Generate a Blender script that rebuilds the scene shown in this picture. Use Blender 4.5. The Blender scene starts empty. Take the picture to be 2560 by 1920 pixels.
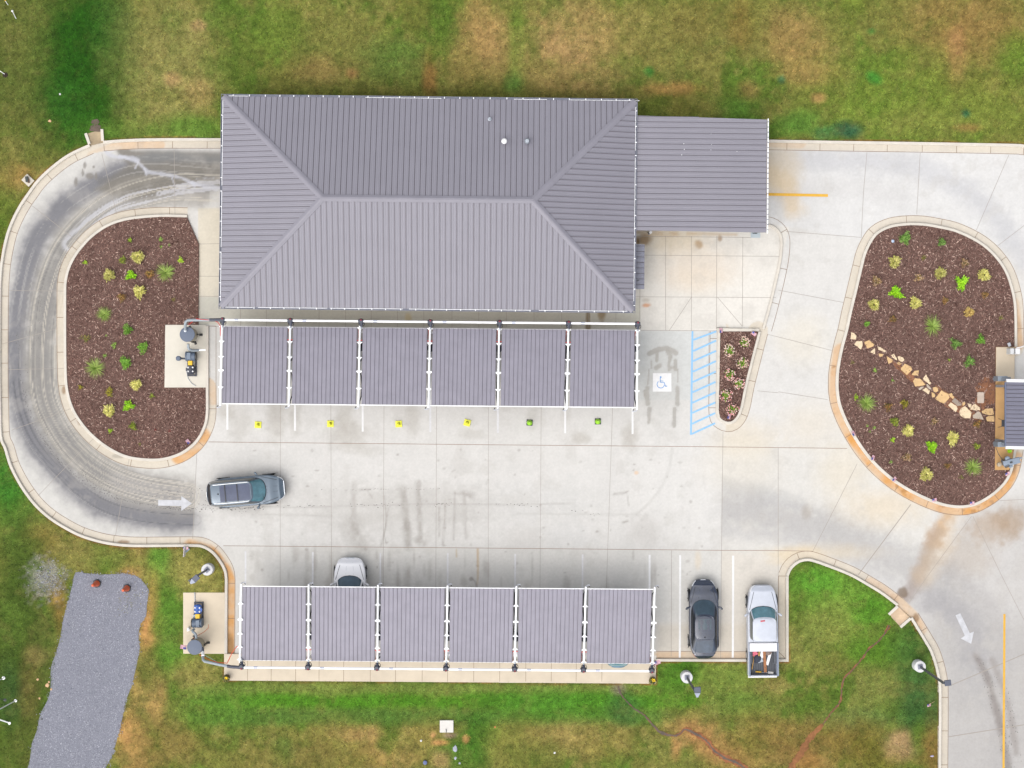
import bpy, bmesh, math, random
import numpy as np
from mathutils import Vector, Matrix

# ------------------------------------------------------------------ camera, world, sun, exposure
SC = bpy.context.scene
COL = SC.collection
CAM_H = 100.0
FPX = 4000.0
cam_d = bpy.data.cameras.new("camera")
cam_d.lens = 36.0 * FPX / 2560.0
cam_d.sensor_width = 36.0
cam_d.clip_start = 1.0
cam_d.clip_end = 2000.0
cam = bpy.data.objects.new("camera", cam_d)
COL.objects.link(cam)
cam.location = (0, 0, CAM_H)
SC.camera = cam

SUN_AZ = (-0.62, -0.78)       # horizontal direction towards the sun (image lower left)
SUN_EL = math.radians(61)
world = bpy.data.worlds.new("World")
SC.world = world
world.use_nodes = True
wn = world.node_tree
bg = wn.nodes["Background"]
sky = wn.nodes.new("ShaderNodeTexSky")
sky.sky_type = 'NISHITA'
sky.sun_disc = False
sky.sun_elevation = SUN_EL
sky.sun_rotation = math.atan2(SUN_AZ[0], SUN_AZ[1])
sky.air_density = 1.0
sky.dust_density = 4.0
sky.ozone_density = 0.6
hsv = wn.nodes.new("ShaderNodeHueSaturation")      # high overcast: the blue is veiled
hsv.inputs["Saturation"].default_value = 0.35
wn.links.new(sky.outputs[0], hsv.inputs["Color"])
wn.links.new(hsv.outputs[0], bg.inputs[0])
bg.inputs[1].default_value = 0.13
sun_d = bpy.data.lights.new("sun", 'SUN')
sun_d.energy = 1.5
sun_d.angle = math.radians(110)
sun_d.color = (1.0, 0.97, 0.92)
sun = bpy.data.objects.new("sun", sun_d)
COL.objects.link(sun)
_l = math.hypot(*SUN_AZ)
sd = Vector((SUN_AZ[0] / _l * math.cos(SUN_EL), SUN_AZ[1] / _l * math.cos(SUN_EL), math.sin(SUN_EL)))
sun.rotation_euler = sd.to_track_quat('Z', 'Y').to_euler()
sun.location = sd * 120
vs = SC.view_settings
vs.view_transform = 'Standard'
vs.look = 'None'
vs.exposure = 0.67
vs.gamma = 1.0
vs.use_curve_mapping = False

# ------------------------------------------------------------------ helpers
K = 1.62    # picture brightness of a horizontal surface divided by its albedo

def lin(c):
    c = c / 255.0
    return c / 12.92 if c <= 0.04045 else ((c + 0.055) / 1.055) ** 2.4

def C(r, g, b, k=None):
    k = K if k is None else k
    return tuple(min(0.86, lin(v) / k) for v in (r, g, b))

def W(px, py, z=0.0):
    s = (CAM_H - z) / FPX
    return ((px - 1280.0) * s, (960.0 - py) * s, z)

def W2(px, py, z=0.0):
    return W(px, py, z)[:2]

def nlin(arr):
    a = np.asarray(arr, float) / 255.0
    return np.where(a <= 0.04045, a / 12.92, ((a + 0.055) / 1.055) ** 2.4) / K

_mats = {}
def mat(name, col, rough=0.6, metal=0.0, var=0.0, scale=6.0, bump=0.0, coat=0.0, attr=None, spec=0.5, emit=None, stretch=None):
    """Principled material: base colour times soft noise, optional bump, optional colour attribute."""
    if name in _mats:
        return _mats[name]
    m = bpy.data.materials.new(name)
    m.use_nodes = True
    nt = m.node_tree
    p = nt.nodes["Principled BSDF"]
    p.inputs["Roughness"].default_value = rough
    p.inputs["Metallic"].default_value = metal
    p.inputs["Specular IOR Level"].default_value = spec
    if coat:
        p.inputs["Coat Weight"].default_value = coat
        p.inputs["Coat Roughness"].default_value = 0.05
    src = None
    if attr:
        a = nt.nodes.new("ShaderNodeAttribute")
        a.attribute_name = attr
        src = a.outputs["Color"]
    if var or bump:
        tc = nt.nodes.new("ShaderNodeTexCoord")
        vec = tc.outputs["Object"]
        if stretch:
            mp = nt.nodes.new("ShaderNodeMapping")
            mp.inputs["Scale"].default_value = stretch
            nt.links.new(vec, mp.inputs[0])
            vec = mp.outputs[0]
        nz = nt.nodes.new("ShaderNodeTexNoise")
        nz.inputs["Scale"].default_value = scale
        nz.inputs["Detail"].default_value = 5.0
        nz.inputs["Roughness"].default_value = 0.65
        nt.links.new(vec, nz.inputs["Vector"])
    if var:
        mr = nt.nodes.new("ShaderNodeMapRange")
        mr.inputs[1].default_value = 0.3
        mr.inputs[2].default_value = 0.7
        mr.inputs[3].default_value = 1.0 - var
        mr.inputs[4].default_value = 1.0 + var
        nt.links.new(nz.outputs[0], mr.inputs[0])
        mx = nt.nodes.new("ShaderNodeMix")
        mx.data_type = 'RGBA'
        mx.blend_type = 'MULTIPLY'
        mx.inputs[0].default_value = 1.0
        if src is None:
            mx.inputs[6].default_value = (*col, 1)
        else:
            nt.links.new(src, mx.inputs[6])
        cc = nt.nodes.new("ShaderNodeCombineColor")
        for i in range(3):
            nt.links.new(mr.outputs[0], cc.inputs[i])
        nt.links.new(cc.outputs[0], mx.inputs[7])
        nt.links.new(mx.outputs[2], p.inputs["Base Color"])
    elif src is not None:
        nt.links.new(src, p.inputs["Base Color"])
    else:
        p.inputs["Base Color"].default_value = (*col, 1)
    if bump:
        b = nt.nodes.new("ShaderNodeBump")
        b.inputs["Strength"].default_value = bump
        b.inputs["Distance"].default_value = 0.03
        nt.links.new(nz.outputs[0], b.inputs["Height"])
        nt.links.new(b.outputs[0], p.inputs["Normal"])
    m.diffuse_color = (*col, 1)
    _mats[name] = m
    return m

class MB:
    """Collects shapes and links them as ONE mesh object."""
    def __init__(s):
        s.v = []; s.f = []; s.mi = []; s.cur = 0
    def add(s, verts, faces):
        o = len(s.v)
        s.v += [tuple(v) for v in verts]
        for f in faces:
            s.f.append([o + i for i in f]); s.mi.append(s.cur)
        return s
    def box(s, c, d, rz=0.0, tilt=None):
        hx, hy, hz = d[0] / 2, d[1] / 2, d[2] / 2
        pts = [Vector((x, y, z)) for z in (-hz, hz) for y in (-hy, hy) for x in (-hx, hx)]
        M = Matrix.Rotation(rz, 4, 'Z')
        if tilt is not None:
            M = M @ Matrix.Rotation(tilt[1], 4, tilt[0])
        cv = Vector(c)
        return s.add([cv + (M @ p) for p in pts], [(0, 2, 3, 1), (4, 5, 7, 6), (0, 1, 5, 4), (2, 6, 7, 3), (0, 4, 6, 2), (1, 3, 7, 5)])
    def prism(s, poly, z0, z1, top=True, bottom=True, inset=0.0):
        n = len(poly)
        a = sum(poly[i][0] * poly[(i + 1) % n][1] - poly[(i + 1) % n][0] * poly[i][1] for i in range(n))
        if a < 0:
            poly = poly[::-1]
        z0f = z0 if callable(z0) else (lambda x, y: z0)
        z1f = z1 if callable(z1) else (lambda x, y: z1)
        v = [(x, y, z0f(x, y)) for x, y in poly]
        if inset:
            cx = sum(p[0] for p in poly) / n; cy = sum(p[1] for p in poly) / n
            v += [(x, y, z1f(x, y) - inset) for x, y in poly]
            v += [(x + (cx - x) / max(1e-6, math.hypot(cx - x, cy - y)) * inset, y + (cy - y) / max(1e-6, math.hypot(cx - x, cy - y)) * inset, z1f(x, y)) for x, y in poly]
            L = 3
        else:
            v += [(x, y, z1f(x, y)) for x, y in poly]
            L = 2
        f = []
        for k in range(L - 1):
            f += [(k * n + i, k * n + (i + 1) % n, (k + 1) * n + (i + 1) % n, (k + 1) * n + i) for i in range(n)]
        if top: f.append([(L - 1) * n + i for i in range(n)])
        if bottom: f.append(list(range(n))[::-1])
        return s.add(v, f)
    def tube(s, pts, r, seg=10, cap=True):
        pts = [Vector(p) for p in pts]
        rs = r if isinstance(r, (list, tuple)) else [r] * len(pts)
        v = []; f = []
        up = None
        for i, p in enumerate(pts):
            t = (pts[min(i + 1, len(pts) - 1)] - pts[max(i - 1, 0)]).normalized()
            if up is None:
                ref = Vector((0, 0, 1)) if abs(t.z) < 0.9 else Vector((1, 0, 0))
                up = (ref - t * ref.dot(t)).normalized()
            else:
                up = (up - t * up.dot(t)).normalized()
            sd_ = t.cross(up)
            for k in range(seg):
                a = 2 * math.pi * k / seg
                v.append(p + (up * math.cos(a) + sd_ * math.sin(a)) * rs[i])
        for i in range(len(pts) - 1):
            for k in range(seg):
                k2 = (k + 1) % seg
                f.append((i * seg + k, i * seg + k2, (i + 1) * seg + k2, (i + 1) * seg + k))
        if cap:
            f.append(list(range(seg))[::-1])
            f.append([(len(pts) - 1) * seg + k for k in range(seg)])
        return s.add(v, f)
    def lathe(s, c, prof, seg=28, cap=True):
        """prof: list of (radius, z) from bottom to top, about the vertical through c."""
        v = []; f = []
        for r, z in prof:
            for k in range(seg):
                a = 2 * math.pi * k / seg
                v.append((c[0] + r * math.cos(a), c[1] + r * math.sin(a), c[2] + z))
        for i in range(len(prof) - 1):
            for k in range(seg):
                k2 = (k + 1) % seg
                f.append((i * seg + k, i * seg + k2, (i + 1) * seg + k2, (i + 1) * seg + k))
        if cap:
            f.append(list(range(seg))[::-1])
            f.append([(len(prof) - 1) * seg + k for k in range(seg)])
        return s.add(v, f)
    def strip(s, pts, w, z):
        """flat ribbon along 2D world points; w number or list"""
        n = len(pts)
        v = []; f = []
        for i, p in enumerate(pts):
            a = pts[max(i - 1, 0)]; b = pts[min(i + 1, n - 1)]
            dx, dy = b[0] - a[0], b[1] - a[1]
            l = math.hypot(dx, dy) or 1
            ww = w[i] if isinstance(w, (list, tuple)) else w
            nx, ny = -dy / l * ww / 2, dx / l * ww / 2
            v += [(p[0] + nx, p[1] + ny, z), (p[0] - nx, p[1] - ny, z)]
        for i in range(n - 1):
            f.append((2 * i, 2 * i + 1, 2 * i + 3, 2 * i + 2))
        return s.add(v, f)
    def build(s, name, m, parent=None, origin=None, smooth=False, bevel=0.0, colors=None):
        me = bpy.data.meshes.new(name)
        if origin is not None:
            ox, oy, oz = origin
            s.v = [(x - ox, y - oy, z - oz) for x, y, z in s.v]
        me.from_pydata(s.v, [], s.f)
        for mm in (m if isinstance(m, (list, tuple)) else [m]):
            me.materials.append(mm)
        if isinstance(m, (list, tuple)):
            me.polygons.foreach_set("material_index", s.mi)
        if smooth:
            me.shade_smooth()
            try: me.set_sharp_from_angle(angle=math.radians(38))
            except Exception: pass
        me.update()
        o = bpy.data.objects.new(name, me)
        COL.objects.link(o)
        if parent is not None:
            o.parent = parent
        if bevel:
            b = o.modifiers.new("bevel", 'BEVEL'); b.width = bevel; b.segments = 2; b.limit_method = 'ANGLE'
        return o

def np_mesh(name, verts, faces, m, attr=None, parent=None, smooth=False, nper=4, facecol=None):
    """numpy mesh; faces (M,nper); attr: (N,3) linear point colours"""
    me = bpy.data.meshes.new(name)
    n = len(verts); k = len(faces)
    me.vertices.add(n)
    me.vertices.foreach_set("co", np.ascontiguousarray(verts, np.float32).ravel())
    me.loops.add(k * nper)
    me.loops.foreach_set("vertex_index", np.ascontiguousarray(faces, np.int32).ravel())
    me.polygons.add(k)
    me.polygons.foreach_set("loop_start", np.arange(0, k * nper, nper, dtype=np.int32))
    try: me.polygons.foreach_set("loop_total", np.full(k, nper, np.int32))
    except Exception: pass
    if attr is not None:
        ca = me.attributes.new("Col", 'FLOAT_COLOR', 'POINT')
        buf = np.ones((n, 4), np.float32); buf[:, :3] = attr
        ca.data.foreach_set("color", buf.ravel())
    me.materials.append(m)
    me.update(calc_edges=True)
    me.validate()
    if smooth: me.shade_smooth()
    o = bpy.data.objects.new(name, me)
    COL.objects.link(o)
    if parent is not None: o.parent = parent
    return o

def tag(o, label=None, cat=None, group=None, kind=None):
    if label: o["label"] = label
    if cat: o["category"] = cat
    if group: o["group"] = group
    if kind: o["kind"] = kind
    return o

def thing(name, loc, label, cat, group=None, rz=0.0):
    o = bpy.data.objects.new(name, None)
    o.empty_display_size = 0.3
    COL.objects.link(o)
    o.location = loc
    o.rotation_euler = (0, 0, rz)
    return tag(o, label, cat, group)

def struct(o):
    o["kind"] = "structure"
    return o

def copy_tree(o, parent=None):
    c = o.copy()
    COL.objects.link(c)
    c.parent = parent
    for ch in [x for x in bpy.data.objects if x.parent == o]:
        copy_tree(ch, c)
    return c

def curve(pts, step=6.0, closed=False):
    """Catmull-Rom through the points, about `step` between samples (same unit as pts)"""
    P = [np.array(p, float) for p in pts]
    out = []
    n = len(P)
    rng = range(n if closed else n - 1)
    for i in rng:
        p1 = P[i]; p2 = P[(i + 1) % n]
        p0 = P[i - 1] if (i > 0 or closed) else 2 * p1 - p2
        p3 = P[(i + 2) % n] if (i + 2 < n or closed) else 2 * p2 - p1
        k = max(1, int(np.linalg.norm(p2 - p1) / step))
        for j in range(k):
            t = j / k
            q = 0.5 * ((2 * p1) + (p2 - p0) * t + (2 * p0 - 5 * p1 + 4 * p2 - p3) * t * t + (3 * p1 - p0 - 3 * p2 + p3) * t ** 3)
            out.append((float(q[0]), float(q[1])))
    if not closed: out.append((float(P[-1][0]), float(P[-1][1])))
    return out

def offset(pts, d, closed=False):
    """shift a polyline sideways (left of travel = positive, in whatever axes pts use)"""
    n = len(pts); out = []
    for i in range(n):
        a = pts[i - 1] if (i > 0 or closed) else pts[i]
        b = pts[(i + 1) % n] if (i < n - 1 or closed) else pts[i]
        p = pts[i]
        def nrm(u, v):
            dx, dy = v[0] - u[0], v[1] - u[1]; l = math.hypot(dx, dy)
            return None if l < 1e-9 else (-dy / l, dx / l)
        n1 = nrm(a, p); n2 = nrm(p, b)
        if n1 is None: n1 = n2
        if n2 is None: n2 = n1
        mx, my = n1[0] + n2[0], n1[1] + n2[1]
        l = math.hypot(mx, my) or 1
        mx, my = mx / l, my / l
        sc = 1.0 / max(0.5, mx * n1[0] + my * n1[1])
        out.append((p[0] + mx * d * sc, p[1] + my * d * sc))
    return out

def seg_dist(X, Y, path, closed=False):
    P = np.asarray(path, float)
    if closed: P = np.vstack([P, P[:1]])
    D = np.full(X.shape, 1e9)
    for i in range(len(P) - 1):
        ax, ay = P[i]; bx, by = P[i + 1]
        dx, dy = bx - ax, by - ay
        L = dx * dx + dy * dy
        if L < 1e-12: continue
        t = np.clip(((X - ax) * dx + (Y - ay) * dy) / L, 0, 1)
        np.minimum(D, (X - ax - t * dx) ** 2 + (Y - ay - t * dy) ** 2, out=D)
    return np.sqrt(D)

def inside(X, Y, poly):
    r = np.zeros(X.shape, bool)
    n = len(poly)
    for i in range(n):
        x1, y1 = poly[i]; x2, y2 = poly[(i + 1) % n]
        if y1 == y2: continue
        c = ((y1 > Y) != (y2 > Y)) & (X < (x2 - x1) * (Y - y1) / (y2 - y1) + x1)
        r ^= c
    return r

def sdf(X, Y, poly):
    d = seg_dist(X, Y, poly, True)
    return np.where(inside(X, Y, poly), -d, d)

def ss(a, b, x):
    t = np.clip((x - a) / (b - a), 0, 1)
    return t * t * (3 - 2 * t)

def vnoise(X, Y, scale, seed, octaves=3):
    """value noise, about 0..1; X, Y in photo pixels"""
    rs = np.random.RandomState(seed)
    tot = 0; amp = 1.0; s = 0
    for o in range(octaves):
        L = rs.rand(256, 256)
        u = X / scale + 100.3 * (o + 1); v = Y / scale + 57.7 * (o + 1)
        i = np.floor(u).astype(int); j = np.floor(v).astype(int)
        a = u - i; b = v - j
        a = a * a * (3 - 2 * a); b = b * b * (3 - 2 * b)
        i0 = i % 256; i1 = (i + 1) % 256; j0 = j % 256; j1 = (j + 1) % 256
        tot = tot + amp * (L[i0, j0] * (1 - a) * (1 - b) + L[i1, j0] * a * (1 - b) + L[i0, j1] * (1 - a) * b + L[i1, j1] * a * b)
        s += amp; amp *= 0.55; scale /= 2.1
    return tot / s

rnd = random.Random(7)
RS = np.random.RandomState(11)

# common materials
M_white = mat("white_paint", C(250, 250, 252), 0.35, var=0.03, scale=3)
M_whitem = mat("white_steel", (0.80, 0.81, 0.83), 0.35, var=0.03, scale=3)
M_black = mat("black_plastic", (0.012, 0.013, 0.015), 0.45, var=0.2, scale=12)
M_rubber = mat("black_rubber", (0.015, 0.015, 0.016), 0.7, var=0.2, scale=20)
M_red = mat("red_plastic", (0.55, 0.03, 0.03), 0.45)
M_galv = mat("galvanised_steel", (0.30, 0.33, 0.37), 0.4, 0.35, var=0.12, scale=8)
M_grey = mat("grey_paint", (0.14, 0.155, 0.18), 0.5, var=0.1, scale=5)
M_dgrey = mat("dark_grey_paint", (0.05, 0.055, 0.062), 0.5, var=0.15, scale=6)
M_conc = mat("concrete_light", C(226, 218, 204), 0.85, var=0.07, scale=2.2, bump=0.15)
M_conct = mat("concrete_tan", C(226, 206, 176), 0.85, var=0.09, scale=1.2, bump=0.15)
M_kerb = mat("concrete_kerb", C(228, 221, 209), 0.85, var=0.09, scale=1.6, bump=0.15)
M_joint = mat("joint_dark", C(150, 128, 110), 0.95)
# ------------------------------------------------------------------ outlines, in photo pixels (the camera looks straight down)
OUT_A = curve([(1926, 350), (1750, 348), (1500, 346), (1200, 346), (900, 346), (700, 346), (555, 346.3), (405, 346.3), (318, 348.6), (259, 353)])
OUT_A2 = curve([(224, 361), (173.6, 384.8), (133, 413.7), (95.5, 448.5), (71.7, 480), (52, 509), (34.7, 540.8), (20.3, 575.5), (11.6, 607), (4.3, 645), (0, 680), (-3, 740), (-4, 900), (-3, 1000), (0, 1090), (11.6, 1122), (23, 1160), (37.6, 1191.5), (57.9, 1226), (86.8, 1263.8), (121.5, 1295.6), (162, 1321.7), (202.5, 1342), (248.8, 1356.4), (289, 1363.6), (332.7, 1367), (405, 1367), (477.4, 1366.5), (506, 1369), (529.5, 1382.4), (546.8, 1402.7), (558.4, 1423), (562.7, 1442), (563, 1480), (562, 1633)])
OUT_B = [(561, 1700.5), (1638.8, 1708.5), (1640, 1652.8)]
OUT_C = [(1640, 1652.8), (1868.8, 1653.5), (1970.6, 1653.5), (1970.6, 1440)]
OUT_D = curve([(1970.6, 1440), (1976.4, 1426), (1986.5, 1414), (2001, 1405), (2018, 1402), (2035.7, 1405.6), (2076, 1420), (2125, 1440), (2168.8, 1464.6), (2203.5, 1486), (2241, 1514.6)])
OUT_E = curve([(2274.4, 1545.6), (2293, 1576), (2310.6, 1605), (2325, 1631), (2336.6, 1665.7), (2343.9, 1700), (2346, 1729), (2346, 1816), (2345, 1920), (2345, 2100)])
OUT_F = [(2345, 2300), (2850, 2300), (2850, 420)]
OUT_G = curve([(2850, 420), (2800, 395), (2700, 378), (2620, 366), (2560, 362.5), (2524.7, 360.2), (2300, 356), (2100, 353), (1926, 350)])
PAVE = OUT_A + OUT_A2 + OUT_B + OUT_C[1:] + OUT_D[1:] + OUT_E + OUT_F + OUT_G[:-1]

BED_L_CURVE = curve([(468.7, 544), (405, 542.8), (347, 547), (303.8, 554.6), (266, 569.7), (231.5, 594.3), (208.3, 618.9), (191, 642), (176.5, 671), (168.5, 702.8), (167, 740.4), (167, 856), (167.8, 914), (169.5, 955), (175, 989), (187, 1023.6), (209, 1058.4), (237, 1089), (272, 1116), (312.5, 1136.5), (355.9, 1145), (405, 1145), (451.4, 1130.7), (486, 1104.7), (506, 1072.8), (515, 1038), (515.6, 968.7)])
BED_L = BED_L_CURVE + [(412.3, 968.7), (414.3, 812.2), (496.5, 812.7), (497, 740), (497.6, 610)]
BED_R_CURVE = curve([(2535, 867), (2534.5, 798), (2532, 755), (2524.7, 720), (2513, 685.4), (2495.8, 656.5), (2469.7, 627.6), (2437.9, 604.4), (2388.7, 581.3), (2339.5, 569.7), (2304.8, 564.5), (2267, 564), (2226.7, 569.7), (2194.9, 585), (2177.5, 607), (2164, 636), (2155.8, 668), (2139.9, 734.6), (2128, 783.8), (2119.6, 824), (2108, 867.7), (2100.8, 902), (2096.5, 931), (2095.2, 960), (2096.5, 983), (2102, 1012), (2116.7, 1049.7), (2137, 1087), (2160, 1122), (2189, 1156.7), (2223.8, 1188.6), (2261, 1214.6), (2304.8, 1237.8), (2348, 1255), (2382.9, 1262.4), (2411.8, 1262.4), (2440.8, 1255), (2475.5, 1234.9), (2501.5, 1211.7), (2516, 1191.5), (2526, 1165), (2534, 1120)])
BED_R = BED_R_CURVE + [(2535, 1118), (2535, 900)]
ISLAND_CURVE = curve([(1895.4, 828.6), (1880, 888), (1862, 960), (1850.5, 1016), (1840, 1042), (1825, 1054), (1807, 1050), (1797, 1032), (1797.5, 960), (1800, 828)])
ISLAND = ISLAND_CURVE
PAD_R = [(2486, 1174.7), (2488.5, 867.4), (2535, 867.4), (2534, 1118), (2526, 1165), (2521, 1174.7)]
PAD_L = [(412.3, 968.7), (414.3, 812.2), (516, 812.7), (515.6, 968.7)]
PAD_LOW = [(458.7, 1481), (562.5, 1481), (562.5, 1634), (458.7, 1633.5)]
GRAVEL = [(186, 1440), (190, 1430), (250, 1436), (320, 1434), (350, 1445), (366, 1462), (373, 1475), (368, 1510), (366, 1540), (352, 1560), (347, 1590), (350, 1620), (345, 1650), (336, 1690), (328, 1720), (314, 1755), (308, 1790), (298, 1830), (290, 1860), (280, 1890), (262, 1930), (255, 2000), (40, 2000), (62, 1940), (76, 1900), (80, 1860), (92, 1830), (102, 1785), (122, 1745), (128, 1710), (128, 1670), (142, 1630), (152, 1590), (160, 1545), (172, 1500), (182, 1460)]
GRAVEL = curve(GRAVEL, 14, True)
PAVE_W = [W2(*p) for p in PAVE]

def grid(x0, x1, y0, y1, step):
    """grid in photo pixels at ground level"""
    nx = int((x1 - x0) / step) + 1; ny = int((y1 - y0) / step) + 1
    gx = np.linspace(x0, x1, nx); gy = np.linspace(y0, y1, ny)
    X, Y = np.meshgrid(gx, gy)
    return X, Y, nx, ny

def grid_faces(nx, ny):
    i = np.arange(nx - 1); j = np.arange(ny - 1)
    I, J = np.meshgrid(i, j)
    a = (J * nx + I).ravel()
    return np.stack([a + nx, a + nx + 1, a + 1, a], 1)     # photo y runs down, so this winds upward

def ell(X, Y, cx, cy, rx, ry, rot=0.0, soft=0.5, n=None, amt=0.5):
    c, s = math.cos(rot), math.sin(rot)
    u = ((X - cx) * c + (Y - cy) * s) / rx; v = (-(X - cx) * s + (Y - cy) * c) / ry
    d = np.sqrt(u * u + v * v)
    if n is not None: d = d + (n - 0.5) * amt * 2
    return 1 - ss(1 - soft, 1 + soft, d)

# ------------------------------------------------------------------ grass ground
X, Y, nx, ny = grid(-260, 2820, -260, 2180, 4.6)
n1 = vnoise(X, Y, 160, 1, 4); n2 = vnoise(X, Y, 45, 2, 3); n3 = vnoise(X, Y, 16, 3, 2); nf = vnoise(X, Y, 9, 9, 2)
nbig = vnoise(X, Y, 420, 4, 2); n5 = vnoise(X, Y, 30, 14, 3); n6 = vnoise(X, Y, 70, 15, 3)
lerp = lambda a, c, m: a + (nlin(c) - a) * m[..., None]
base = np.zeros(X.shape + (3,)) + nlin((117, 119, 52))
base = lerp(base, (88, 114, 36), ss(0.44, 0.62, n1 * 0.6 + n2 * 0.4))
base = lerp(base, (150, 134, 74), ss(0.55, 0.72, n6 * 0.7 + n3 * 0.3) * 0.45)
def gp(cx, cy, rx, ry, c, a=0.9, soft=0.5, amt=0.45, rot=0.0):
    global base
    if c[0] > c[1] * 1.1: a *= .85; soft = min(.95, soft + .25)
    else: soft = min(.9, soft + .12)
    base = lerp(base, c, a * ell(X, Y, cx, cy, rx, ry, rot, soft, n2 * 0.6 + n5 * 0.4, amt))
# upper lawn
gp(60, 150, 170, 240, (90, 100, 42), 0.85)
gp(222, 165, 112, 225, (38, 82, 14), 1.0, 0.35, 0.3)
gp(290, 60, 55, 90, (58, 94, 30), 0.7)
gp(150, 250, 60, 60, (44, 90, 22), 0.8)
gp(235, 330, 70, 40, (54, 104, 24), 0.75)
gp(420, 170, 130, 160, (134, 130, 70), 0.7)
gp(500, 230, 40, 30, (186, 148, 96), 0.5); gp(430, 200, 20, 16, (190, 148, 100), 0.6); gp(497, 65, 18, 12, (190, 146, 104), 0.6)
gp(480, 320, 90, 30, (88, 132, 40), 0.75); gp(330, 325, 90, 26, (96, 124, 44), 0.6)
gp(590, 130, 60, 120, (88, 108, 36), 0.6)
gp(700, 70, 70, 70, (96, 124, 38), 0.7)
gp(860, 120, 110, 90, (122, 122, 58), 0.6); gp(800, 175, 60, 30, (166, 130, 78), 0.5); gp(880, 185, 14, 12, (190, 128, 84), 0.5)
gp(990, 150, 70, 60, (92, 120, 48), 0.7)
gp(1075, 200, 16, 60, (150, 98, 54), 0.7)
gp(1035, 30, 40, 60, (112, 106, 48), 0.6)
gp(1190, 70, 40, 70, (180, 138, 86), 0.6, 0.7, 0.7); gp(1235, 120, 34, 60, (184, 142, 90), 0.6, 0.7, 0.7); gp(1160, 150, 50, 60, (150, 126, 70), 0.7)
gp(1295, 110, 20, 130, (112, 134, 48), 0.8, 0.5, 0.3); gp(1284, 215, 22, 30, (70, 124, 42), 0.8)
gp(1420, 60, 90, 70, (170, 136, 86), 0.55, 0.8, 0.8); gp(1440, 160, 110, 90, (178, 142, 90), 0.6, 0.8, 0.8); gp(1400, 120, 60, 30, (190, 150, 100), 0.4, 0.8, 0.8)
gp(1440, 230, 90, 24, (150, 124, 72), 0.6)
gp(1680, 120, 130, 90, (128, 122, 60), 0.7); gp(1750, 60, 80, 60, (118, 110, 52), 0.7); gp(1622, 180, 13, 12, (66, 134, 48), 0.9)
gp(1680, 225, 60, 18, (184, 124, 74), 0.6); gp(1850, 60, 30, 60, (128, 94, 46), 0.5); gp(1870, 230, 24, 24, (170, 116, 78), 0.5)
gp(1640, 270, 50, 24, (90, 112, 36), 0.7); gp(1830, 270, 60, 30, (86, 126, 42), 0.7); gp(1720, 270, 70, 24, (138, 118, 58), 0.6)
gp(1970, 80, 60, 60, (162, 126, 76), 0.6); gp(2010, 140, 60, 60, (158, 124, 72), 0.6); gp(2040, 190, 70, 24, (174, 132, 80), 0.6)
gp(2380, 110, 110, 170, (146, 118, 64), 0.65, 0.7); gp(2450, 60, 120, 70, (142, 108, 60), 0.6); gp(2390, 150, 22, 70, (178, 124, 82), 0.6)
gp(2130, 20, 30, 60, (98, 118, 36), 0.7); gp(2540, 150, 50, 60, (96, 124, 36), 0.8)
gp(2230, 250, 200, 110, (108, 130, 42), 0.75); gp(2480, 290, 100, 60, (112, 128, 46), .7); gp(2300, 310, 110, 40, (126, 132, 56), 0.6)
gp(2000, 310, 60, 30, (82, 134, 44), 0.7, 0.6); gp(2118, 326, 38, 22, (44, 92, 62), 0.9, 0.4); gp(2064, 334, 30, 18, (58, 116, 62), 0.7)
gp(2184, 195, 22, 14, (62, 128, 40), 0.9, 0.4, 0.3, 0.6); gp(2178, 78, 11, 9, (58, 116, 42), 0.9); gp(2413, 284, 12, 10, (44, 98, 62), 0.9); gp(1953, 200, 9, 9, (70, 108, 66), 0.9)
gp(2046, 245, 16, 12, (198, 146, 92), 0.7, 0.5, 0.6); gp(2420, 320, 30, 10, (176, 124, 76), 0.5)
gp(1180, 240, 700, 16, (88, 92, 34), 0.55, 0.6, 0.25)  # building's soft shadow painted in as a band of darker grass
# left verge and lower left
gp(10, 560, 40, 120, (84, 110, 30), 0.6); gp(40, 440, 40, 30, (176, 126, 70), 0.6); gp(18, 420, 30, 60, (120, 116, 54), 0.6)
gp(20, 1200, 50, 90, (58, 122, 34), 0.85); gp(70, 1320, 80, 60, (74, 112, 36), 0.7)
gp(105, 1350, 45, 45, (158, 124, 66), 0.7); gp(180, 1390, 80, 30, (138, 128, 66), 0.7); gp(60, 1420, 50, 90, (70, 92, 32), 0.8)
gp(140, 1495, 22, 40, (186, 134, 76), 0.85, 0.5, 0.4); gp(150, 1540, 14, 40, (172, 116, 64), 0.7)
gp(335, 1425, 26, 45, (182, 130, 78), 0.8, 0.5, 0.5, 0.3); gp(400, 1430, 60, 40, (122, 130, 58), 0.6); gp(300, 1400, 100, 20, (110, 126, 50), 0.6)
gp(400, 1400, 24, 40, (88, 146, 42), 0.7); gp(480, 1440, 60, 50, (154, 146, 74), 0.7)
gp(60, 1640, 110, 280, (68, 90, 28), 0.85); gp(40, 1640, 70, 160, (66, 86, 28), 0.7); gp(30, 1560, 40, 60, (82, 106, 36), 0.7); gp(25, 1740, 30, 80, (58, 88, 40), 0.7); gp(90, 1640, 30, 24, (130, 120, 66), 0.7)
gp(75, 1720, 24, 90, (128, 104, 58), 0.45); gp(60, 1870, 60, 60, (84, 94, 36), 0.7)
gp(375, 1580, 26, 85, (204, 146, 86), 0.95, 0.4, 0.35); gp(385, 1490, 16, 60, (168, 142, 70), 0.7); gp(345, 1690, 20, 70, (186, 140, 84), 0.7); gp(390, 1740, 24, 60, (184, 140, 84), 0.75)
gp(420, 1560, 36, 110, (86, 130, 38), 0.8, 0.4); gp(430, 1640, 50, 30, (84, 136, 34), 0.8)
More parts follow.
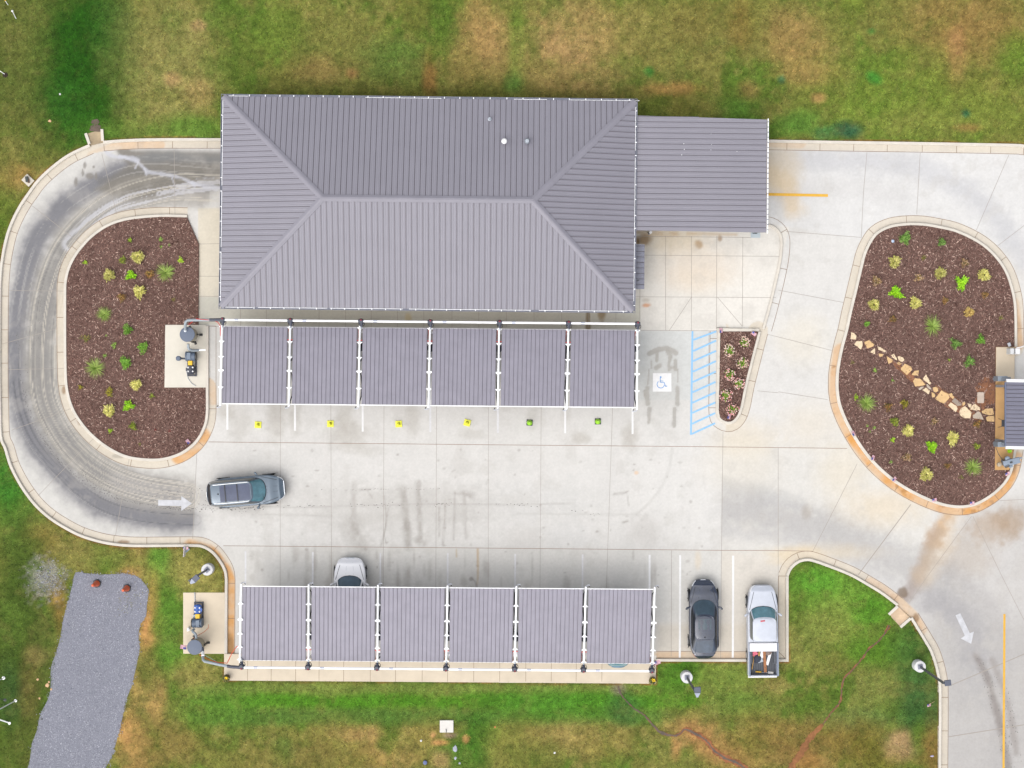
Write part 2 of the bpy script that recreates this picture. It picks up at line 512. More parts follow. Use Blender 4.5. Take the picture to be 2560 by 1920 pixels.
gp(370, 1670, 36, 60, (98, 110, 44), 0.7); gp(500, 1680, 60, 40, (142, 134, 68), 0.75); gp(310, 1830, 26, 60, (196, 142, 84), 0.8, 0.5, 0.5); gp(345, 1880, 30, 60, (184, 136, 80), 0.6, 0.6, 0.7)
gp(420, 1860, 70, 60, (140, 112, 60), 0.6); gp(300, 1770, 20, 40, (106, 112, 46), 0.6)
# lower lawn
for cx in range(560, 1700, 90):
    gp(cx, 1722 + 6 * math.sin(cx), 70, 16, (118, 138, 58), 0.6)
    gp(cx + 30, 1752 + 5 * math.sin(cx * 2), 80, 18, (78, 132, 24), 0.85)
    gp(cx, 1792, 80, 20, (84, 120, 44), 0.75)
gp(540, 1770, 100, 50, (88, 128, 40), 0.7); gp(1430, 1765, 180, 30, (74, 130, 28), 0.7); gp(1330, 1760, 120, 40, (80, 132, 36), 0.6)
gp(850, 1860, 90, 55, (140, 122, 62), 0.75); gp(780, 1900, 60, 40, (112, 104, 48), 0.6); gp(900, 1835, 50, 18, (184, 140, 88), 0.6, 0.5, 0.6); gp(960, 1900, 60, 30, (172, 128, 76), 0.5, 0.6, 0.7)
gp(1080, 1845, 60, 40, (150, 128, 66), 0.6, 0.6, 0.6); gp(1190, 1860, 45, 70, (58, 108, 24), 0.85, 0.5); gp(1130, 1880, 40, 40, (78, 120, 36), 0.7); gp(1104, 1900, 20, 24, (186, 142, 98), 0.6)
gp(1100, 1856, 20, 7, (206, 144, 88), 0.8, 0.4); gp(1164, 1847, 8, 9, (208, 148, 92), 0.8, 0.4); gp(1083, 1837, 6, 6, (208, 150, 98), 0.7)
gp(1124, 1838, 16, 7, (150, 124, 106), 0.9, 0.4, 0.2)
gp(1290, 1860, 70, 60, (140, 132, 62), 0.6); gp(1420, 1850, 80, 40, (166, 140, 80), 0.7, 0.6, 0.5); gp(1340, 1890, 80, 40, (96, 108, 40), 0.6); gp(1520, 1860, 60, 50, (134, 122, 58), 0.6)
gp(705, 1875, 30, 30, (82, 112, 40), 0.7); gp(650, 1900, 60, 40, (124, 116, 54), 0.6)
# lower right lawn
gp(2090, 1480, 120, 70, (104, 144, 46), 0.85); gp(2040, 1450, 60, 30, (84, 146, 36), 0.7); gp(2090, 1560, 80, 50, (138, 146, 66), 0.55); gp(2000, 1620, 60, 60, (142, 146, 70), 0.5)
gp(2180, 1530, 50, 40, (74, 136, 24), 0.7); gp(2180, 1620, 70, 40, (86, 132, 30), 0.6); gp(2280, 1640, 50, 90, (66, 106, 42), 0.8); gp(2300, 1760, 60, 70, (54, 94, 44), 0.85); gp(2180, 1730, 60, 60, (112, 124, 56), 0.6)
gp(2140, 1800, 110, 26, (94, 120, 56), 0.7); gp(2300, 1800, 60, 26, (54, 92, 40), 0.7)
gp(1480, 1665, 60, 24, (64, 122, 30), 0.0)
gp(1700, 1680, 70, 40, (74, 128, 28), 0.8); gp(1660, 1730, 50, 40, (84, 132, 32), 0.7); gp(1830, 1700, 60, 60, (116, 140, 54), 0.7); gp(1860, 1760, 90, 30, (94, 126, 44), 0.6); gp(1770, 1700, 40, 40, (126, 144, 58), 0.5)
gp(1740, 1840, 60, 36, (176, 126, 78), 0.75, 0.7, 0.6, 0.5); gp(1800, 1880, 90, 36, (178, 126, 76), 0.75, 0.7, 0.6, 0.5); gp(1700, 1900, 60, 30, (120, 124, 54), 0.6); gp(1690, 1870, 14, 28, (190, 136, 84), 0.7)
gp(1890, 1840, 60, 50, (134, 112, 54), 0.8); gp(2060, 1850, 90, 50, (136, 104, 54), 0.75, 0.7); gp(1980, 1870, 60, 50, (130, 98, 54), 0.7); gp(2030, 1910, 40, 30, (160, 112, 60), 0.6, .7)
gp(2180, 1880, 90, 60, (112, 100, 38), 0.85, 0.5); gp(2250, 1860, 36, 30, (186, 148, 108), 0.75, 0.6, 0.7); gp(2300, 1840, 20, 40, (92, 116, 36), 0.7); gp(2330, 1880, 24, 70, (152, 104, 60), 0.7)
gp(1560, 1772, 40, 36, (64, 104, 50), 0.7); gp(1545, 1720, 14, 14, (142, 126, 112), 0.8)
gp(1680, 1700, 3, 3, (80, 120, 30), 0.0)
# soil rim along the kerbs and slabs
pd = sdf(X, Y, PAVE)
base = lerp(base, (150, 96, 56), (1 - ss(1.0, 6.0, pd)) * (pd > 0) * ss(0.4, 0.65, n6) * 0.8)
# grey gravel scatter spot beside the drive
gspot = ell(X, Y, 118, 1448, 40, 42, 0, 0.6, nf, 0.9)
base = lerp(base, (170, 164, 158), gspot * 0.55)
lum = base.mean(-1, keepdims=True)
base = (base * 0.93 + lum * 0.07) * 1.2
n7 = vnoise(X, Y, 6, 17, 1)
base = base * (0.80 + 0.40 * n3[..., None]) * (0.80 + 0.40 * nf[..., None]) * (0.78 + 0.44 * n7[..., None])
base = lerp(base, (150, 136, 82), ss(0.54, 0.74, n5) * 0.15 * (1 - ell(X, Y, 222, 180, 110, 220)))
base = lerp(base, (70, 92, 34), ss(0.56, 0.74, vnoise(X, Y, 20, 18, 3)) * 0.26)
Zg = np.where(pd > 0.2, 0.08, -0.04) + np.where(pd > 12, 0.05 * (n1 - 0.5), 0)
s = CAM_H / FPX
vx = (X - 1280) * s; vy = (960 - Y) * s
M_grass = mat("grass_and_soil", (0.08, 0.1, 0.02), 0.95, var=0.22, scale=9.0, bump=0.5, attr="Col", spec=0.1)
GRASS = (X, Y, base, pd, nx, ny)
g = struct(np_mesh("ground", np.stack([vx.ravel(), vy.ravel(), Zg.ravel()], 1), grid_faces(nx, ny), M_grass, base.reshape(-1, 3)))
mb = MB()
xs = [-900, vx.min() + 0.01, vx.max() - 0.01, 900]; ys = [-900, vy.min() + 0.01, vy.max() - 0.01, 900]
for i in range(3):
    for j in range(3):
        if i == 1 and j == 1: continue
        mb.add([(xs[i], ys[j], 0.06), (xs[i + 1], ys[j], 0.06), (xs[i + 1], ys[j + 1], 0.06), (xs[i], ys[j + 1], 0.06)], [(0, 1, 2, 3)])
struct(mb.build("field", mat("far_field", C(112, 118, 56), 0.95, var=0.35, scale=0.25, bump=0.3, spec=0.1)))

# ------------------------------------------------------------------ concrete pavement with its stains
Xp, Yp, nxp, nyp = grid(-8, 2852, 340, 2302, 2.9)
pdp = sdf(Xp, Yp, PAVE)
fp = grid_faces(nxp, nyp)
keep_in = (pdp.ravel()[fp] < 2).all(1)
keep = keep_in & (Yp.ravel()[fp].min(1) < 2290)
used = np.unique(fp[keep])
rem = -np.ones(Xp.size, int); rem[used] = np.arange(len(used))
X = Xp.ravel()[used]; Y = Yp.ravel()[used]; pdu = pdp.ravel()[used]
fp = rem[fp[keep]]
q1 = vnoise(X, Y, 120, 21, 4); q2 = vnoise(X, Y, 40, 22, 4); q3 = vnoise(X, Y, 12, 23, 3); q4 = vnoise(X, Y, 5, 24, 2)
qv = vnoise(X * 4.0, Y * 0.5, 60, 25, 3); qh = vnoise(X * 0.4, Y * 4.0, 60, 26, 3)
base = np.zeros(X.shape + (3,)) + nlin((226, 224, 220))
def reg(poly, c, a=1.0, soft=4.0):
    global base
    base = lerp(base, c, a * (1 - ss(-soft, soft, sdf(X, Y, poly))))
def pe(cx, cy, rx, ry, c, a=0.7, soft=0.5, amt=0.4, rot=0.0, nz=None):
    global base
    base = lerp(base, c, a * ell(X, Y, cx, cy, rx, ry, rot, soft, q2 * 0.5 + q3 * 0.5 if nz is None else nz, amt))
def pb(path, hw, c, a=0.7, soft=None, wob=0.5, cv=True, brk=False, msk=None):
    """stain along a path"""
    global base
    soft = hw * 0.6 if soft is None else soft
    d = seg_dist(X, Y, curve(path, 12) if cv and len(path) > 2 else path) + (q2 - 0.5) * hw * wob * 2 + (q3 - 0.5) * hw * wob * 1.2
    br = ss(0.3, 0.62, q2 * 0.5 + q3 * 0.5) * 0.75 + 0.25 if brk else 1.0
    base = lerp(base, c, a * br * (1 - ss(hw - soft, hw + soft, d)) * (1.0 if msk is None else msk))
reg([(-20, 340), (490, 340), (490, 1380), (-20, 1380)], (222, 220, 215))
reg([(1583, 560), (1975, 560), (1940, 700), (1900, 828), (1583, 826)], (235, 231, 223), 1, 2)
reg([(495, 520), (556, 520), (556, 745), (495, 745)], (230, 222, 204), 1, 1)
reg([(495, 741), (1600, 745), (1600, 822), (495, 812)], (214, 211, 198), 1, 1)
reg([(1600, 827), (1790, 828), (1790, 1000), (1600, 1000)], (219, 221, 219), 1, 2)
reg([(555, 1366), (1803, 1376), (1803, 1660), (555, 1650)], (224, 222, 217), 1, 1)
reg([(1803, 1376), (1975, 1378), (1975, 1660), (1803, 1660)], (226, 220, 210), 1, 1)
reg([(1640, 1560), (1900, 1560), (1900, 1660), (1640, 1660)], (222, 212, 196), 0.6, 12)
reg([(1926, 345), (2560, 345), (2860, 345), (2860, 640), (2160, 600), (1926, 560)], (226, 225, 223), 1, 4)
reg([(2420, 1260), (2860, 1200), (2860, 2320), (2330, 2320), (2340, 1700), (2260, 1540), (2300, 1440)], (206, 203, 200), 0.9, 50)
reg([(2340, 1560), (2860, 1560), (2860, 2320), (2330, 2320)], (190, 187, 184), 0.8, 60)
# drive lanes worn grey
RMSK = ss(1803, 1808, X + (Y - 1080) * 0.011)
LMSK = 0.5 * ss(-60, 20, (492 - (Y - 1133.6) * 0.048) - X) + 0.5 * ss(-3, 2, (492 - (Y - 1133.6) * 0.048) - X)
reg([(1806, 1090), (2130, 1110), (2200, 1190), (2330, 1270), (2330, 1440), (2130, 1440), (1804, 1376)], (224, 221, 214), 0.6, 6)
pb([(1925, 398), (2060, 400), (2200, 405), (2320, 430), (2430, 490), (2510, 570), (2560, 660)], 26, (198, 198, 202), 0.55, 22)
pb([(1925, 470), (2100, 470), (2250, 490)], 22, (214, 212, 210), 0.5, 20)
pb([(1925, 430), (1960, 470), (1980, 520)], 24, (226, 196, 148), 0.55, 22)
pe(1940, 420, 60, 60, (232, 212, 178), 0.5)
pb([(1815, 1265), (1930, 1290), (2060, 1325), (2200, 1380), (2320, 1440), (2400, 1530), (2440, 1610), (2450, 1700)], 46, (186, 184, 183), 0.72, 36, msk=RMSK * .75 + .25 * ss(1700, 1810, X))
pb([(1808, 1215), (1900, 1235), (2000, 1262)], 20, (192, 191, 190), 0.55, 16, msk=RMSK)
pb([(1808, 1330), (1950, 1345), (2080, 1380), (2200, 1440), (2290, 1510)], 18, (200, 198, 197), 0.5, 14, msk=RMSK)
pe(2017, 1280, 13, 18, (176, 168, 158), 0.6, 0.6)
pe(2480, 1320, 60, 40, (178, 148, 112), 0.5, 0.6, 0.6); pe(2530, 1300, 40, 40, (170, 142, 110), 0.5, 0.6, 0.6); pe(2420, 1390, 60, 50, (196, 184, 170), 0.5, 0.6, 0.6)
pb([(2375, 1272), (2355, 1310), (2335, 1350)], 17, (206, 160, 108), 0.7, 14)
pb([(2345, 1330), (2325, 1370), (2305, 1420), (2285, 1465), (2262, 1498)], 15, (164, 150, 142), 0.72, 14)
pb([(2375, 1290), (2350, 1360), (2315, 1440)], 28, (224, 198, 160), 0.35, 20)
pe(2257, 1482, 13, 14, (130, 112, 94), 0.8, 0.3, 0.3)
pb([(2330, 1500), (2420, 1560), (2440, 1640)], 30, (172, 170, 172), 0.6, 26); pb([(2380, 1440), (2480, 1530), (2500, 1640), (2500, 1800), (2500, 1930)], 30, (182, 179, 177), 0.5, 28)
pb([(2440, 1640), (2470, 1700), (2490, 1770), (2505, 1830), (2520, 1925)], 9, (134, 124, 118), 0.6, 8); pb([(2480, 1650), (2520, 1760), (2540, 1880)], 7, (150, 140, 134), 0.45, 7)
# tan run-off tints
pe(1860, 1095, 70, 40, (234, 220, 194), 0.5, 0.8); pe(1850, 1160, 90, 60, (232, 224, 208), 0.4, 0.8)
pe(2030, 1060, 70, 50, (230, 216, 190), 0.35, 0.9); pe(2110, 1180, 60, 60, (232, 218, 190), 0.4, 0.9); pe(2210, 1270, 90, 40, (230, 210, 176), 0.5, 0.9)
pe(2060, 1380, 110, 18, (230, 212, 180), 0.45, 0.9); pe(2010, 850, 60, 60, (236, 228, 210), 0.5, 0.7); pe(1990, 1390, 60, 24, (236, 216, 182), 0.6)
pe(1745, 1400, 8, 22, (228, 208, 176), 0.4)
pe(1680, 602, 80, 30, (226, 208, 174), 0.55, 0.8); pe(1740, 660, 90, 50, (236, 218, 196), 0.45, 0.8); pe(1740, 700, 60, 30, (238, 220, 196), 0.4, .8)
pe(1610, 600, 22, 14, (150, 118, 76), 0.8, 0.5, 0.6); pb([(1590, 580), (1640, 583), (1690, 585)], 6, (196, 158, 108), 0.6, 6, 1.2, True, True); pb([(1720, 584), (1780, 585), (1840, 587)], 4, (196, 160, 112), 0.6, 5, 1.2, True, True); pe(1748, 610, 10, 12, (176, 140, 90), 0.7, 0.5, 0.6); pe(1800, 596, 6, 8, (160, 124, 80), 0.7); pe(1590, 605, 9, 16, (120, 94, 62), 0.7, 0.5, 0.5)
pe(1615, 763, 11, 6, (224, 160, 110), 0.8, 0.4, 0.6); pe(1614, 751, 9, 5, (206, 196, 182), 0.7)
pe(1470, 790, 5, 22, (150, 132, 104), 0.9, 0.3, 0.3); pe(1470, 816, 7, 12, (142, 126, 100), 0.85, 0.3, 0.3); pe(1504, 782, 10, 20, (160, 138, 100), 0.8, 0.4, 0.4); pe(1020, 795, 8, 12, (210, 190, 140), 0.6)
# stalls in front of the upper canopy
for cx, cy, rx, ry, a in ((690, 1040, 22, 60, .6), (736, 1040, 16, 45, .5), (870, 1085, 46, 34, .55), (862, 1040, 18, 40, .45), (1030, 1040, 18, 46, .5), (905, 1125, 40, 14, .35), (1450, 1095, 24, 14, .6), (1575, 1090, 20, 30, .6), (565, 1030, 20, 22, .6), (600, 1060, 26, 40, .4), (1415, 1030, 12, 30, .35), (1180, 1085, 30, 12, .35), (1330, 1040, 14, 30, .35)):
    pe(cx, cy, rx, ry, (192, 187, 178), a, 0.6, 0.6)
# middle lane grime and drips
pe(960, 1270, 230, 60, (205, 202, 197), 0.55, 0.6, 0.5); pe(1100, 1255, 160, 40, (206, 203, 198), 0.45, 0.6, 0.5); pe(1340, 1250, 120, 50, (214, 213, 210), 0.5, 0.7)
for pth, hw, a in (([(885, 1210), (884, 1290), (890, 1330)], 7, .55), ([(880, 1320), (896, 1350), (905, 1366)], 22, .6), ([(1008, 1225), (1014, 1280), (1017, 1318)], 8, .75), ([(1018, 1310), (1020, 1368)], 9, .8), ([(1047, 1205), (1048, 1275), (1052, 1345)], 6, .7), ([(1045, 1352), (1062, 1358)], 10, .7), ([(1098, 1268), (1098, 1340)], 2.5, .6), ([(1113, 1250), (1112, 1300), (1107, 1362)], 3, .65), ([(1137, 1230), (1134, 1350)], 2.5, .6), ([(1160, 1235), (1165, 1345)], 5, .45), ([(1105, 1300), (1190, 1296)], 9, .22), ([(880, 1296), (1000, 1292)], 9, .22), ([(960, 1240), (966, 1300), (958, 1345), (952, 1366)], 2, .7), ([(972, 1270), (960, 1340), (966, 1358)], 1.6, .6), ([(900, 1224), (925, 1224)], 3, .6), ([(1135, 1233), (1150, 1236)], 4, .4), ([(1160, 1232), (1176, 1240)], 7, .6), ([(640, 1266), (760, 1268), (830, 1266), (960, 1263), (1090, 1260), (1290, 1262)], 1.8, .45), ([(650, 1285), (830, 1290)], 3, .3), ([(1290, 1284), (1500, 1286), (1600, 1286)], 2.2, .28), ([(1290, 1262), (1430, 1258)], 2.2, .4), ([(1590, 1286), (1620, 1260), (1655, 1215), (1675, 1160), (1680, 1120)], 3.0, .3), ([(1536, 1235), (1562, 1232), (1570, 1228)], 3, .7), ([(1568, 1235), (1572, 1266)], 1.5, .7), ([(1558, 1306), (1569, 1303)], 2.5, .8), ([(920, 1228), (930, 1244)], 3, .6), ([(1137, 1175), (1130, 1180)], 3, .5), ([(1220, 1200), (1216, 1210)], 2, .6), ([(1606, 1300), (1616, 1288)], 4, .4)):
    pb(pth, hw, (172, 167, 160), a, hw * .8, 1.1, True, True)
pe(1610, 1330, 36, 36, (208, 204, 199), 0.5, 0.6, 0.6); pe(1420, 1340, 60, 30, (220, 219, 217), 0.4); pe(1310, 1350, 50, 30, (214, 211, 206), 0.5, 0.6, 0.6); pe(1591, 1182, 6, 5, (236, 206, 176), 0.8, 0.3, 0.2)
for k in range(90):
    cx, cy = RS.uniform(560, 1780), RS.uniform(1120, 1440)
    pe(cx, cy, RS.uniform(1.5, 5), RS.uniform(1.5, 4), (176, 170, 164), RS.uniform(.25, .7), 0.4, 0.6)
# lower stalls
for k in range(46):
    cx = RS.uniform(570, 1640); cy = RS.uniform(1385, 1475)
    pe(cx, cy, RS.uniform(2, 9), RS.uniform(8, 40), (190, 185, 178), RS.uniform(.25, .6), 0.6, 0.6)
pb([(1180, 1446), (1188, 1454), (1192, 1466)], 3, (160, 156, 148), 0.8); pe(1178, 1447, 6, 6, (158, 154, 147), 0.7, 0.3, 0.3); pb([(1194, 1374), (1195, 1420), (1194, 1460)], 3, (208, 184, 150), 0.7); pb([(1141, 1374), (1142, 1392)], 2, (208, 186, 150), 0.6)
# wet outline left where a car stood in the accessible bay
pe(1655, 960, 60, 110, (206, 205, 201), 0.5, 0.6, 0.4)
for pth, hw in (([(1624, 884), (1645, 873), (1667, 871), (1690, 882)], 5.5), ([(1668, 876), (1675, 890), (1672, 914), (1674, 924)], 4.5), ([(1643, 880), (1642, 903)], 3), ([(1689, 903), (1688, 924)], 5), ([(1678, 918), (1692, 924)], 4), ([(1629, 902), (1629, 920)], 2), ([(1622, 925), (1620, 962)], 2), ([(1619, 970), (1617, 985), (1620, 1008)], 6), ([(1612, 978), (1614, 990)], 4), ([(1695, 925), (1694, 955)], 2), ([(1693, 968), (1694, 1010)], 5), ([(1624, 1022), (1622, 1056)], 5), ([(1686, 1022), (1685, 1066)], 4.5), ([(1650, 914), (1640, 920)], 6)):
    pb(pth, hw, (184, 181, 174), 0.85, hw * 0.35, 0.5)
# loop lane at the left: wet dark bands, worn tracks, dried soap
DK = [(560, 432), (470, 425), (380, 418), (300, 432), (222, 474), (162, 515), (112, 570), (78, 640), (58, 720), (46, 800), (38, 890), (44, 980), (62, 1050), (92, 1110), (145, 1172), (200, 1225), (275, 1270), (376, 1293), (490, 1300)]
pb(DK, 56, (200, 197, 192), 0.5, 36, 0.2, msk=LMSK)
pb(DK, 36, (160, 159, 161), 0.85, 22, 0.3, msk=LMSK)
pb(DK, 23, (120, 120, 126), 0.76, 12, 0.35, msk=LMSK)
DK2 = [(545, 470), (440, 468), (350, 486), (272, 520), (205, 575), (158, 640), (128, 720), (112, 800), (106, 900), (112, 990), (140, 1060), (190, 1130), (262, 1185), (350, 1220), (470, 1240)]
pb(DK2, 44, (164, 160, 153), 0.85, 26, 0.25, msk=LMSK)
pb(DK2, 15, (128, 127, 128), 0.6, 12, 0.5, msk=LMSK)
pb([(150, 640), (118, 740), (102, 840), (98, 940), (112, 1020)], 26, (150, 147, 143), 0.5, 20, .6)
pb([(500, 495), (400, 498), (310, 522), (240, 565), (190, 620)], 20, (176, 172, 166), 0.6, 18)
pb([(300, 1205), (380, 1225), (470, 1238), (640, 1262)], 26, (186, 182, 178), 0.5, 24)
reg([(290, 374), (560, 380), (560, 472), (440, 482), (330, 500), (240, 474), (320, 412)], (134, 129, 120), 0.82, 9)
pb([(560, 400), (420, 392), (340, 396)], 12, (128, 132, 136), 0.5, 11)
pb([(560, 437), (420, 432), (330, 430), (250, 452)], 7, (120, 118, 116), 0.55, 6)
for cx, cy, rx, ry in ((212, 415, 4, 10), (207, 430, 3, 10), (190, 455, 4, 12), (225, 440, 10, 8), (234, 418, 3, 4), (240, 440, 4, 10), (330, 385, 30, 5), (310, 378, 16, 5)):
    pe(cx, cy, rx, ry, (140, 135, 128), 0.8, 0.3, 0.5)
sdm = seg_dist(X, Y, curve(DK2, 12))
sdk = seg_dist(X, Y, curve(DK, 12))
st_ = vnoise(sdk * 5, (X + Y) * 0.05, 24, 41, 3)
base = lerp(base, (92, 93, 100), ss(0.5, 0.68, st_) * (1 - ss(14, 34, sdk)) * 0.5 * LMSK)
base = lerp(base, (196, 193, 188), ss(0.56, 0.7, vnoise(sdk * 7, (X - Y) * 0.06, 24, 43, 3)) * (1 - ss(12, 40, sdk)) * 0.4 * LMSK)
base = lerp(base, (222, 214, 198), (ss(0.5, 0.66, vnoise(sdm * 9, Y * 0.02 + X * 0.02, 22, 31, 2)) * (1 - ss(26, 46, sdm)) * 0.55))
base = lerp(base, (100, 100, 102), (ss(0.52, 0.68, vnoise(sdm * 7, (Y - X) * 0.05, 20, 33, 2)) * ss(8, 16, sdm) * (1 - ss(30, 44, sdm)) * 0.4 * (X < 460)))
sdm2 = seg_dist(X, Y, curve([(560, 462), (470, 470), (380, 488), (300, 510), (230, 555), (175, 610)], 12))
foam = (1 - ss(14, 26, sdm2)) * ss(0.5, 0.6, vnoise(sdm2 * 6, X * 0.25, 20, 35, 3))
base = lerp(base, (226, 226, 232), foam * 0.5)
for pth, hw in (([(243, 358), (256, 366), (268, 382), (282, 390), (310, 394), (340, 404), (356, 416), (368, 428), (400, 434), (445, 442), (480, 456), (510, 466), (556, 470)], 4.5), ([(300, 392), (330, 396), (346, 402)], 6), ([(268, 362), (290, 358), (298, 360), (294, 372), (276, 380)], 2.2), ([(244, 360), (262, 362)], 3), ([(346, 404), (338, 420)], 2.5), ([(360, 420), (366, 436)], 2.5), ([(480, 456), (486, 466)], 4), ([(490, 446), (536, 446)], 1.4), ([(430, 446), (436, 462)], 2)):
    d = seg_dist(X, Y, curve(pth, 6) if len(pth) > 2 else pth) + (q3 - 0.5) * hw * 1.6
    base = lerp(base, (208, 209, 218), 0.62 * (1 - ss(hw * 0.35, hw * 1.4, d)))
# gutter strips: beige, rusty in places
gd = -pdu
kdist = seg_dist(X, Y, BED_R_CURVE); kl = seg_dist(X, Y, BED_L_CURVE); ki = seg_dist(X, Y, ISLAND_CURVE)
gut = (1 - ss(23, 25, gd)) * (gd > -3) * (Y < 2000)
gut = np.maximum(gut, 1 - ss(24, 26, kdist)); gut = np.maximum(gut, 1 - ss(24, 26, kl)); gut = np.maximum(gut, (1 - ss(24, 26, ki)) * (X > 1815))
gut = gut * (~((Y > 1640) & (X < 1640))) * (~((Y < 815) & (X > 470) & (X < 1590) & (Y > 500)))
base = lerp(base, (226, 214, 194), gut * 0.75)
rust = ss(0.42, 0.62, q2 * 0.5 + q1 * 0.5)
rzone = np.zeros_like(X)
for path, wd, st in ((curve([(2104, 880), (2094, 960), (2100, 1015), (2140, 1095), (2220, 1190), (2300, 1240), (2380, 1268), (2440, 1262), (2500, 1220), (2538, 1150)], 12), 24, 1.0), ([(478, 1372), (520, 1385), (556, 1430), (578, 1480), (580, 1640)], 26, 0.9), ([(505, 1090), (480, 1120), (450, 1140)], 24, 0.8), ([(535, 820), (533, 1000)], 14, 0.35), ([(1860, 1640), (1650, 1638)], 12, 0.35), ([(2180, 1460), (2262, 1520), (2300, 1570)], 20, 0.5), ([(2530, 760), (2540, 860)], 20, 0.6), ([(400, 362), (300, 364), (230, 390)], 14, 0.35), ([(2000, 355), (1930, 352)], 18, 0.4)):
    rzone = np.maximum(rzone, st * (1 - ss(wd * 0.7, wd * 1.1, seg_dist(X, Y, path))))
base = lerp(base, (226, 166, 94), gut * rzone * (0.5 + 0.5 * rust))
base = lerp(base, (168, 124, 78), gut * rzone * ss(0.6, 0.72, q3 * 0.6 + q2 * 0.4) * 0.6)
for cx, cy, rx, ry in ((2533, 1160, 9, 26), (541, 1400, 8, 10), (310, 1355, 14, 5), (573, 1625, 14, 40), (2290, 1545, 8, 12), (199, 1052, 7, 12), (296, 1140, 16, 6), (160, 975, 5, 10)):
    pe(cx, cy, rx, ry, (150, 118, 84) if rx != 16 else (178, 172, 160), 0.7, 0.3, 0.4)
# general mottling, broom marks
base = base * (0.955 + 0.09 * q1[..., None]) * (0.96 + 0.08 * q3[..., None]) * (0.975 + 0.05 * q4[..., None]) * (0.975 + 0.05 * qv[..., None]) * (0.98 + 0.04 * qh[..., None])
base = lerp(base, (196, 191, 184), ss(0.58, 0.75, q2) * 0.22)
M_pave = mat("concrete_pavement", C(228, 226, 222), 0.85, var=0.05, scale=7.0, bump=0.08, attr="Col", spec=0.25)
s = CAM_H / FPX
PAVEMENT = struct(np_mesh("pavement", np.stack([(X - 1280) * s, (960 - Y) * s, np.zeros_like(X)], 1), fp, M_pave, base))

# control joints cut in the concrete
mb = MB(); mb2 = MB()
def jl(m, *pts, w=0.028):
    pw = [W2(*p) for p in pts]
    m.strip(pw, w, 0.004)
for p in (((521, 1104.7), (640, 1106), (1280, 1112.5), (1743, 1116.5), (1945, 1119), (2118, 1121)), ((558, 1364.5), (640, 1365), (1280, 1370.8), (1803.7, 1375.8), (1920, 1376), (2032.8, 1378))):
    jl(mb, *p, w=0.035)
for xa, xb in ((701, 700.5), (827, 829), (960, 958), (1091.5, 1089.5), (1221, 1220.5), (1353, 1350), (1531.7, 1516)):
    jl(mb2, (xa, 1012), (xb, 1470), w=0.022)
for p in (((1807.5, 1080), (1803, 1440), (1801.5, 1645)), ((492, 1133.6), (481.7, 1347.7)), ((1679, 1376), (1678, 1640)), ((1945.5, 1119), (1945.5, 1640)), ((1946, 979.5), (2069, 999)), ((1893, 977), (1946, 982)), ((2142.8, 1159.6), (2032.8, 1376.6)), ((2277, 1261), (2145.7, 1437)), ((2429, 1290), (2319, 1440), (2273, 1506.5)), ((2432, 1290), (2504.5, 1440), (2560, 1550), (2640, 1700)), ((2498.7, 1251.6), (2560, 1248.5), (2800, 1240)), ((2158.7, 480), (2153, 595.7)), ((2167.4, 380.5), (2158.7, 480)), ((2300.5, 382), (2291.8, 536)), ((2521.8, 387.7), (2440.8, 575.5)), ((2494, 614.5), (2560, 564), (2700, 460)), ((1964.8, 578.4), (2151.5, 593.4)), ((1946, 725.4), (2108, 756)), ((1920, 836), (2079, 876)), ((1600, 637.7), (1948, 641)), ((1583, 741.8), (1940, 744)), ((1586, 590.5), (1900, 594)), ((1600, 825.8), (1792, 827)), ((1599.7, 590), (1599.7, 826)), ((1664, 590), (1664, 826)), ((1728.5, 590), (1728.5, 826)), ((1792, 590), (1791, 822)), ((1857, 592), (1856, 816)), ((1728.5, 743), (1673.5, 825.8)), ((1793.6, 743), (1855.8, 815.6)), ((1792, 819), (1855.8, 820.8)), ((29, 1075.7), (179.4, 1020.8)), ((95.5, 1239), (234, 1096)), ((289, 1337.6), (322.6, 1148)), ((23, 726), (166, 728)), ((81, 514.7), (202.5, 610)), ((254.6, 384.8), (292, 535)), ((435.4, 374.7), (437.5, 535)), ((5, 860), (142, 822)), ((20, 924), (160, 921)), ((497.6, 610), (555, 609)), ((497, 690.6), (555, 691)), ((497, 741), (555, 741)), ((601, 742), (601, 815)), ((516, 815), (556, 817)), ((1771, 960), (1772.7, 828.6)), ((2371.4, 1842), (2560, 1811.8), (2800, 1770)), ((2377, 1713.4), (2560, 1635.3), (2700, 1580))):
    jl(mb2, *p, w=0.05 if p[0] in ((2371.4, 1842), (2377, 1713.4), (2277, 1261)) else 0.026)
for i, xx in enumerate((666, 732.6, 797.7, 864, 928, 993.6, 1059.5, 1130, 1197, 1266, 1335, 1404.4, 1471, 1539.8)):
    jl(mb2, (xx, 764), (xx, 818), w=0.022)
mb.build("expansion_joint", mat("joint_long", C(172, 152, 138), 0.95), PAVEMENT)
mb2.build("control_joint", mat("joint_thin", C(176, 168, 160), 0.95), PAVEMENT)
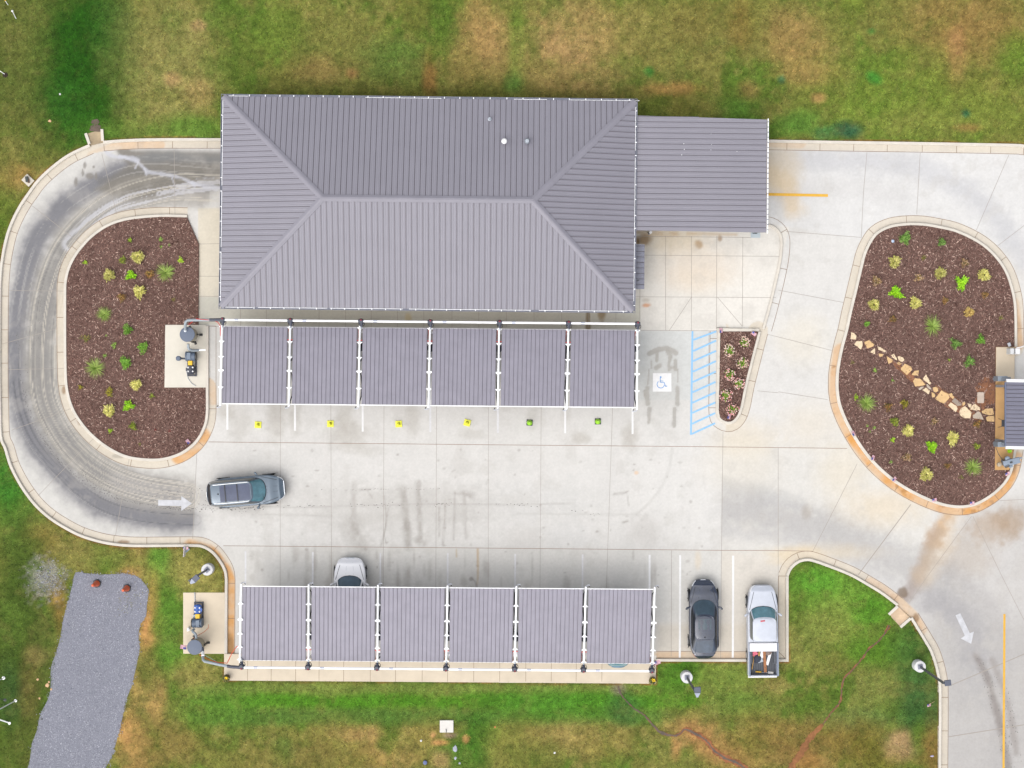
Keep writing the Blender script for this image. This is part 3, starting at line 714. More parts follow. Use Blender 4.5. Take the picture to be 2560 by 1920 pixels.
# dark dotted tyre tracks
mb = MB()
def track(path, w, dens, seed, spread=0):
    r = random.Random(seed)
    pts = curve(path, 3)
    for i in range(len(pts) - 1):
        if r.random() > dens * (0.55 + 0.45 * math.sin(i * 0.11 + seed)): continue
        a = pts[i]; b = pts[i + 1]; o = r.gauss(0, spread)
        dx, dy = b[0] - a[0], b[1] - a[1]; l = math.hypot(dx, dy) or 1
        sx, sy = -dy / l * o, dx / l * o
        mb.strip([W2(a[0] + sx, a[1] + sy), W2(a[0] + dx * r.uniform(.3, 1.1) + sx, a[1] + dy * r.uniform(.3, 1.1) + sy)], w * r.uniform(.4, 1.2) * 0.025, 0.0035)
T0 = [(60, 975), (72, 1030), (95, 1080), (140, 1140), (190, 1190), (240, 1220), (300, 1248), (360, 1264), (420, 1270), (520, 1274), (660, 1270)]
track(T0, 2.2, .9, 1, 2.0); track(T0, 1.6, .8, 2, 3.5); track(T0, 1.4, .5, 3, 7)
for k, dy in enumerate((0, 12, 20, 30, 42, 52)):
    track([(205, 1165 + dy * .4), (250, 1180 + dy), (310, 1198 + dy), (380, 1210 + dy), (480, 1222 + dy * .9), (540, 1232 + dy * .8)], 1.2, .62, 10 + k, 1.4)
track([(45, 800), (48, 900), (58, 980)], 2.2, .6, 20, 3); track([(72, 800), (70, 900), (82, 980)], 1.2, .4, 21, 5)
for k in range(6):
    track([(2440 + 9 * k, 1640 + 8 * k), (2470 + 10 * k, 1730), (2496 + 9 * k, 1830), (2515 + 8 * k, 1925)], 1.6, .5, 30 + k, 2.0)
track([(640, 1266), (900, 1264), (1100, 1260), (1300, 1262), (1500, 1286)], 1.4, .5, 41, 2.5); track([(800, 1224), (960, 1223), (1100, 1222)], 1.1, .5, 42, 1.5)
for k in range(5):
    track([(180 - 9 * k, 620), (140 - 8 * k, 700), (115 - 7 * k, 800), (105 - 7 * k, 900)], 1.0, .3, 50 + k, 1.5)
mb.build("tyre_marks", mat("tyre_mark", C(120, 118, 116), 0.95), PAVEMENT)

# ------------------------------------------------------------------ kerbs, raised slabs, beds
def kerb_run(pts, wpx, side, z1=0.15, name="kerb", m=None):
    """pts in photo px along the back of the kerb; the kerb extends wpx to `side`"""
    inner = offset(pts, wpx * side)
    a = [W2(*p) for p in pts]; b = [W2(*p) for p in inner]
    b2 = [W2(*p) for p in offset(pts, (wpx - 1.2) * side)]
    mb = MB(); n = len(a); v = []
    for i in range(n):
        v += [(a[i][0], a[i][1], -0.08), (a[i][0], a[i][1], z1), (b2[i][0], b2[i][1], z1), (b[i][0], b[i][1], z1 - 0.035), (b[i][0], b[i][1], -0.02)]
    f = []
    for i in range(n - 1):
        for k in range(4):
            q = (i * 5 + k, i * 5 + k + 1, (i + 1) * 5 + k + 1, (i + 1) * 5 + k)
            f.append(q if side < 0 else q[::-1])
    f += [[0, 1, 2, 3, 4] if side > 0 else [4, 3, 2, 1, 0], [(n - 1) * 5 + k for k in ((4, 3, 2, 1, 0) if side > 0 else (0, 1, 2, 3, 4))]]
    mb.add(v, f)
    o = mb.build(name, m or M_kerb)
    struct(o)
    # gutter joint line and cross joints
    gj = MB()
    gl = offset(pts, 24.5 * side)
    gj.strip([W2(*p) for p in gl], 0.03, 0.0045)
    acc = 40.0
    for i in range(1, n):
        acc += math.dist(pts[i], pts[i - 1])
        if acc > 82:
            acc = 0
            p0 = offset(pts[max(0, i - 1):i + 2], (wpx + 0.3) * side)[min(1, i)]; p1 = offset(pts[max(0, i - 1):i + 2], 24.5 * side)[min(1, i)]
            gj.strip([W2(*p0), W2(*p1)], 0.03, 0.0055)
    gj.build("gutter_joint", M_joint, o)
    return o
# photo axes have y down, so "left of travel" by offset() is on the right-hand side as drawn
kerb_run(OUT_A, 7, -1)
kerb_run(OUT_A2, 7, -1)
kerb_run(OUT_C[:3] + [(1970.6, 1440)], 7, -1)
kerb_run(OUT_D, 7, -1)
kerb_run(OUT_E, 7, -1)
kerb_run(OUT_G, 7, -1)
kerb_run(BED_L_CURVE + [(515.6, 815)], 7, 1)
kerb_run(BED_R_CURVE[::-1] if False else BED_R_CURVE, 7, 1)
kerb_run(ISLAND_CURVE, 7, -1)
mb = MB(); mb.prism([W2(*p) for p in ((1792, 828.5), (1792, 820.5), (1898, 822), (1896, 828.5))], -0.05, 0.148)
struct(mb.build("kerb", M_kerb))
# kerb ramp of the walk beside the drive-through lane
RAMP = curve([(1905, 566), (1925, 568), (1942, 580), (1950, 600), (1948, 640), (1940, 684), (1922, 760), (1905, 822)], 6)
kerb_run(RAMP, 7, -1, 0.10)
kerb_run([(0, 0), (1, 0)], 1, 1, -0.03) if False else None
# drain channels: two little walls each side of a concrete apron
for walls, apron in ((([(256, 323.5), (258, 353)], [(215.5, 334), (225, 361)]), [(217, 335), (257, 324), (259, 356), (226, 364)]),
                     (([(2220.9, 1535.5), (2243, 1515)], [(2249.8, 1567), (2275, 1545)]), [(2222, 1537), (2243, 1514), (2276, 1545), (2251, 1567)])):
    mb = MB(); mb.prism([W2(*p) for p in apron], -0.06, 0.085)
    ap = struct(mb.build("drain_apron", mat("wet_concrete_%d" % int(apron[0][0]), C(176, 156, 124) if apron[0][0] < 1000 else C(214, 186, 154), 0.6, var=0.25, scale=1.5)))
    for w_ in walls:
        mb = MB()
        d = (w_[1][0] - w_[0][0], w_[1][1] - w_[0][1]); l = math.hypot(*d); nxy = (-d[1] / l * 3.6, d[0] / l * 3.6)
        mb.prism([W2(w_[0][0] + nxy[0], w_[0][1] + nxy[1]), W2(w_[1][0] + nxy[0], w_[1][1] + nxy[1]), W2(w_[1][0] - nxy[0], w_[1][1] - nxy[1]), W2(w_[0][0] - nxy[0], w_[0][1] - nxy[1])], -0.06, 0.17)
        mb.build("apron_wall", M_kerb, ap, bevel=0.015)
# wet mud below the upper drain
# raised slabs
def slab(poly, z, name, m, joints=(), jw=0.024):
    mb = MB(); mb.prism([W2(*p) for p in poly], -0.06, z)
    o = struct(mb.build(name, m, bevel=0.012))
    if joints:
        j = MB()
        for a, b in joints: j.strip([W2(*a), W2(*b)], jw, z + 0.003)
        j.build("slab_joint", M_joint, o)
    return o
slab([(561, 1634), (605, 1634), (605, 1644), (1640, 1652.5), (1638.8, 1708.5), (561, 1700.5)], 0.12, "sidewalk", mat("sidewalk_concrete", C(230, 216, 194), 0.85, var=0.08, scale=0.9, bump=0.1),
     [((xx, 1646), (xx - 0.5, 1703)) for xx in (620, 679, 740, 798.5, 860, 926.4, 989.5, 1056, 1119.4, 1184.8, 1249.6, 1314.7, 1378.4, 1440.6, 1504.8)])
slab(PAD_LOW, 0.10, "equipment_slab", mat("slab_low", C(234, 219, 195), 0.85, var=0.08, scale=0.8, bump=0.1))
slab(PAD_L, 0.14, "equipment_slab", mat("slab_left", C(234, 228, 214), 0.85, var=0.07, scale=0.8, bump=0.1))
slab(PAD_R, 0.14, "booth_slab", mat("slab_booth", C(222, 176, 118), 0.85, var=0.18, scale=0.5, bump=0.1))
slab([(2488.7, 868), (2534.5, 868), (2534.5, 948), (2488, 948)], 0.156, "booth_slab", mat("slab_booth_pale", C(222, 206, 182), 0.85, var=0.08, scale=0.8))
# mulch beds
M_mulch = mat("mulch_ground", C(122, 96, 88), 0.95, var=0.4, scale=14, bump=0.7, spec=0.1)
def bed(poly, seed, n):
    mb = MB(); mb.prism([W2(*p) for p in poly], -0.05, 0.10)
    struct(mb.build("mulch_bed", M_mulch))
    rs = np.random.RandomState(seed)
    xs_ = [p[0] for p in poly]; ys_ = [p[1] for p in poly]
    P = np.stack([rs.uniform(min(xs_), max(xs_), n * 2), rs.uniform(min(ys_), max(ys_), n * 2)], 1)
    d = sdf(P[:, 0], P[:, 1], poly)
    P = P[d < -1.5][:n]
    return P
def chips(P, name, m, cols, lmin, lmax, wmin, wmax, z0, zr, seed, label):
    rs = np.random.RandomState(seed)
    n = len(P); s = (CAM_H - z0) / FPX
    c = np.stack([(P[:, 0] - 1280) * s, (960 - P[:, 1]) * s, z0 + rs.uniform(0, zr, n)], 1)
    a = rs.uniform(0, 2 * np.pi, n); L = rs.uniform(lmin, lmax, n) ** 1.0 / 2; Wd = rs.uniform(wmin, wmax, n) / 2
    u = np.stack([np.cos(a), np.sin(a), rs.normal(0, .25, n)], 1); v = np.stack([-np.sin(a), np.cos(a), rs.normal(0, .35, n)], 1)
    V = np.stack([c - u * L[:, None] - v * Wd[:, None], c + u * L[:, None] - v * Wd[:, None] * .6, c + u * L[:, None] * .9 + v * Wd[:, None], c - u * L[:, None] + v * Wd[:, None] * .7], 1).reshape(-1, 3)
    F = np.arange(n * 4).reshape(-1, 4)
    ci = nlin(np.array(cols))[rs.randint(0, len(cols), n)] * (1.32 * rs.uniform(.7, 1.3, n) * (.70 + .6 * vnoise(P[:, 0], P[:, 1], 42, 71, 3)))[:, None]
    o = np_mesh(name, V, F, m, np.repeat(ci, 4, 0))
    o["kind"] = "stuff"; o["label"] = label
    return o
P = np.vstack([bed(BED_L, 1, 17000), bed(BED_R, 2, 26000), bed(ISLAND, 3, 2600)])
P = P[sdf(P[:, 0], P[:, 1], PAD_R) > 1.5]
# bare clay showing near the booth
nzb = vnoise(P[:, 0], P[:, 1], 30, 77, 3)
clay = ell(P[:, 0], P[:, 1], 2468, 985, 24, 36, 0.5, 0.4, nzb, 0.3) + ell(P[:, 0], P[:, 1], 2260, 930, 40, 8, 0.75, 0.5, nzb, 0.3) + 0.8 * ell(P[:, 0], P[:, 1], 2385, 1010, 60, 14, 0.6, 0.5, nzb, 0.4) + .7 * ell(P[:, 0], P[:, 1], 290, 655, 22, 12, 0.3, .5, nzb, .4) + .6 * ell(P[:, 0], P[:, 1], 2440, 1080, 18, 22, 0, .5, nzb, .4)
P = P[RS.rand(len(P)) > clay * 0.66]
M_chip = mat("mulch_chip", C(90, 70, 66), 0.9, attr="Col", spec=0.15)
chips(P, "mulch_chips", M_chip, [(92, 67, 61), (106, 80, 73), (121, 94, 86), (136, 108, 99), (100, 73, 66), (86, 63, 58), (117, 89, 81), (146, 118, 107), (184, 158, 145), (126, 97, 87)], 0.05, 0.20, 0.015, 0.05, 0.105, 0.04, 5, "shredded brown bark mulch covering the planting beds")
mb = MB()
for cx, cy, rx, ry, rot in ((2466, 985, 30, 40, 0.5), (2262, 930, 44, 9, 0.75), (2390, 1012, 66, 15, 0.6)):
    pts = []
    for k in range(40):
        a = k / 40 * 2 * math.pi; rr = 1 + 0.22 * math.sin(3 * a + cx) + 0.12 * math.sin(7 * a + cy) + rnd.uniform(-.06, .06)
        x_, y_ = rx * rr * math.cos(a), ry * rr * math.sin(a)
        px_, py_ = cx + x_ * math.cos(rot) - y_ * math.sin(rot), cy + x_ * math.sin(rot) + y_ * math.cos(rot)
        px_ = min(px_, 2485.5) if cx > 1000 else px_
        pts.append(W2(px_, py_))
    mb.prism(pts, 0.09, 0.104, bottom=False)
struct(mb.build("bare_soil", mat("orange_clay", C(152, 104, 76), 0.95, var=0.3, scale=6, bump=0.5)))
# gravel drive
mb = MB(); mb.prism([W2(*p) for p in GRAVEL], -0.05, 0.095)
struct(mb.build("gravel_drive", mat("gravel_ground", C(142, 144, 156), 0.95, var=0.22, scale=22, bump=0.6)))
n = 46000
P = np.stack([RS.uniform(20, 385, n), RS.uniform(1425, 2000, n)], 1)
d = sdf(P[:, 0], P[:, 1], GRAVEL) + (vnoise(P[:, 0], P[:, 1], 14, 51, 3) - 0.5) * 16
bare = ell(P[:, 0], P[:, 1], 320, 1500, 26, 34, 0.6, 0.6, vnoise(P[:, 0], P[:, 1], 12, 52, 3), 0.8)
P1 = P[(d < np.where(RS.rand(n) < .12, RS.uniform(-1, 9, n), -1)) & (RS.rand(n) > bare * 0.35)]
P2 = np.stack([RS.normal(120, 19, 420), RS.normal(1448, 19, 420)], 1)
n = len(P1) + len(P2)
P = np.vstack([P1, P2]); s = (CAM_H - 0.09) / FPX
c = np.stack([(P[:, 0] - 1280) * s, (960 - P[:, 1]) * s, np.full(n, 0.09)], 1)
r_ = RS.uniform(0.018, 0.05, n); a0 = RS.uniform(0, 6.28, n)
ring = np.stack([np.stack([np.cos(a0 + k * 2.094) * r_ * RS.uniform(.7, 1.3, n), np.sin(a0 + k * 2.094) * r_ * RS.uniform(.7, 1.3, n), np.zeros(n)], 1) for k in range(3)], 1)
V = np.concatenate([c[:, None, :] + ring, (c + np.stack([RS.normal(0, .008, n), RS.normal(0, .008, n), r_ * RS.uniform(.4, .9, n)], 1))[:, None, :]], 1).reshape(-1, 3)
F = (np.arange(n)[:, None, None] * 4 + np.array([[0, 1, 3], [1, 2, 3], [2, 0, 3]])[None]).reshape(-1, 3)
cc = nlin(np.array([(154, 156, 168), (138, 140, 153), (120, 123, 135), (168, 170, 180), (190, 192, 200), (146, 148, 161)]))[RS.randint(0, 6, n)] * (.88 + .4 * (.5 * vnoise(P[:, 0], P[:, 1], 26, 55, 3) + .5 * vnoise(P[:, 0] * 3 + P[:, 1] * .6, P[:, 1] * .4, 60, 56, 2)))[:, None]
gr = np_mesh("gravel", V, F, mat("gravel_stone", C(140, 142, 156), 0.9, attr="Col", spec=0.2), np.repeat(cc, 4, 0), nper=3)
gr["kind"] = "stuff"; gr["label"] = "loose blue grey crushed stone on the lower left drive"

# erosion gullies in the lawn
M_gully = mat("eroded_clay", C(152, 98, 62), 0.95, var=0.45, scale=3.0, bump=0.8)
M_mud = mat("dark_mud", C(98, 80, 66), 0.6, var=0.35, scale=3.0, bump=0.6)
def gully(path, widths, m, z, name, seed):
    r = random.Random(seed); pts = curve(path, 4)
    ws = []
    for i in range(len(pts)):
        t = i / (len(pts) - 1) * (len(widths) - 1); k = min(int(t), len(widths) - 2)
        ws.append(0.025 * max(1.0, (widths[k] + (widths[k + 1] - widths[k]) * (t - k)) * (1 + 0.35 * math.sin(i * .9 + seed) * r.random() + r.uniform(-.3, .3))))
    pts = [(p[0] + r.uniform(-.9, .9), p[1] + r.uniform(-.9, .9)) for p in pts]
    mb = MB(); mb.strip([W2(*p) for p in pts], ws, z)
    return struct(mb.build(name, m))
G1 = [(1545, 1715), (1552, 1735), (1566, 1752), (1585, 1770), (1610, 1787), (1622, 1800), (1638, 1818), (1650, 1830), (1680, 1838), (1698, 1834), (1712, 1822), (1735, 1832), (1765, 1850), (1785, 1875), (1810, 1893), (1835, 1903), (1855, 1915), (1872, 1930)]
gully(G1, [3, 2, 2, 4, 5, 6, 12, 14, 16, 16, 16], M_gully, 0.106, "erosion_gully", 3)
gully(G1, [5, 2, 3, 4, 6, 3, 6, 3, 4, 6, 4], M_mud, 0.112, "erosion_gully", 4)
G2 = [(2222, 1562), (2214, 1578), (2195, 1602), (2172, 1620), (2155, 1645), (2132, 1672), (2110, 1695), (2103, 1720), (2100, 1752), (2078, 1780), (2056, 1810)]
gully(G2, [8, 4, 4, 5, 4, 4, 4, 5, 4, 3], M_gully, 0.106, "erosion_gully", 5)
gully(G2, [3, 2, 1.5, 2, 1.5, 1.5], M_mud, 0.112, "erosion_gully", 8)
gully([(2056, 1810), (2040, 1826), (2020, 1850), (2003, 1880), (1985, 1905), (1970, 1935)], [8, 14, 16, 15, 18], mat("red_clay", C(152, 102, 62), 0.95, var=0.35, scale=3.0, bump=0.8), 0.107, "erosion_gully", 6)
gully([(238, 300), (240, 312), (240, 330)], [14, 24, 28], M_mud, 0.1, "erosion_gully", 9)

# ------------------------------------------------------------------ grass blades over the lawn
GX, GY, gbase, gpd, gnx, gny = GRASS
n = 420000
P = np.stack([RS.uniform(-60, 2620, n), RS.uniform(-60, 1980, n)], 1)
gi = np.clip(((P[:, 0] + 260) / 3080 * (gnx - 1)).round().astype(int), 0, gnx - 1); gj = np.clip(((P[:, 1] + 260) / 2440 * (gny - 1)).round().astype(int), 0, gny - 1)
okm = gpd[gj, gi] > 2.5
for poly in (GRAVEL, [(455, 1478), (566, 1478), (566, 1637), (455, 1637)], [(212, 320), (262, 320), (262, 370), (212, 370)], [(2216, 1530), (2243, 1508), (2284, 1545), (2255, 1575)]):
    dd = sdf(P[:, 0], P[:, 1], poly)
    okm &= (dd > 0) if poly is not GRAVEL else (dd + (vnoise(P[:, 0], P[:, 1], 14, 51, 3) - 0.5) * 16 > -1) | (RS.rand(n) < 0.6 * ell(P[:, 0], P[:, 1], 322, 1500, 24, 30, 0.6, 0.5, vnoise(P[:, 0], P[:, 1], 10, 53, 3), 0.9))
col = gbase[gj, gi]
green = col[:, 1] / (col[:, 0] + 1e-6)           # bare soil carries fewer blades
okm &= RS.rand(n) < np.clip((green - 0.45) * 2.4, 0.12, 1.0)
for pth, wd in ((G1, 5), (G2, 3), ([(2056, 1810), (2020, 1850), (1970, 1935)], 7)):
    okm &= seg_dist(P[:, 0], P[:, 1], pth) > wd
P = P[okm]; col = col[okm]; gz = Zg[gj[okm], gi[okm]]; n = len(P)
s = (CAM_H - 0.1) / FPX
b0 = np.stack([(P[:, 0] - 1280) * s, (960 - P[:, 1]) * s, gz], 1)
a = RS.uniform(0, 6.283, n); L = RS.uniform(0.05, 0.17, n); wd = RS.uniform(0.012, 0.03, n)
hh = RS.uniform(0.03, 0.09, n)
dirv = np.stack([np.cos(a), np.sin(a), np.zeros(n)], 1); sv = np.stack([-np.sin(a), np.cos(a), np.zeros(n)], 1)
V = np.stack([b0 + sv * wd[:, None], b0 - sv * wd[:, None], b0 + dirv * L[:, None] + np.stack([np.zeros(n), np.zeros(n), hh], 1)], 1).reshape(-1, 3)
jit = RS.uniform(0.55, 1.5, n)[:, None] * np.stack([RS.uniform(.9, 1.15, n), np.ones(n), RS.uniform(.8, 1.2, n)], 1)
gb = np_mesh("grass", V, np.arange(n * 3).reshape(-1, 3), mat("grass_blade", (0.08, 0.1, 0.02), 0.8, attr="Col", spec=0.15), np.repeat(np.clip(col * 1.08 * jit, 0, .6), 3, 0), nper=3)
gb["kind"] = "stuff"; gb["label"] = "short patchy green and straw coloured grass of the lawns"
# ------------------------------------------------------------------ painted markings
M_wpaint = mat("road_white", C(250, 250, 250), 0.7, var=0.06, scale=5)
M_wworn = mat("road_white_worn", C(234, 234, 236), 0.8, var=0.10, scale=4)
M_blue = mat("road_blue", C(152, 206, 250), 0.7, var=0.08, scale=4)
M_bluesym = mat("road_blue_symbol", C(116, 172, 236), 0.7, var=0.05, scale=4)
M_yel = mat("road_yellow", C(240, 186, 62), 0.7, var=0.10, scale=4)
for i, (x, y0, y1) in enumerate(((568.5, 850, 1074), (737.5, 850, 1077), (906.8, 850, 1079), (1076, 850, 1080), (1244.7, 850, 1082), (1413, 850, 1083), (1581.5, 850, 1085))):
    mb = MB(); mb.strip([W2(x - 0.5, y0), W2(x, y1)], 0.125, 0.008); struct(mb.build("parking_line", M_wpaint if i in (0, 1, 2, 5, 6) else M_wworn))
for i, (x, y0, y1) in enumerate(((614, 1378, 1600), (782, 1380, 1600), (951, 1382, 1600), (1119.4, 1383, 1600), (1288, 1385, 1600), (1456.5, 1386, 1600), (1624, 1387, 1600), (1700.4, 1388, 1644.5), (1833, 1389, 1644.5))):
    mb = MB(); mb.strip([W2(x, y0), W2(x - (1 if i > 6 else 0.5), y1)], 0.125 if i > 5 else 0.11, 0.008); struct(mb.build("parking_line", M_wpaint if i > 5 else M_wworn))
mb = MB()
mb.strip([W2(1731.2, 828), W2(1727.3, 1087)], 0.115, 0.008)
for yr, yl in zip((828.5, 851.5, 877.4, 903, 929, 954.6, 980.5, 1006, 1032.5, 1058), (849.7, 877.8, 903, 929.3, 955.2, 980.8, 1007, 1032.4, 1059.5, 1084.8)):
    xr = 1790.7 - (yr - 828) * 0.013; xl = 1733.4 - (yl - 849) * 0.015
    mb.strip([W2(xl, yl), W2(xr, yr)], 0.11, 0.0095)
struct(mb.build("access_aisle_hatching", M_blue))
mb = MB(); mb.prism([W2(*p) for p in ((1632.4, 933), (1678.4, 933), (1678.6, 979), (1632, 979))], 0.003, 0.008); o = struct(mb.build("accessible_parking_symbol", M_wpaint))
mb = MB()
c6 = lambda x, y: W2(1580 + x / 5.53, 800 + y / 5.53)
def sl(*p, w=0.045): mb.strip([c6(*q) for q in p], w, 0.0105)
hx, hy = c6(397, 790); mb.prism([(hx + .058 * math.cos(k * .5236), hy + .058 * math.sin(k * .5236)) for k in range(12)], 0.009, 0.0105)
sl((391, 800), (390, 862)); sl((388, 860), (446, 862)); sl((443, 862), (466, 920)); sl((462, 920), (487, 911)); sl((391, 842), (432, 843), w=0.04)
sl(*[(397 + 50 * math.cos(math.radians(a)), 890 + 50 * math.sin(math.radians(a))) for a in range(8, 238, 8)])
mb.build("wheelchair_mark", M_bluesym, o)
for pts in (((395.5, 1249.5), (453.4, 1250.5), (453.4, 1240), (479.5, 1258.6), (453.4, 1277), (453.4, 1265), (395.5, 1264)), ((2388.7, 1538.4), (2400.8, 1533.2), (2424.5, 1583), (2434.6, 1579), (2427.8, 1609.5), (2401.7, 1596), (2412, 1589))):
    mb = MB(); mb.prism([W2(*p) for p in pts], 0.003, 0.009); struct(mb.build("direction_arrow", mat("arrow_paint", C(214, 215, 220), 0.8, var=0.14, scale=3)))
mb = MB(); mb.strip([W2(1912, 485.6), W2(2070, 488.8)], 0.175, 0.008); struct(mb.build("yellow_line", M_yel))
mb = MB(); mb.strip([W2(2511, 1535), W2(2508.8, 1920), W2(2507, 2140)], 0.135, 0.008); struct(mb.build("yellow_line", M_yel))

# ------------------------------------------------------------------ car wash building
M_roof = mat("roof_steel", C(150, 148, 159), 0.42, var=0.035, scale=0.5, spec=0.4)
M_ribshade = mat("roof_rib_shade", C(84, 76, 84), 0.6)  # shade on the rib sides put into this dark colour
M_ridge = mat("ridge_flashing", C(150, 148, 159), 0.4, var=0.06, scale=0.9, spec=0.4)
M_gutter = mat("gutter_steel", C(138, 142, 158), 0.4, 0.2, var=0.1, scale=2)
M_wall = mat("tan_brick", C(176, 150, 122), 0.85, var=0.18, scale=5, bump=0.3)
M_door = mat("dark_opening", (0.02, 0.022, 0.025), 0.5)
ZE, ZR = 3.1, 4.75
A0 = Vector(W(558.4, 240.5, ZE)); A1 = Vector(W(1588.5, 252.6, ZE)); A2 = Vector(W(1583, 777, ZE)); A3 = Vector(W(552, 766.5, ZE))
R0 = Vector(W(806.4, 494.5, ZR)); R1 = Vector(W(1332, 499, ZR))
_nn = (A1 - A0).cross(R0 - A0); _ns = (A2 - A3).cross(R0 - A3); _rd = _nn.cross(_ns); _rd = _rd * (1 if _rd.x > 0 else -1)
R1 = R0 + _rd * ((R1.x - R0.x) / _rd.x)      # keep the long slopes flat
bc = (A0 + A1 + A2 + A3) / 4
bld = thing("car_wash_building", (bc.x, bc.y, 0), "long car wash building under the big grey hipped metal roof", "building")
bo = (bc.x, bc.y, 0)
FACES = [([A0, A1, R1, R0], (A0, A1, R0)), ([A1, A2, R1], (A1, A2, R1)), ([A2, A3, R0, R1], (A2, A3, R0)), ([A3, A0, R0], (A3, A0, R0))]
def plane(p, q, r):
    nrm = (q - p).cross(r - p)
    return lambda x, y: p.z - (nrm.x * (x - p.x) + nrm.y * (y - p.y)) / nrm.z
PL = [plane(*f[1]) for f in FACES]
def ray_poly(p, d, poly):
    """farthest hit of the 2D ray with the polygon"""
    best = 0
    for i in range(len(poly)):
        a, b = poly[i], poly[(i + 1) % len(poly)]
        ex, ey = b.x - a.x, b.y - a.y
        den = d[0] * ey - d[1] * ex
        if abs(den) < 1e-9: continue
        t = ((a.x - p[0]) * ey - (a.y - p[1]) * ex) / den
        u = ((a.x - p[0]) * d[1] - (a.y - p[1]) * d[0]) / den
        if -1e-6 <= u <= 1 + 1e-6 and t > 1e-4: best = max(best, t)
    return best
def rib_field(mb, poly, a, b, pl, pitch, w, h, start=0.12, trim=0.0):
    L = (b - a).length; e = ((b.x - a.x) / L, (b.y - a.y) / L); nn = (-e[1], e[0])
    cen = sum(poly, Vector((0, 0, 0))) / len(poly)
    if (cen.x - a.x) * nn[0] + (cen.y - a.y) * nn[1] < 0: nn = (-nn[0], -nn[1])
    t = start
    while t < L - 0.05:
        p = (a.x + e[0] * t, a.y + e[1] * t)
        d = ray_poly((p[0] - nn[0] * 0.001, p[1] - nn[1] * 0.001), nn, poly) - trim
        if d > 0.1:
            q = (p[0] + nn[0] * d, p[1] + nn[1] * d)
            v = []
            for (x, y) in (p, q):
                for o_, z_ in ((-w / 2, 0.0), (-w / 2 * .7, h), (w / 2 * .7, h), (w / 2, 0.0)):
                    xx, yy = x + e[0] * o_, y + e[1] * o_
                    v.append((xx, yy, pl(xx, yy) + z_))
            mb.cur = 0
            mb.add(v, [(0, 1, 5, 4), (1, 2, 6, 5), (2, 3, 7, 6), (0, 3, 2, 1), (4, 5, 6, 7)])
            # thin dark strip painted in for the rib's shaded side
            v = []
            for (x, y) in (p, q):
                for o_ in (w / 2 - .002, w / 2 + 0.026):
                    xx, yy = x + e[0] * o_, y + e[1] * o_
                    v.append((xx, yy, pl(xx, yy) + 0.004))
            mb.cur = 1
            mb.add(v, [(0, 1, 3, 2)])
            # two low stiffening ribs in the pan
            mb.cur = 0
            for off in (pitch * .36, pitch * .66):
                if t + off > L - .05: continue
                p2 = (p[0] + e[0] * off, p[1] + e[1] * off)
                d2 = ray_poly((p2[0] - nn[0] * .001, p2[1] - nn[1] * .001), nn, poly) - trim
                if d2 < .1: continue
                q2_ = (p2[0] + nn[0] * d2, p2[1] + nn[1] * d2)
                v = []
                for (x, y) in (p2, q2_):
                    for o_, z_ in ((-.03, 0.0), (-.012, .006), (.012, .006), (.03, 0.0)):
                        xx, yy = x + e[0] * o_, y + e[1] * o_
                        v.append((xx, yy, pl(xx, yy) + z_))
                mb.add(v, [(0, 1, 5, 4), (1, 2, 6, 5), (2, 3, 7, 6)])
        t += pitch
mb = MB()
for (poly, _), pl in zip(FACES, PL):
    mb.cur = 0
    mb.add([(p.x, p.y, p.z) for p in poly], [list(range(len(poly)))[::-1]])
    rib_field(mb, poly, poly[0], poly[1], pl, 0.338, 0.032, 0.032, 0.2, 0.12)
mb.cur = 0
mb.add([(p.x, p.y, ZE - 0.12) for p in (A0, A1, A2, A3)], [(0, 1, 2, 3)])
Q = (A0, A1, A2, A3)
for i in range(4):
    p, q = Q[i], Q[(i + 1) % 4]
    mb.add([(p.x, p.y, ZE - .12), (q.x, q.y, ZE - .12), (q.x, q.y, ZE), (p.x, p.y, ZE)], [(0, 3, 2, 1)])
roof = mb.build("roof", [M_roof, M_ribshade], bld, bo)
def flashing(p, q, pa, pb_, w, name):
    mb = MB()
    d = Vector((q.x - p.x, q.y - p.y)); d.normalize(); n_ = Vector((-d.y, d.x))
    v = []
    for e_ in (p, q):
        l_ = (e_.x + n_.x * w, e_.y + n_.y * w); r_2 = (e_.x - n_.x * w, e_.y - n_.y * w)
        zl = min(pa(*l_), pb_(*l_)); zr_ = min(pa(*r_2), pb_(*r_2))
        v += [(l_[0], l_[1], zl + 0.005), (l_[0], l_[1], zl + .05), (e_.x + n_.x * .05, e_.y + n_.y * .05, e_.z + .06), (e_.x - n_.x * .05, e_.y - n_.y * .05, e_.z + .06), (r_2[0], r_2[1], zr_ + .05), (r_2[0], r_2[1], zr_ + .005)]
    mb.add(v, [(k, k + 1, k + 7, k + 6) for k in range(5)] + [tuple(range(6)), tuple(range(11, 5, -1))])
    return mb.build(name, M_ridge, roof, bo)
flashing(R0, R1, PL[0], PL[2], 0.2, "ridge_cap")
for p, q, a, b in ((A0, R0, 0, 3), (A1, R1, 0, 1), (A2, R1, 1, 2), (A3, R0, 2, 3)):
    flashing(p, q, PL[a], PL[b], 0.2, "hip_cap")
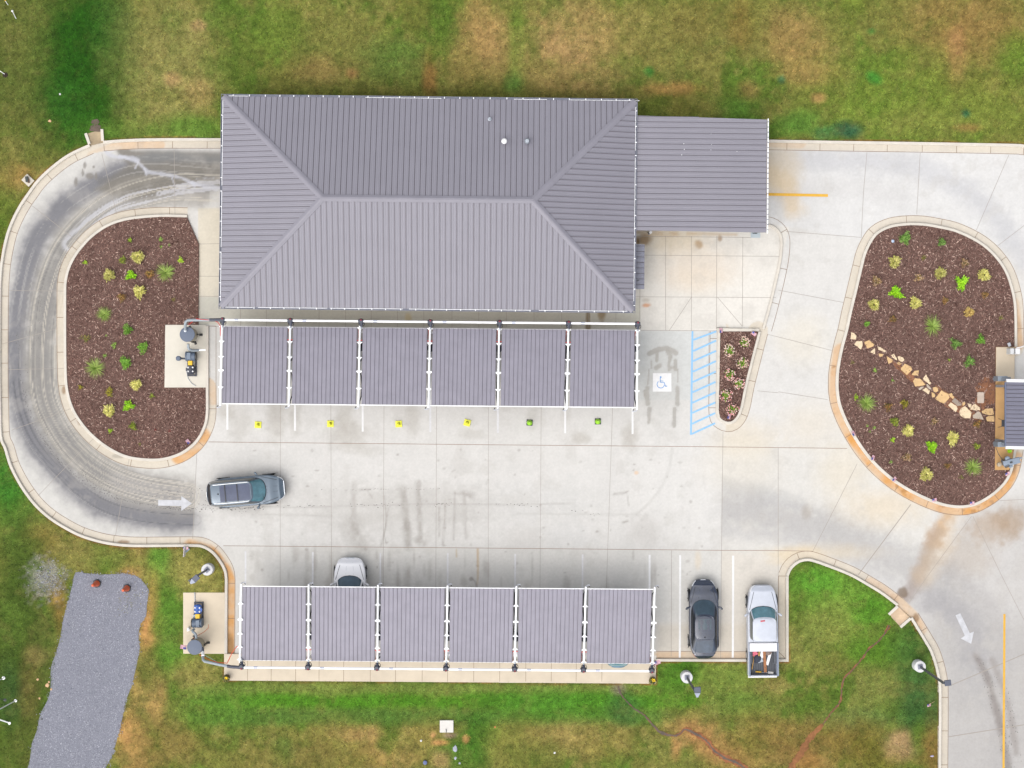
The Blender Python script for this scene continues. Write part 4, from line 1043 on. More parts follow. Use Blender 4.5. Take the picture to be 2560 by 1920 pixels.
# gutters: trough, pale drip edge and brackets on each eave
for i in range(4):
    p, q = Q[i], Q[(i + 1) % 4]
    d = Vector((q.x - p.x, q.y - p.y)); L = d.length; d.normalize(); n_ = Vector((d.y, -d.x))
    if (bc.x - p.x) * n_.x + (bc.y - p.y) * n_.y > 0: n_ = -n_
    ang = math.atan2(d.y, d.x)
    def at(t, o): return (p.x + d.x * t + n_.x * o, p.y + d.y * t + n_.y * o)
    mb = MB()
    m_ = at(L / 2, 0.055); mb.box((m_[0], m_[1], ZE - .10), (L, .11, .012), ang)
    m_ = at(L / 2, 0.122); mb.box((m_[0], m_[1], ZE - .05), (L + .23, .022, .12), ang)
    gut_o = mb.build("gutter", M_gutter, bld, bo)
    mb = MB()
    t = 0.35; rg = random.Random(i)
    if i != 0:
        while t < L - .4:
            ln = rg.uniform(2.2, 5.5); ln = min(ln, L - .2 - t)
            m_ = at(t + ln / 2, .03); mb = MB(); mb.box((m_[0], m_[1], ZE - .03), (ln, .028, .012), ang); mb.build("drip_edge", M_whitem, bld, bo); t += ln + rg.uniform(0.02, .5)
    else:
        for t0, ln in ((.3, 1.2), (8.6, 4.6), (17.6, 2.0), (21.0, 4.2)):
            m_ = at(t0 + ln / 2, .03); mb = MB(); mb.box((m_[0], m_[1], ZE - .03), (ln, .025, .012), ang); mb.build("drip_edge", M_whitem, bld, bo)
    t = 0.6
    mb = MB(); mb.box((0, 0, 0), (.045, .10, .02)); br = None
    while t < L - .3:
        m_ = at(t, .06)
        if br is None: br = mb.build("bracket", M_whitem, gut_o); b_ = br
        else: b_ = br.copy(); COL.objects.link(b_); b_.parent = gut_o
        b_.location = (m_[0] - bo[0], m_[1] - bo[1], ZE + .015); b_.rotation_euler = (0, 0, ang); t += rg.uniform(.78, 1.02)
# walls with the tunnel openings
ins = []
for v in Q:
    c_ = Vector((bc.x - v.x, bc.y - v.y)); ins.append((v.x + math.copysign(.55, c_.x), v.y + math.copysign(.55, c_.y)))
mb = MB(); mb.prism(ins, -0.05, ZE - .13); mb.build("wall", M_wall, bld, bo)
for (a, b, t0, t1, zt, nm) in ((3, 0, .58, .92, 2.7, "tunnel_exit"), (1, 2, .10, .52, 2.7, "tunnel_entrance"), (1, 2, .72, .8, 2.15, "door")):
    pa, pb2 = Vector(ins[a]), Vector(ins[b])
    u = pb2 - pa; L = u.length; ang = math.atan2(u.y, u.x); mid = pa + u * ((t0 + t1) / 2)
    mb = MB(); mb.box((mid.x, mid.y, zt / 2), (L * (t1 - t0), .06, zt), ang); mb.build(nm, M_door if nm != "door" else M_grey, bld, bo)
# vents on the roof
for nm, px, py, prof, m_ in (("vent_cap", 1260.6, 354.4, [(.09, -.1), (.09, .28), (.16, .30), (.17, .38), (.10, .44)], M_white), ("vent_pipe", 1224, 295, [(.11, -.1), (.11, .10), (.055, .12), (.055, .42)], M_galv), ("turbine_vent", 1317.6, 354, [(.11, -.1), (.11, .15), (.16, .22), (.17, .34), (.11, .44)], M_galv)):
    x, y, _ = W(px, py, 3.9); z = PL[0](x, y)
    mb = MB(); mb.lathe((x, y, z), prof, 20); mb.build(nm, m_, bld, bo, smooth=True)
# drive-through canopy on the right, part of the building
ZC = 3.0
B0 = Vector(W(1590, 288.5, ZC)); B1 = Vector(W(1917.5, 298.8, ZC)); B2 = Vector(W(1915.5, 581, ZC)); B3 = Vector(W(1587, 575.5, ZC))
for v in (B1, B2): v.z = ZC
mb = MB(); mb.cur = 0
flat = plane(B0, B1, B3)
cp = [B0, B1, B2, B3]
mb.prism([(v.x, v.y) for v in cp], ZC - .1, ZC)
rib_field(mb, cp, B3, B0, lambda x, y: ZC, 0.334, 0.045, 0.045, 0.2)
crf = mb.build("canopy_roof", [M_roof, M_ribshade], bld, bo)
mb = MB(); d = B2 - B1; ang = math.atan2(d.y, d.x); mid = (B1 + B2) / 2
mb.box((mid.x + .07, mid.y, ZC - .02), (d.length + .1, .06, .14), ang)
mb.build("canopy_fascia", M_whitem, crf, bo)
for k in range(22):
    q_ = B1 + d * ((k + .5) / 22); mb = MB(); mb.box((q_.x + .08, q_.y, ZC + .06), (.05, .09, .02), ang); mb.build("canopy_bracket", M_gutter, crf, bo)
for px, py in ((1709.6, 359), (1711, 373), (1704.5, 387), (1778, 334.5), (1779, 361.5), (1777.5, 375), (1842.7, 377.5)):
    x, y, z = W(px, py, ZC + .05); mb = MB(); mb.lathe((x, y, ZC), [(.032, 0), (.028, .02), (.01, .03)], 10); mb.build("sealant_dot", M_white, crf, bo)
for v in (B1, B2):
    mb = MB(); mb.box((v.x - .35, v.y + (-.35 if v is B1 else .35), (ZC - .1) / 2), (.22, .22, ZC - .1)); mb.build("canopy_post", M_galv, bld, bo, bevel=.01)
# little awning over the side door
cw = [Vector(W(px, py, 2.5)) for px, py in ((1575, 610), (1611.5, 611), (1610.5, 722.8), (1573, 722))]
mb = MB(); mb.cur = 0; mb.prism([(v.x, v.y) for v in cw], 2.42, 2.5)
rib_field(mb, cw, cw[3], cw[0], lambda x, y: 2.5, 0.334, 0.06, 0.05, 0.24)
mb.build("awning", [mat("awning_steel", C(132, 134, 150), 0.45, var=0.06, scale=1.5), M_ribshade], bld, bo)
mb = MB(); x, y, _ = W(1595.7, 700.8, 2.56); mb.box((x, y, 2.53), (.14, .05, .05), 0.3); tag(mb.build("debris", M_dgrey), "small dark stick lying on the little side awning", "debris")
# downspout and box seen just below the canopy edge
x, y, _ = W(1623.5, 583, 0.1); t_ = thing("bollard", (x, y, 0), "white topped pipe bollard just below the drive-through canopy edge", "bollard")
mb = MB(); mb.lathe((x, y, 0), [(.09, 0), (.09, .85)], 18); mb.build("pipe", M_galv, t_, (x, y, 0), smooth=True)
mb = MB(); mb.lathe((x, y, 0), [(.10, .85), (.105, .9), (.06, .95)], 18); mb.build("cap", M_white, t_, (x, y, 0), smooth=True)
x, y, _ = W(1889, 588, 0.05); t_ = thing("floor_grate", (x, y, 0), "pale metal plate set in the slab at the canopy corner", "grate")
mb = MB(); mb.box((x, y, .012), (.6, .32, .02)); mb.build("plate", mat("plate_steel", C(196, 208, 214), .5, .2), t_, (x, y, 0))
mb = MB(); mb.box((x - .04, y + .12, .03), (.3, .06, .02)); mb.build("slot", M_dgrey, t_, (x, y, 0))

# ------------------------------------------------------------------ vacuum canopies
M_panel = mat("canopy_panel", C(160, 157, 170), 0.5, var=0.07, scale=1.3, spec=0.35)
M_frame = mat("white_frame", (0.83, 0.84, 0.86), 0.3, var=0.02, scale=2)
def zc(t): return 2.45 + 0.75 * max(0.0, t) ** 0.8
def lerp2(a, b, t): return a + (b - a) * t
def vac_canopy(label, tl, tr, bl, br, xt, xb, up, bars, signs):
    """up: back edge at the top of the photo; xt / xb arm x at the back / front edge"""
    yb = (lambda f: lerp2(tl[1], tr[1], f)) if up else (lambda f: lerp2(bl[1], br[1], f))
    yf = (lambda f: lerp2(bl[1], br[1], f)) if up else (lambda f: lerp2(tl[1], tr[1], f))
    def pos(x_back, x_front, t, dz=0.0):
        f = (x_back - xt[0]) / (xt[-1] - xt[0]); z = zc(t)
        px = lerp2(x_back, x_front, t); py = lerp2(yb(f), yf(f), t)
        x, y, _ = W(px, py, z); return Vector((x, y, z + dz))
    cen = pos((xt[0] + xt[-1]) / 2, (xb[0] + xb[-1]) / 2, .5)
    root = thing("vacuum_canopy", (cen.x, cen.y, 0), label, "canopy"); o = (cen.x, cen.y, 0)
    for k in range(6):
        mb = MB(); a0, a1, b0, b1 = xt[k] + 7, xt[k + 1] - 6.5, xb[k] + 7, xb[k + 1] - 6.5
        if k == 0: a0 -= 4; b0 -= 4
        prof = []
        npit = 15
        for r in range(npit):
            for u, h in ((0, 0), (.62, 0.004), (.70, .035), (.86, .035), (.93, 0)):
                prof.append(((r + u) / npit, h))
        prof.append((1, 0)); rows = 8; n = len(prof); v = []
        for j in range(rows + 1):
            t = j / rows
            for u, h in prof:
                v.append(tuple(pos(lerp2(a0, a1, u), lerp2(b0, b1, u), t, h)))
        f = []
        for j in range(rows):
            for i in range(n - 1):
                q = (j * n + i, (j + 1) * n + i, (j + 1) * n + i + 1, j * n + i + 1)
                f.append(q if up else q[::-1])
        mb.cur = 0; mb.add(v, f)
        mb.cur = 1  # dark strips painted at the rib feet to stand for their shading
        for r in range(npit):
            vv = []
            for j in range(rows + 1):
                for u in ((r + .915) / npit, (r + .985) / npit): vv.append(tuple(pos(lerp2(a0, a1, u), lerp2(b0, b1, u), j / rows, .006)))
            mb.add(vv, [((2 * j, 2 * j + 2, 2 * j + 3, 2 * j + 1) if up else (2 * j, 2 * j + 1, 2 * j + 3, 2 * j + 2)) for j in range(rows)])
        # underside and rims
        mb.cur = 0
        vv = []
        for j in range(rows + 1):
            for u in (0, 1): vv.append(tuple(pos(lerp2(a0, a1, u), lerp2(b0, b1, u), j / rows, -.03)))
        mb.add(vv, [((2 * j, 2 * j + 1, 2 * j + 3, 2 * j + 2) if up else (2 * j, 2 * j + 2, 2 * j + 3, 2 * j + 1)) for j in range(rows)])
        mb.build("roof_panel", [M_panel, mat("panel_rib_shade", C(112, 106, 116), .6)], root, o)
        mb = MB(); p = pos(xt[k] + 3, xb[k] + 3, 1.0); q = pos(xt[k + 1] - 3, xb[k + 1] - 3, 1.0)
        dlt = q - p; m_ = (p + q) / 2; mb.box((m_.x, m_.y + (-.04 if up else .04), m_.z - .03), (dlt.length, .045, .10), math.atan2(dlt.y, dlt.x)); mb.build("front_beam", M_frame, root, o, bevel=.008)
        mb = MB(); p = pos(xt[k] + 3, xb[k] + 3, 0.0); q = pos(xt[k + 1] - 3, xb[k + 1] - 3, 0.0)
        dlt = q - p; m_ = (p + q) / 2; mb.box((m_.x, m_.y, m_.z - .10), (dlt.length, .06, .10), math.atan2(dlt.y, dlt.x)); mb.build("rear_beam", M_frame, root, o, bevel=.008)
    for k in range(7):
        mb = MB()
        pts = [pos(xt[k], xb[k], t, .09) for t in (-.035, .1, .25, .4, .55, .7, .85, 1.0)]
        e = pts[-1] + (pts[-1] - pts[-2]).normalized() * .18; e.z -= .03; pts.append(e)
        mb.tube(pts, .057, 12)
        arm = mb.build("arm", M_frame, root, o, smooth=True)
        for i, t in enumerate(bars):
            p = pos(xt[k], xb[k], t, .055); wide = .10 if i == 3 else .055
            mb = MB(); mb.box((p.x, p.y, p.z + .02), (.33, wide, .09), -.012)
            mb.build("crossbar", M_frame, arm, o, bevel=.01)
            mb = MB(); mb.box((p.x, p.y + (-.055 if up else .055), p.z + .04), (.20, .06, .05), -.012); mb.build("saddle", M_whitem, arm, o, bevel=.01)
        p = pos(xt[k], xb[k], bars[1] - .02, .0)
        mb = MB(); mb.box((p.x, p.y + (.03 if up else -.03), p.z + .085), (.32, .04, .03)); 
        if k not in (0, 6): mb.build("red_band", M_red, root, o)
        p = pos(xt[k], xb[k], .02, 0)
        mb = MB(); mb.tube([(p.x, p.y, .02), (p.x, p.y, p.z)], .07, 12); mb.box((p.x, p.y, .03), (.3, .3, .03)); mb.build("post", M_frame, root, o)
        # hose hook and lamp on the front end of the arm
        sgn = -1 if up else 1
        tip = pts[-1]
        mb = MB(); mb.tube([tip, tip + Vector((sgn * .04, -.06 if up else .06, -.05)), tip + Vector((sgn * .12, -.09 if up else .09, -.1)), tip + Vector((sgn * .24, -.08 if up else .08, -.12))], [.045, .03, .028, .04], 10)
        mb.build("lamp_arm", mat("lamp_arm_grey", C(206, 210, 220), .4), root, o, smooth=True)
        mb = MB(); c_ = tip + Vector((sgn * .20, -.02 if up else .02, -.16)); mb.box(c_, (.05, .16, .06), .5 * sgn); mb.build("lamp", M_black, root, o, bevel=.01)
        # red air line down the post side
        mb = MB(); p0 = pos(xt[k] - 4.5, xb[k] - 4.5, .01, -.1); p1 = pos(xt[k] - 5.5, xb[k] - 5.5, .13 if k else .3, -.5)
        if k not in (0,): mb.tube([p0, (p0 + p1) / 2 + Vector((0, 0, -.1)), p1], .022, 8); mb.build("air_line", mat("red_air_line", C(230, 90, 70), .5), root, o, smooth=True)
        if k in signs:
            p = pos(xt[k] + 1, xb[k] + 1, .045, -.55)
            mb = MB(); mb.box(p, (.34, .44, .02)); sg = mb.build("number_sign", M_white, root, o, bevel=.004)
            cu = bpy.data.curves.new("digit", 'FONT'); cu.body = signs[k]; cu.size = .40; cu.align_x = 'CENTER'; cu.align_y = 'CENTER'; cu.extrude = .002; cu.offset = .012
            tmp = bpy.data.objects.new("digit_text", cu); COL.objects.link(tmp)
            me = bpy.data.meshes.new_from_object(tmp.evaluated_get(bpy.context.evaluated_depsgraph_get())); bpy.data.objects.remove(tmp); bpy.data.curves.remove(cu)
            me.materials.clear(); me.materials.append(M_black); do = bpy.data.objects.new("digit", me); COL.objects.link(do); do.parent = sg; do.location = (p.x + .10 - o[0], p.y + .02 - o[1], p.z + .014)
    return pos, root
UXT = [555.5, 725.8, 900, 1075.2, 1248, 1421, 1593.6]; UXB = [551.5, 722.5, 896.5, 1071.5, 1244.5, 1416.8, 1592]
UPOS, UCAN = vac_canopy("upper row of six grey ribbed vacuum bay roofs beside the building", (556, 816.5), (1588, 826), (551, 1007.5), (1587, 1017.3), UXT, UXB, True, (.0, .19, .39, .57, .79), {})
LXT = [600, 771.6, 943.8, 1116, 1287.3, 1459.4, 1631]; LXB = [603, 772, 945, 1119, 1291, 1464.3, 1636.5]
LPOS, LCAN = vac_canopy("lower row of six grey ribbed vacuum bay roofs beside the lawn", (605, 1467), (1632, 1475), (602, 1650.3), (1628, 1659), LXT, LXB, False, (.01, .18, .36, .555, .77), {2: "7"})

# vacuum manifolds: white pipe with a black tee at every bay
M_tee = mat("black_coupling", C(72, 76, 92), 0.4, var=0.15, scale=10)
M_flex = mat("grey_duct", C(168, 178, 186), 0.5, 0.1, var=0.1, scale=3)
def manifold(label, up, pipe, tees, flex, zp):
    a = W(*pipe[0], zp); b = W(*pipe[-1], zp)
    root = thing("vacuum_pipe", ((a[0] + b[0]) / 2, (a[1] + b[1]) / 2, 0), label, "pipe"); o = (root.location.x, root.location.y, 0)
    mb = MB(); mb.tube([W(*p, zp) for p in pipe], .07, 14); mb.build("pipe", M_frame, root, o, smooth=True)
    for k in range(6):
        px = tees[k][0] + 36; py = tees[k][1] + .35; p = W(px, py, zp); mb = MB(); mb.tube([(p[0] - .12, p[1], zp), (p[0] + .12, p[1], zp)], .075, 14)
        mb.build("pipe_joint", mat("pipe_joint", C(222, 228, 246), .4), root, o, smooth=True)
    sy = -1 if up else 1
    for k, (px, py) in enumerate(tees):
        p = Vector(W(px, py, zp)); mb = MB()
        mb.tube([p + Vector((-.16, 0, 0)), p + Vector((.16, 0, 0))], .105, 14)
        mb.lathe((p.x, p.y + sy * .02, zp - .2), [(.10, -.12), (.19, -.02), (.19, .08), (.12, .2), (.12, .32)], 18)
        mb.tube([p + Vector((.02, sy * .05, -.05)), p + Vector((.03, sy * .22, -.1)), p + Vector((.02, sy * .34, -.16))], [.11, .09, .055], 12)
        te = mb.build("tee_fitting", M_tee, root, o, smooth=True)
        mb = MB(); mb.lathe((p.x + .02, p.y - sy * .07, zp + .06), [(.055, 0), (.055, .06), (.03, .08)], 14); mb.build("cap", mat("maroon_cap", C(150, 40, 60), .5), te, o, smooth=True)
        mb = MB()
        ring = [p + Vector((.04 + .17 * math.cos(a_), sy * .16 + .17 * math.sin(a_), -.14)) for a_ in [math.radians(q) for q in range(-60, 250, 20)]]
        mb.tube(ring, .022, 6); mb.build("hose_clamp", M_black, te, o)
        mb = MB(); e0 = p + Vector((.02, sy * .30, -.14)); e1 = p + Vector((.02, sy * .46, -.10)); mb.tube([e0, e1], .04, 8); mb.build("bolt", M_galv, te, o)
    mb = MB(); mb.tube([W(*p[:2], p[2]) for p in flex], [.085] * len(flex), 14); mb.build("flexible_duct", M_flex, root, o, smooth=True)
    p = Vector(W(*flex[0][:2], zp)); mb = MB(); d_ = Vector(W(*flex[1][:2], flex[1][2])) - p; d_.normalize()
    q_ = Vector(W(*pipe[0], zp)); mb.tube([p + d_ * .25, p, q_], .10, 14); mb.build("coupling", M_tee, root, o, smooth=True)
    return root
def tees_at(xs, x0, y0, x1, y1): return [(x, lerp2(y0, y1, (x - x0) / (x1 - x0))) for x in xs]
ZP = 2.75
manifold("white vacuum pipe with black tees above the upper bay roofs", True, [(553, 799.5), (640, 800.3), (1075, 804.6), (1594, 809.4)], tees_at([555.5, 725.3, 902, 1075.4, 1248.5, 1421.2, 1594], 640, 800.3, 1587, 809.3), [(534, 799.6, ZP), (500, 800, 2.7), (470, 800.6, 2.6), (464.5, 804, 2.55), (463, 810, 2.45), (463.2, 824, 2.0)], ZP)
manifold("white vacuum pipe with black tees on the lower sidewalk", False, [(600, 1668.4), (1118, 1673), (1630, 1677.8)], tees_at([603, 769.5, 942, 1114.5, 1286.5, 1458.5, 1629.5], 603, 1668.4, 1627, 1677.6), [(578, 1667, ZP), (550, 1662, 2.7), (528, 1657, 2.6), (512, 1653.6, 2.5), (508, 1650, 2.4), (507, 1641, 2.2), (507, 1628, 1.8)], ZP)

# bins and hoses glimpsed through the gaps
ordn = ("first", "second", "third", "fourth", "fifth", "sixth", "seventh")
M_bin = mat("bin_black", C(44, 48, 60), .5, var=.2, scale=8)
def bin_(pos, xt, xb, k, t, dx, lab):
    p = pos(xt[k] + dx, xb[k] + dx, t); r = thing("trash_bin", (p.x, p.y, 0), lab, "bin", "bins under the vacuum canopies"); o = (p.x, p.y, 0)
    mb = MB(); mb.lathe((p.x, p.y, 0), [(.2, 0), (.23, .75), (.24, .78)], 22); mb.build("body", M_bin, r, o, smooth=True)
    mb = MB(); mb.lathe((p.x, p.y, 0), [(.245, .78), (.24, .86), (.14, .95), (.02, .97)], 22); mb.build("lid", M_bin, r, o, smooth=True)
def hose_(pos, xt, xb, k, pts, lab):
    p = pos(xt[k], xb[k], .5); r = thing("vacuum_hose", (p.x, p.y, 0), lab, "hose", "hoses hanging under the vacuum canopies"); o = (p.x, p.y, 0)
    q = [pos(xt[k] + dx, xb[k] + dx, t, -dz) for dx, t, dz in pts]
    mb = MB(); mb.tube([Vector(x) for x in q], .035, 9); mb.build("tube", M_rubber, r, o, smooth=True)
    mb = MB(); e = q[-1]; mb.tube([e, e + Vector((.02, .02, -.22))], [.05, .03], 10); mb.build("nozzle", M_black, r, o, smooth=True)
for k in range(1, 6):
    bin_(UPOS, UXT, UXB, k, .245 if k > 1 else .26, -1.5 if k > 1 else 9, "black bin in the gap at the %s arm of the upper canopy" % ordn[k])
    bin_(LPOS, LXT, LXB, k, .27, {1: -1, 2: 0, 3: 2, 4: 3, 5: 4}[k], "black bin in the gap at the %s arm of the lower canopy" % ordn[k])
bin_(UPOS, UXT, UXB, 6, .22, 1, "black bin at the open right end of the upper canopy")
for k in range(1, 7):
    s_ = 1 if k < 3 else -1
    hose_(UPOS, UXT, UXB, k, [(0, .16, .1), (s_ * 4.5, .2, .5), (s_ * 4.6, .3, 1.0), (s_ * 4.2, .38, .7), (s_ * 2.5, .43, .2)], "black hose at the back end of the upper canopy's %s arm" % ordn[k])
    hose_(UPOS, UXT, UXB, k, [(0, .56, .1), (s_ * 3.2, .62, .5), (s_ * 3.9, .75, .9), (s_ * 3.4, .9, .6), (s_ * 1.0, .99, .1)], "black hose at the front end of the upper canopy's %s arm" % ordn[k])
    s2 = 1 if k < 4 else -1
    hose_(LPOS, LXT, LXB, k, [(0, .98, .1), (s2 * 4.2, .93, .4), (s2 * 4.6, .8, .8), (s2 * 4.4, .7, .7), (s2 * 1.5, .57, .1)], "black hose at the front end of the lower canopy's %s arm" % ordn[k])
    hose_(LPOS, LXT, LXB, k, [(0, .52, .1), (s2 * 4, .48, .5), (s2 * 4.5, .4, .9), (s2 * 4, .37, .5), (s2 * 1.5, .355, .1)], "black hose halfway along the lower canopy's %s arm" % ordn[k])
# ------------------------------------------------------------------ vehicles (local axes: front = +X, up = +Z)
M_glass = mat("tinted_glass", (0.012, 0.02, 0.026), 0.06, spec=0.6, coat=0.4)
M_teal = mat("windscreen_glass", C(96, 142, 156), 0.08, spec=0.6, coat=0.4, var=0.25, scale=2.2)
M_trim = mat("black_trim", (0.012, 0.013, 0.016), 0.45)
M_rim = mat("alloy_rim", (0.42, 0.44, 0.46), 0.3, 0.8)
M_tyre = mat("tyre", (0.013, 0.013, 0.014), 0.8, var=.2, scale=30)
M_head = mat("headlight_lens", (0.72, 0.75, 0.8), 0.1, spec=.7, coat=.6)
M_tail = mat("tail_lamp", (0.35, 0.012, 0.02), 0.2, coat=.6)
M_gap = mat("panel_gap", (0.02, 0.022, 0.026), 0.7)
M_plate = mat("plate_white", (.7, .7, .7), .5)
def interp(tab, x):
    if x <= tab[0][0]: return tab[0][1]
    for (x0, v0), (x1, v1) in zip(tab, tab[1:]):
        if x <= x1:
            t = (x - x0) / (x1 - x0); t = t * t * (3 - 2 * t)
            return v0 + (v1 - v0) * t
    return tab[-1][1]
def sgnpow(v, e): return math.copysign(abs(v) ** e, v)
def make_car(root, L, Wd, zsh, crown, paint, cab, nf=3.2, nr=4.0, wtab=None, hood_x=None, glass=None, screen=None, rear_glass=None, roofm=None, rails=False, boot_x=None, x_cut=None, wheel_x=None, hood_lines=True, taper=.0, roof_z=1.5, hoodm=None, n_belt=3.6):
    """cab: base front x, base rear x, base half width, roof front x, roof rear x, roof half width, bow"""
    N = 168; a = L / 2; b = Wd / 2
    th = [2 * math.pi * k / N for k in range(N)]
    wt = wtab or [(-a, .90), (-a * .6, 1), (a * .5, 1), (a, .86)]
    def plan(t, s):
        c, sn = math.cos(t), math.sin(t); n = nf if c > 0 else nr
        x = a * sgnpow(c, 2 / n); y = b * sgnpow(sn, 2 / n) * interp(wt, x)
        return x * (1 - (1 - s) * .45), y * s
    zs = lambda x: interp(zsh, x)
    def half(x):     # half width of the shoulder line at x
        u = min(.9999, abs(x) / (a * .985)); n = nf if x > 0 else nr
        return b * .955 * (1 - u ** n) ** (1 / n) * interp(wt, x)
    def topz(x, y):
        h = max(half(x), .05); r = min(1, abs(y) / h)
        return zs(x) + crown * (1 - r ** 2.2)
    rings = []
    rings.append([(*plan(t, .955), .24) for t in th]); rings.append([(*plan(t, .985), .34) for t in th]); rings.append([(*plan(t, 1.0), .52) for t in th]); rings.append([(*plan(t, .998), min(.70, zs(plan(t, 1)[0]) - .05)) for t in th])
    sh = []
    for t in th:
        x, y = plan(t, .968); sh.append((x, y, zs(x)))
    rings.append([(x * 1.004, y * 1.016, z - .045) for x, y, z in sh]); rings.append(sh)
    for r in (.93, .82, .66, .45, .22, .0):
        rings.append([(x * (1 - (1 - r) * .012), y * r, zs(x) + crown * (1 - r ** 2.2)) for x, y, z in sh])
    regs = {}
    def put(nm, quad, m):
        if nm not in regs: regs[nm] = (MB(), m)
        regs[nm][0].add(quad, [(0, 1, 2, 3)])
    hx = hood_x if hood_x is not None else cab[0] - .1
    for i in range(len(rings) - 1):
        for k in range(N):
            k2 = (k + 1) % N
            q = (rings[i][k], rings[i][k2], rings[i + 1][k2], rings[i + 1][k])
            cx = sum(p[0] for p in q) / 4; cy = sum(p[1] for p in q) / 4; cz = sum(p[2] for p in q) / 4
            if x_cut is not None and cx < x_cut: continue
            nm, m_ = "body", paint
            if i >= 6 and cx > hx and abs(cy) < half(cx) * .88: nm, m_ = "hood", hoodm or paint
            elif i >= 6 and boot_x is not None and cx < boot_x: nm, m_ = "boot_lid", paint
            elif i in (3, 4) and cx > a - .42 and abs(cy) > b * .5 and abs(cy) < b * .93: nm, m_ = ("headlight|L" if cy > 0 else "headlight|R"), M_head
            elif i in (3, 4) and cx < -a + .34 and abs(cy) > b * .48: nm, m_ = ("tail_light|L" if cy > 0 else "tail_light|R"), M_tail
            elif i in (1, 2) and cx > a - .25 and abs(cy) < b * .6: nm, m_ = "grille", M_trim
            elif i in (0, 1) and (cx > a - .3 or cx < -a + .3): nm, m_ = ("bumper|F" if cx > 0 else "bumper|R"), paint
            elif i == 0: nm, m_ = "sill", M_trim
            put(nm, q, m_)
    out = {}
    for nm, (mb, m_) in regs.items():
        n_ = nm.split("|")[0]
        me = mb.build(n_, m_, root, smooth=False)
        bm = bmesh.new(); bm.from_mesh(me.data); bmesh.ops.remove_doubles(bm, verts=bm.verts, dist=.0004); bm.to_mesh(me.data); bm.free()
        me.data.shade_smooth(); out[nm] = me
    # greenhouse
    bf, br, bw, rf, rr, rw, bow = cab
    xc0, a0 = (bf + br) / 2, (bf - br) / 2; xc1, a1 = (rf + rr) / 2, (rf - rr) / 2
    def cabring(f):
        v = []
        for t in th:
            c, sn = math.cos(t), math.sin(t)
            n0 = n_belt; n1 = n_belt + 1.2
            xb = xc0 + a0 * sgnpow(c, 2 / n0); yb = bw * sgnpow(sn, 2 / n0)
            if c > 0: xb += bow * (1 - (yb / bw) ** 2) * abs(c) - bow * .5 * abs(c)
            xr = xc1 + a1 * sgnpow(c, 2 / n1); yr = rw * sgnpow(sn, 2 / n1)
            if c > 0: xr += bow * .4 * (1 - (yr / rw) ** 2) * abs(c)
            g = f + .10 * f * (1 - f)
            zb = topz(xb, yb) - .03; zr = roof_z - .05
            bulge = .03 * math.sin(math.pi * f)
            x = xb + (xr - xb) * f; y = yb + (yr - yb) * f + math.copysign(bulge, sn) * abs(sn)
            v.append((x, y, zb + (zr - zb) * g))
        return v
    fs = [0, .10, .2, .35, .5, .65, .8, .93, 1.0]
    cr = [cabring(f) for f in fs]
    top = cr[-1]
    caps = [top]
    for r in (.94, .84, .68, .48, .25, 0.0):
        caps.append([(xc1 + (x - xc1) * (1 - (1 - r) * (.06)), y * r, roof_z - .05 + .05 * (1 - r ** 2.4) - .018 * ((x - xc1) / a1) ** 4) for x, y, z in top])
    regs = {}
    xm = (br + bf) / 2 - .12
    for i in range(len(cr) - 1):
        for k in range(N):
            k2 = (k + 1) % N
            q = (cr[i][k], cr[i][k2], cr[i + 1][k2], cr[i + 1][k])
            cx = sum(p[0] for p in q) / 4
            deg = math.degrees(th[k] + math.pi / N); d_ = deg if deg <= 180 else 360 - deg
            f = (fs[i] + fs[i + 1]) / 2
            if d_ < 36: nm, m_ = ("windscreen", screen or M_teal) if f > .12 and f < .95 else (("cowl", M_trim) if f <= .12 else ("pillar", paint))
            elif d_ < 50: nm, m_ = "pillar", paint
            elif d_ < 134:
                side = "L" if deg < 180 else "R"
                if f < .08 or f > .93: nm, m_ = "window_trim", M_trim if f < .5 else M_whitem if rails else M_trim
                elif abs(cx - xm) < .06: nm, m_ = "window_trim", M_trim
                else: nm, m_ = "side_window|" + side + ("f" if cx > xm else "r"), glass or M_glass
            elif d_ < 148: nm, m_ = "pillar", paint
            else: nm, m_ = ("rear_window", rear_glass or M_glass) if .12 < f < .95 else ("pillar", paint)
            if f > .96: nm, m_ = "pillar", paint
            put(nm, q, m_)
    for i in range(len(caps) - 1):
        for k in range(N):
            k2 = (k + 1) % N
            put("roof", (caps[i][k], caps[i][k2], caps[i + 1][k2], caps[i + 1][k]), roofm or paint)
    for nm, (mb, m_) in regs.items():
        n_ = nm.split("|")[0]
        me = mb.build(n_, m_, root)
        bm = bmesh.new(); bm.from_mesh(me.data); bmesh.ops.remove_doubles(bm, verts=bm.verts, dist=.0004); bm.to_mesh(me.data); bm.free()
        me.data.shade_smooth(); out[nm] = me
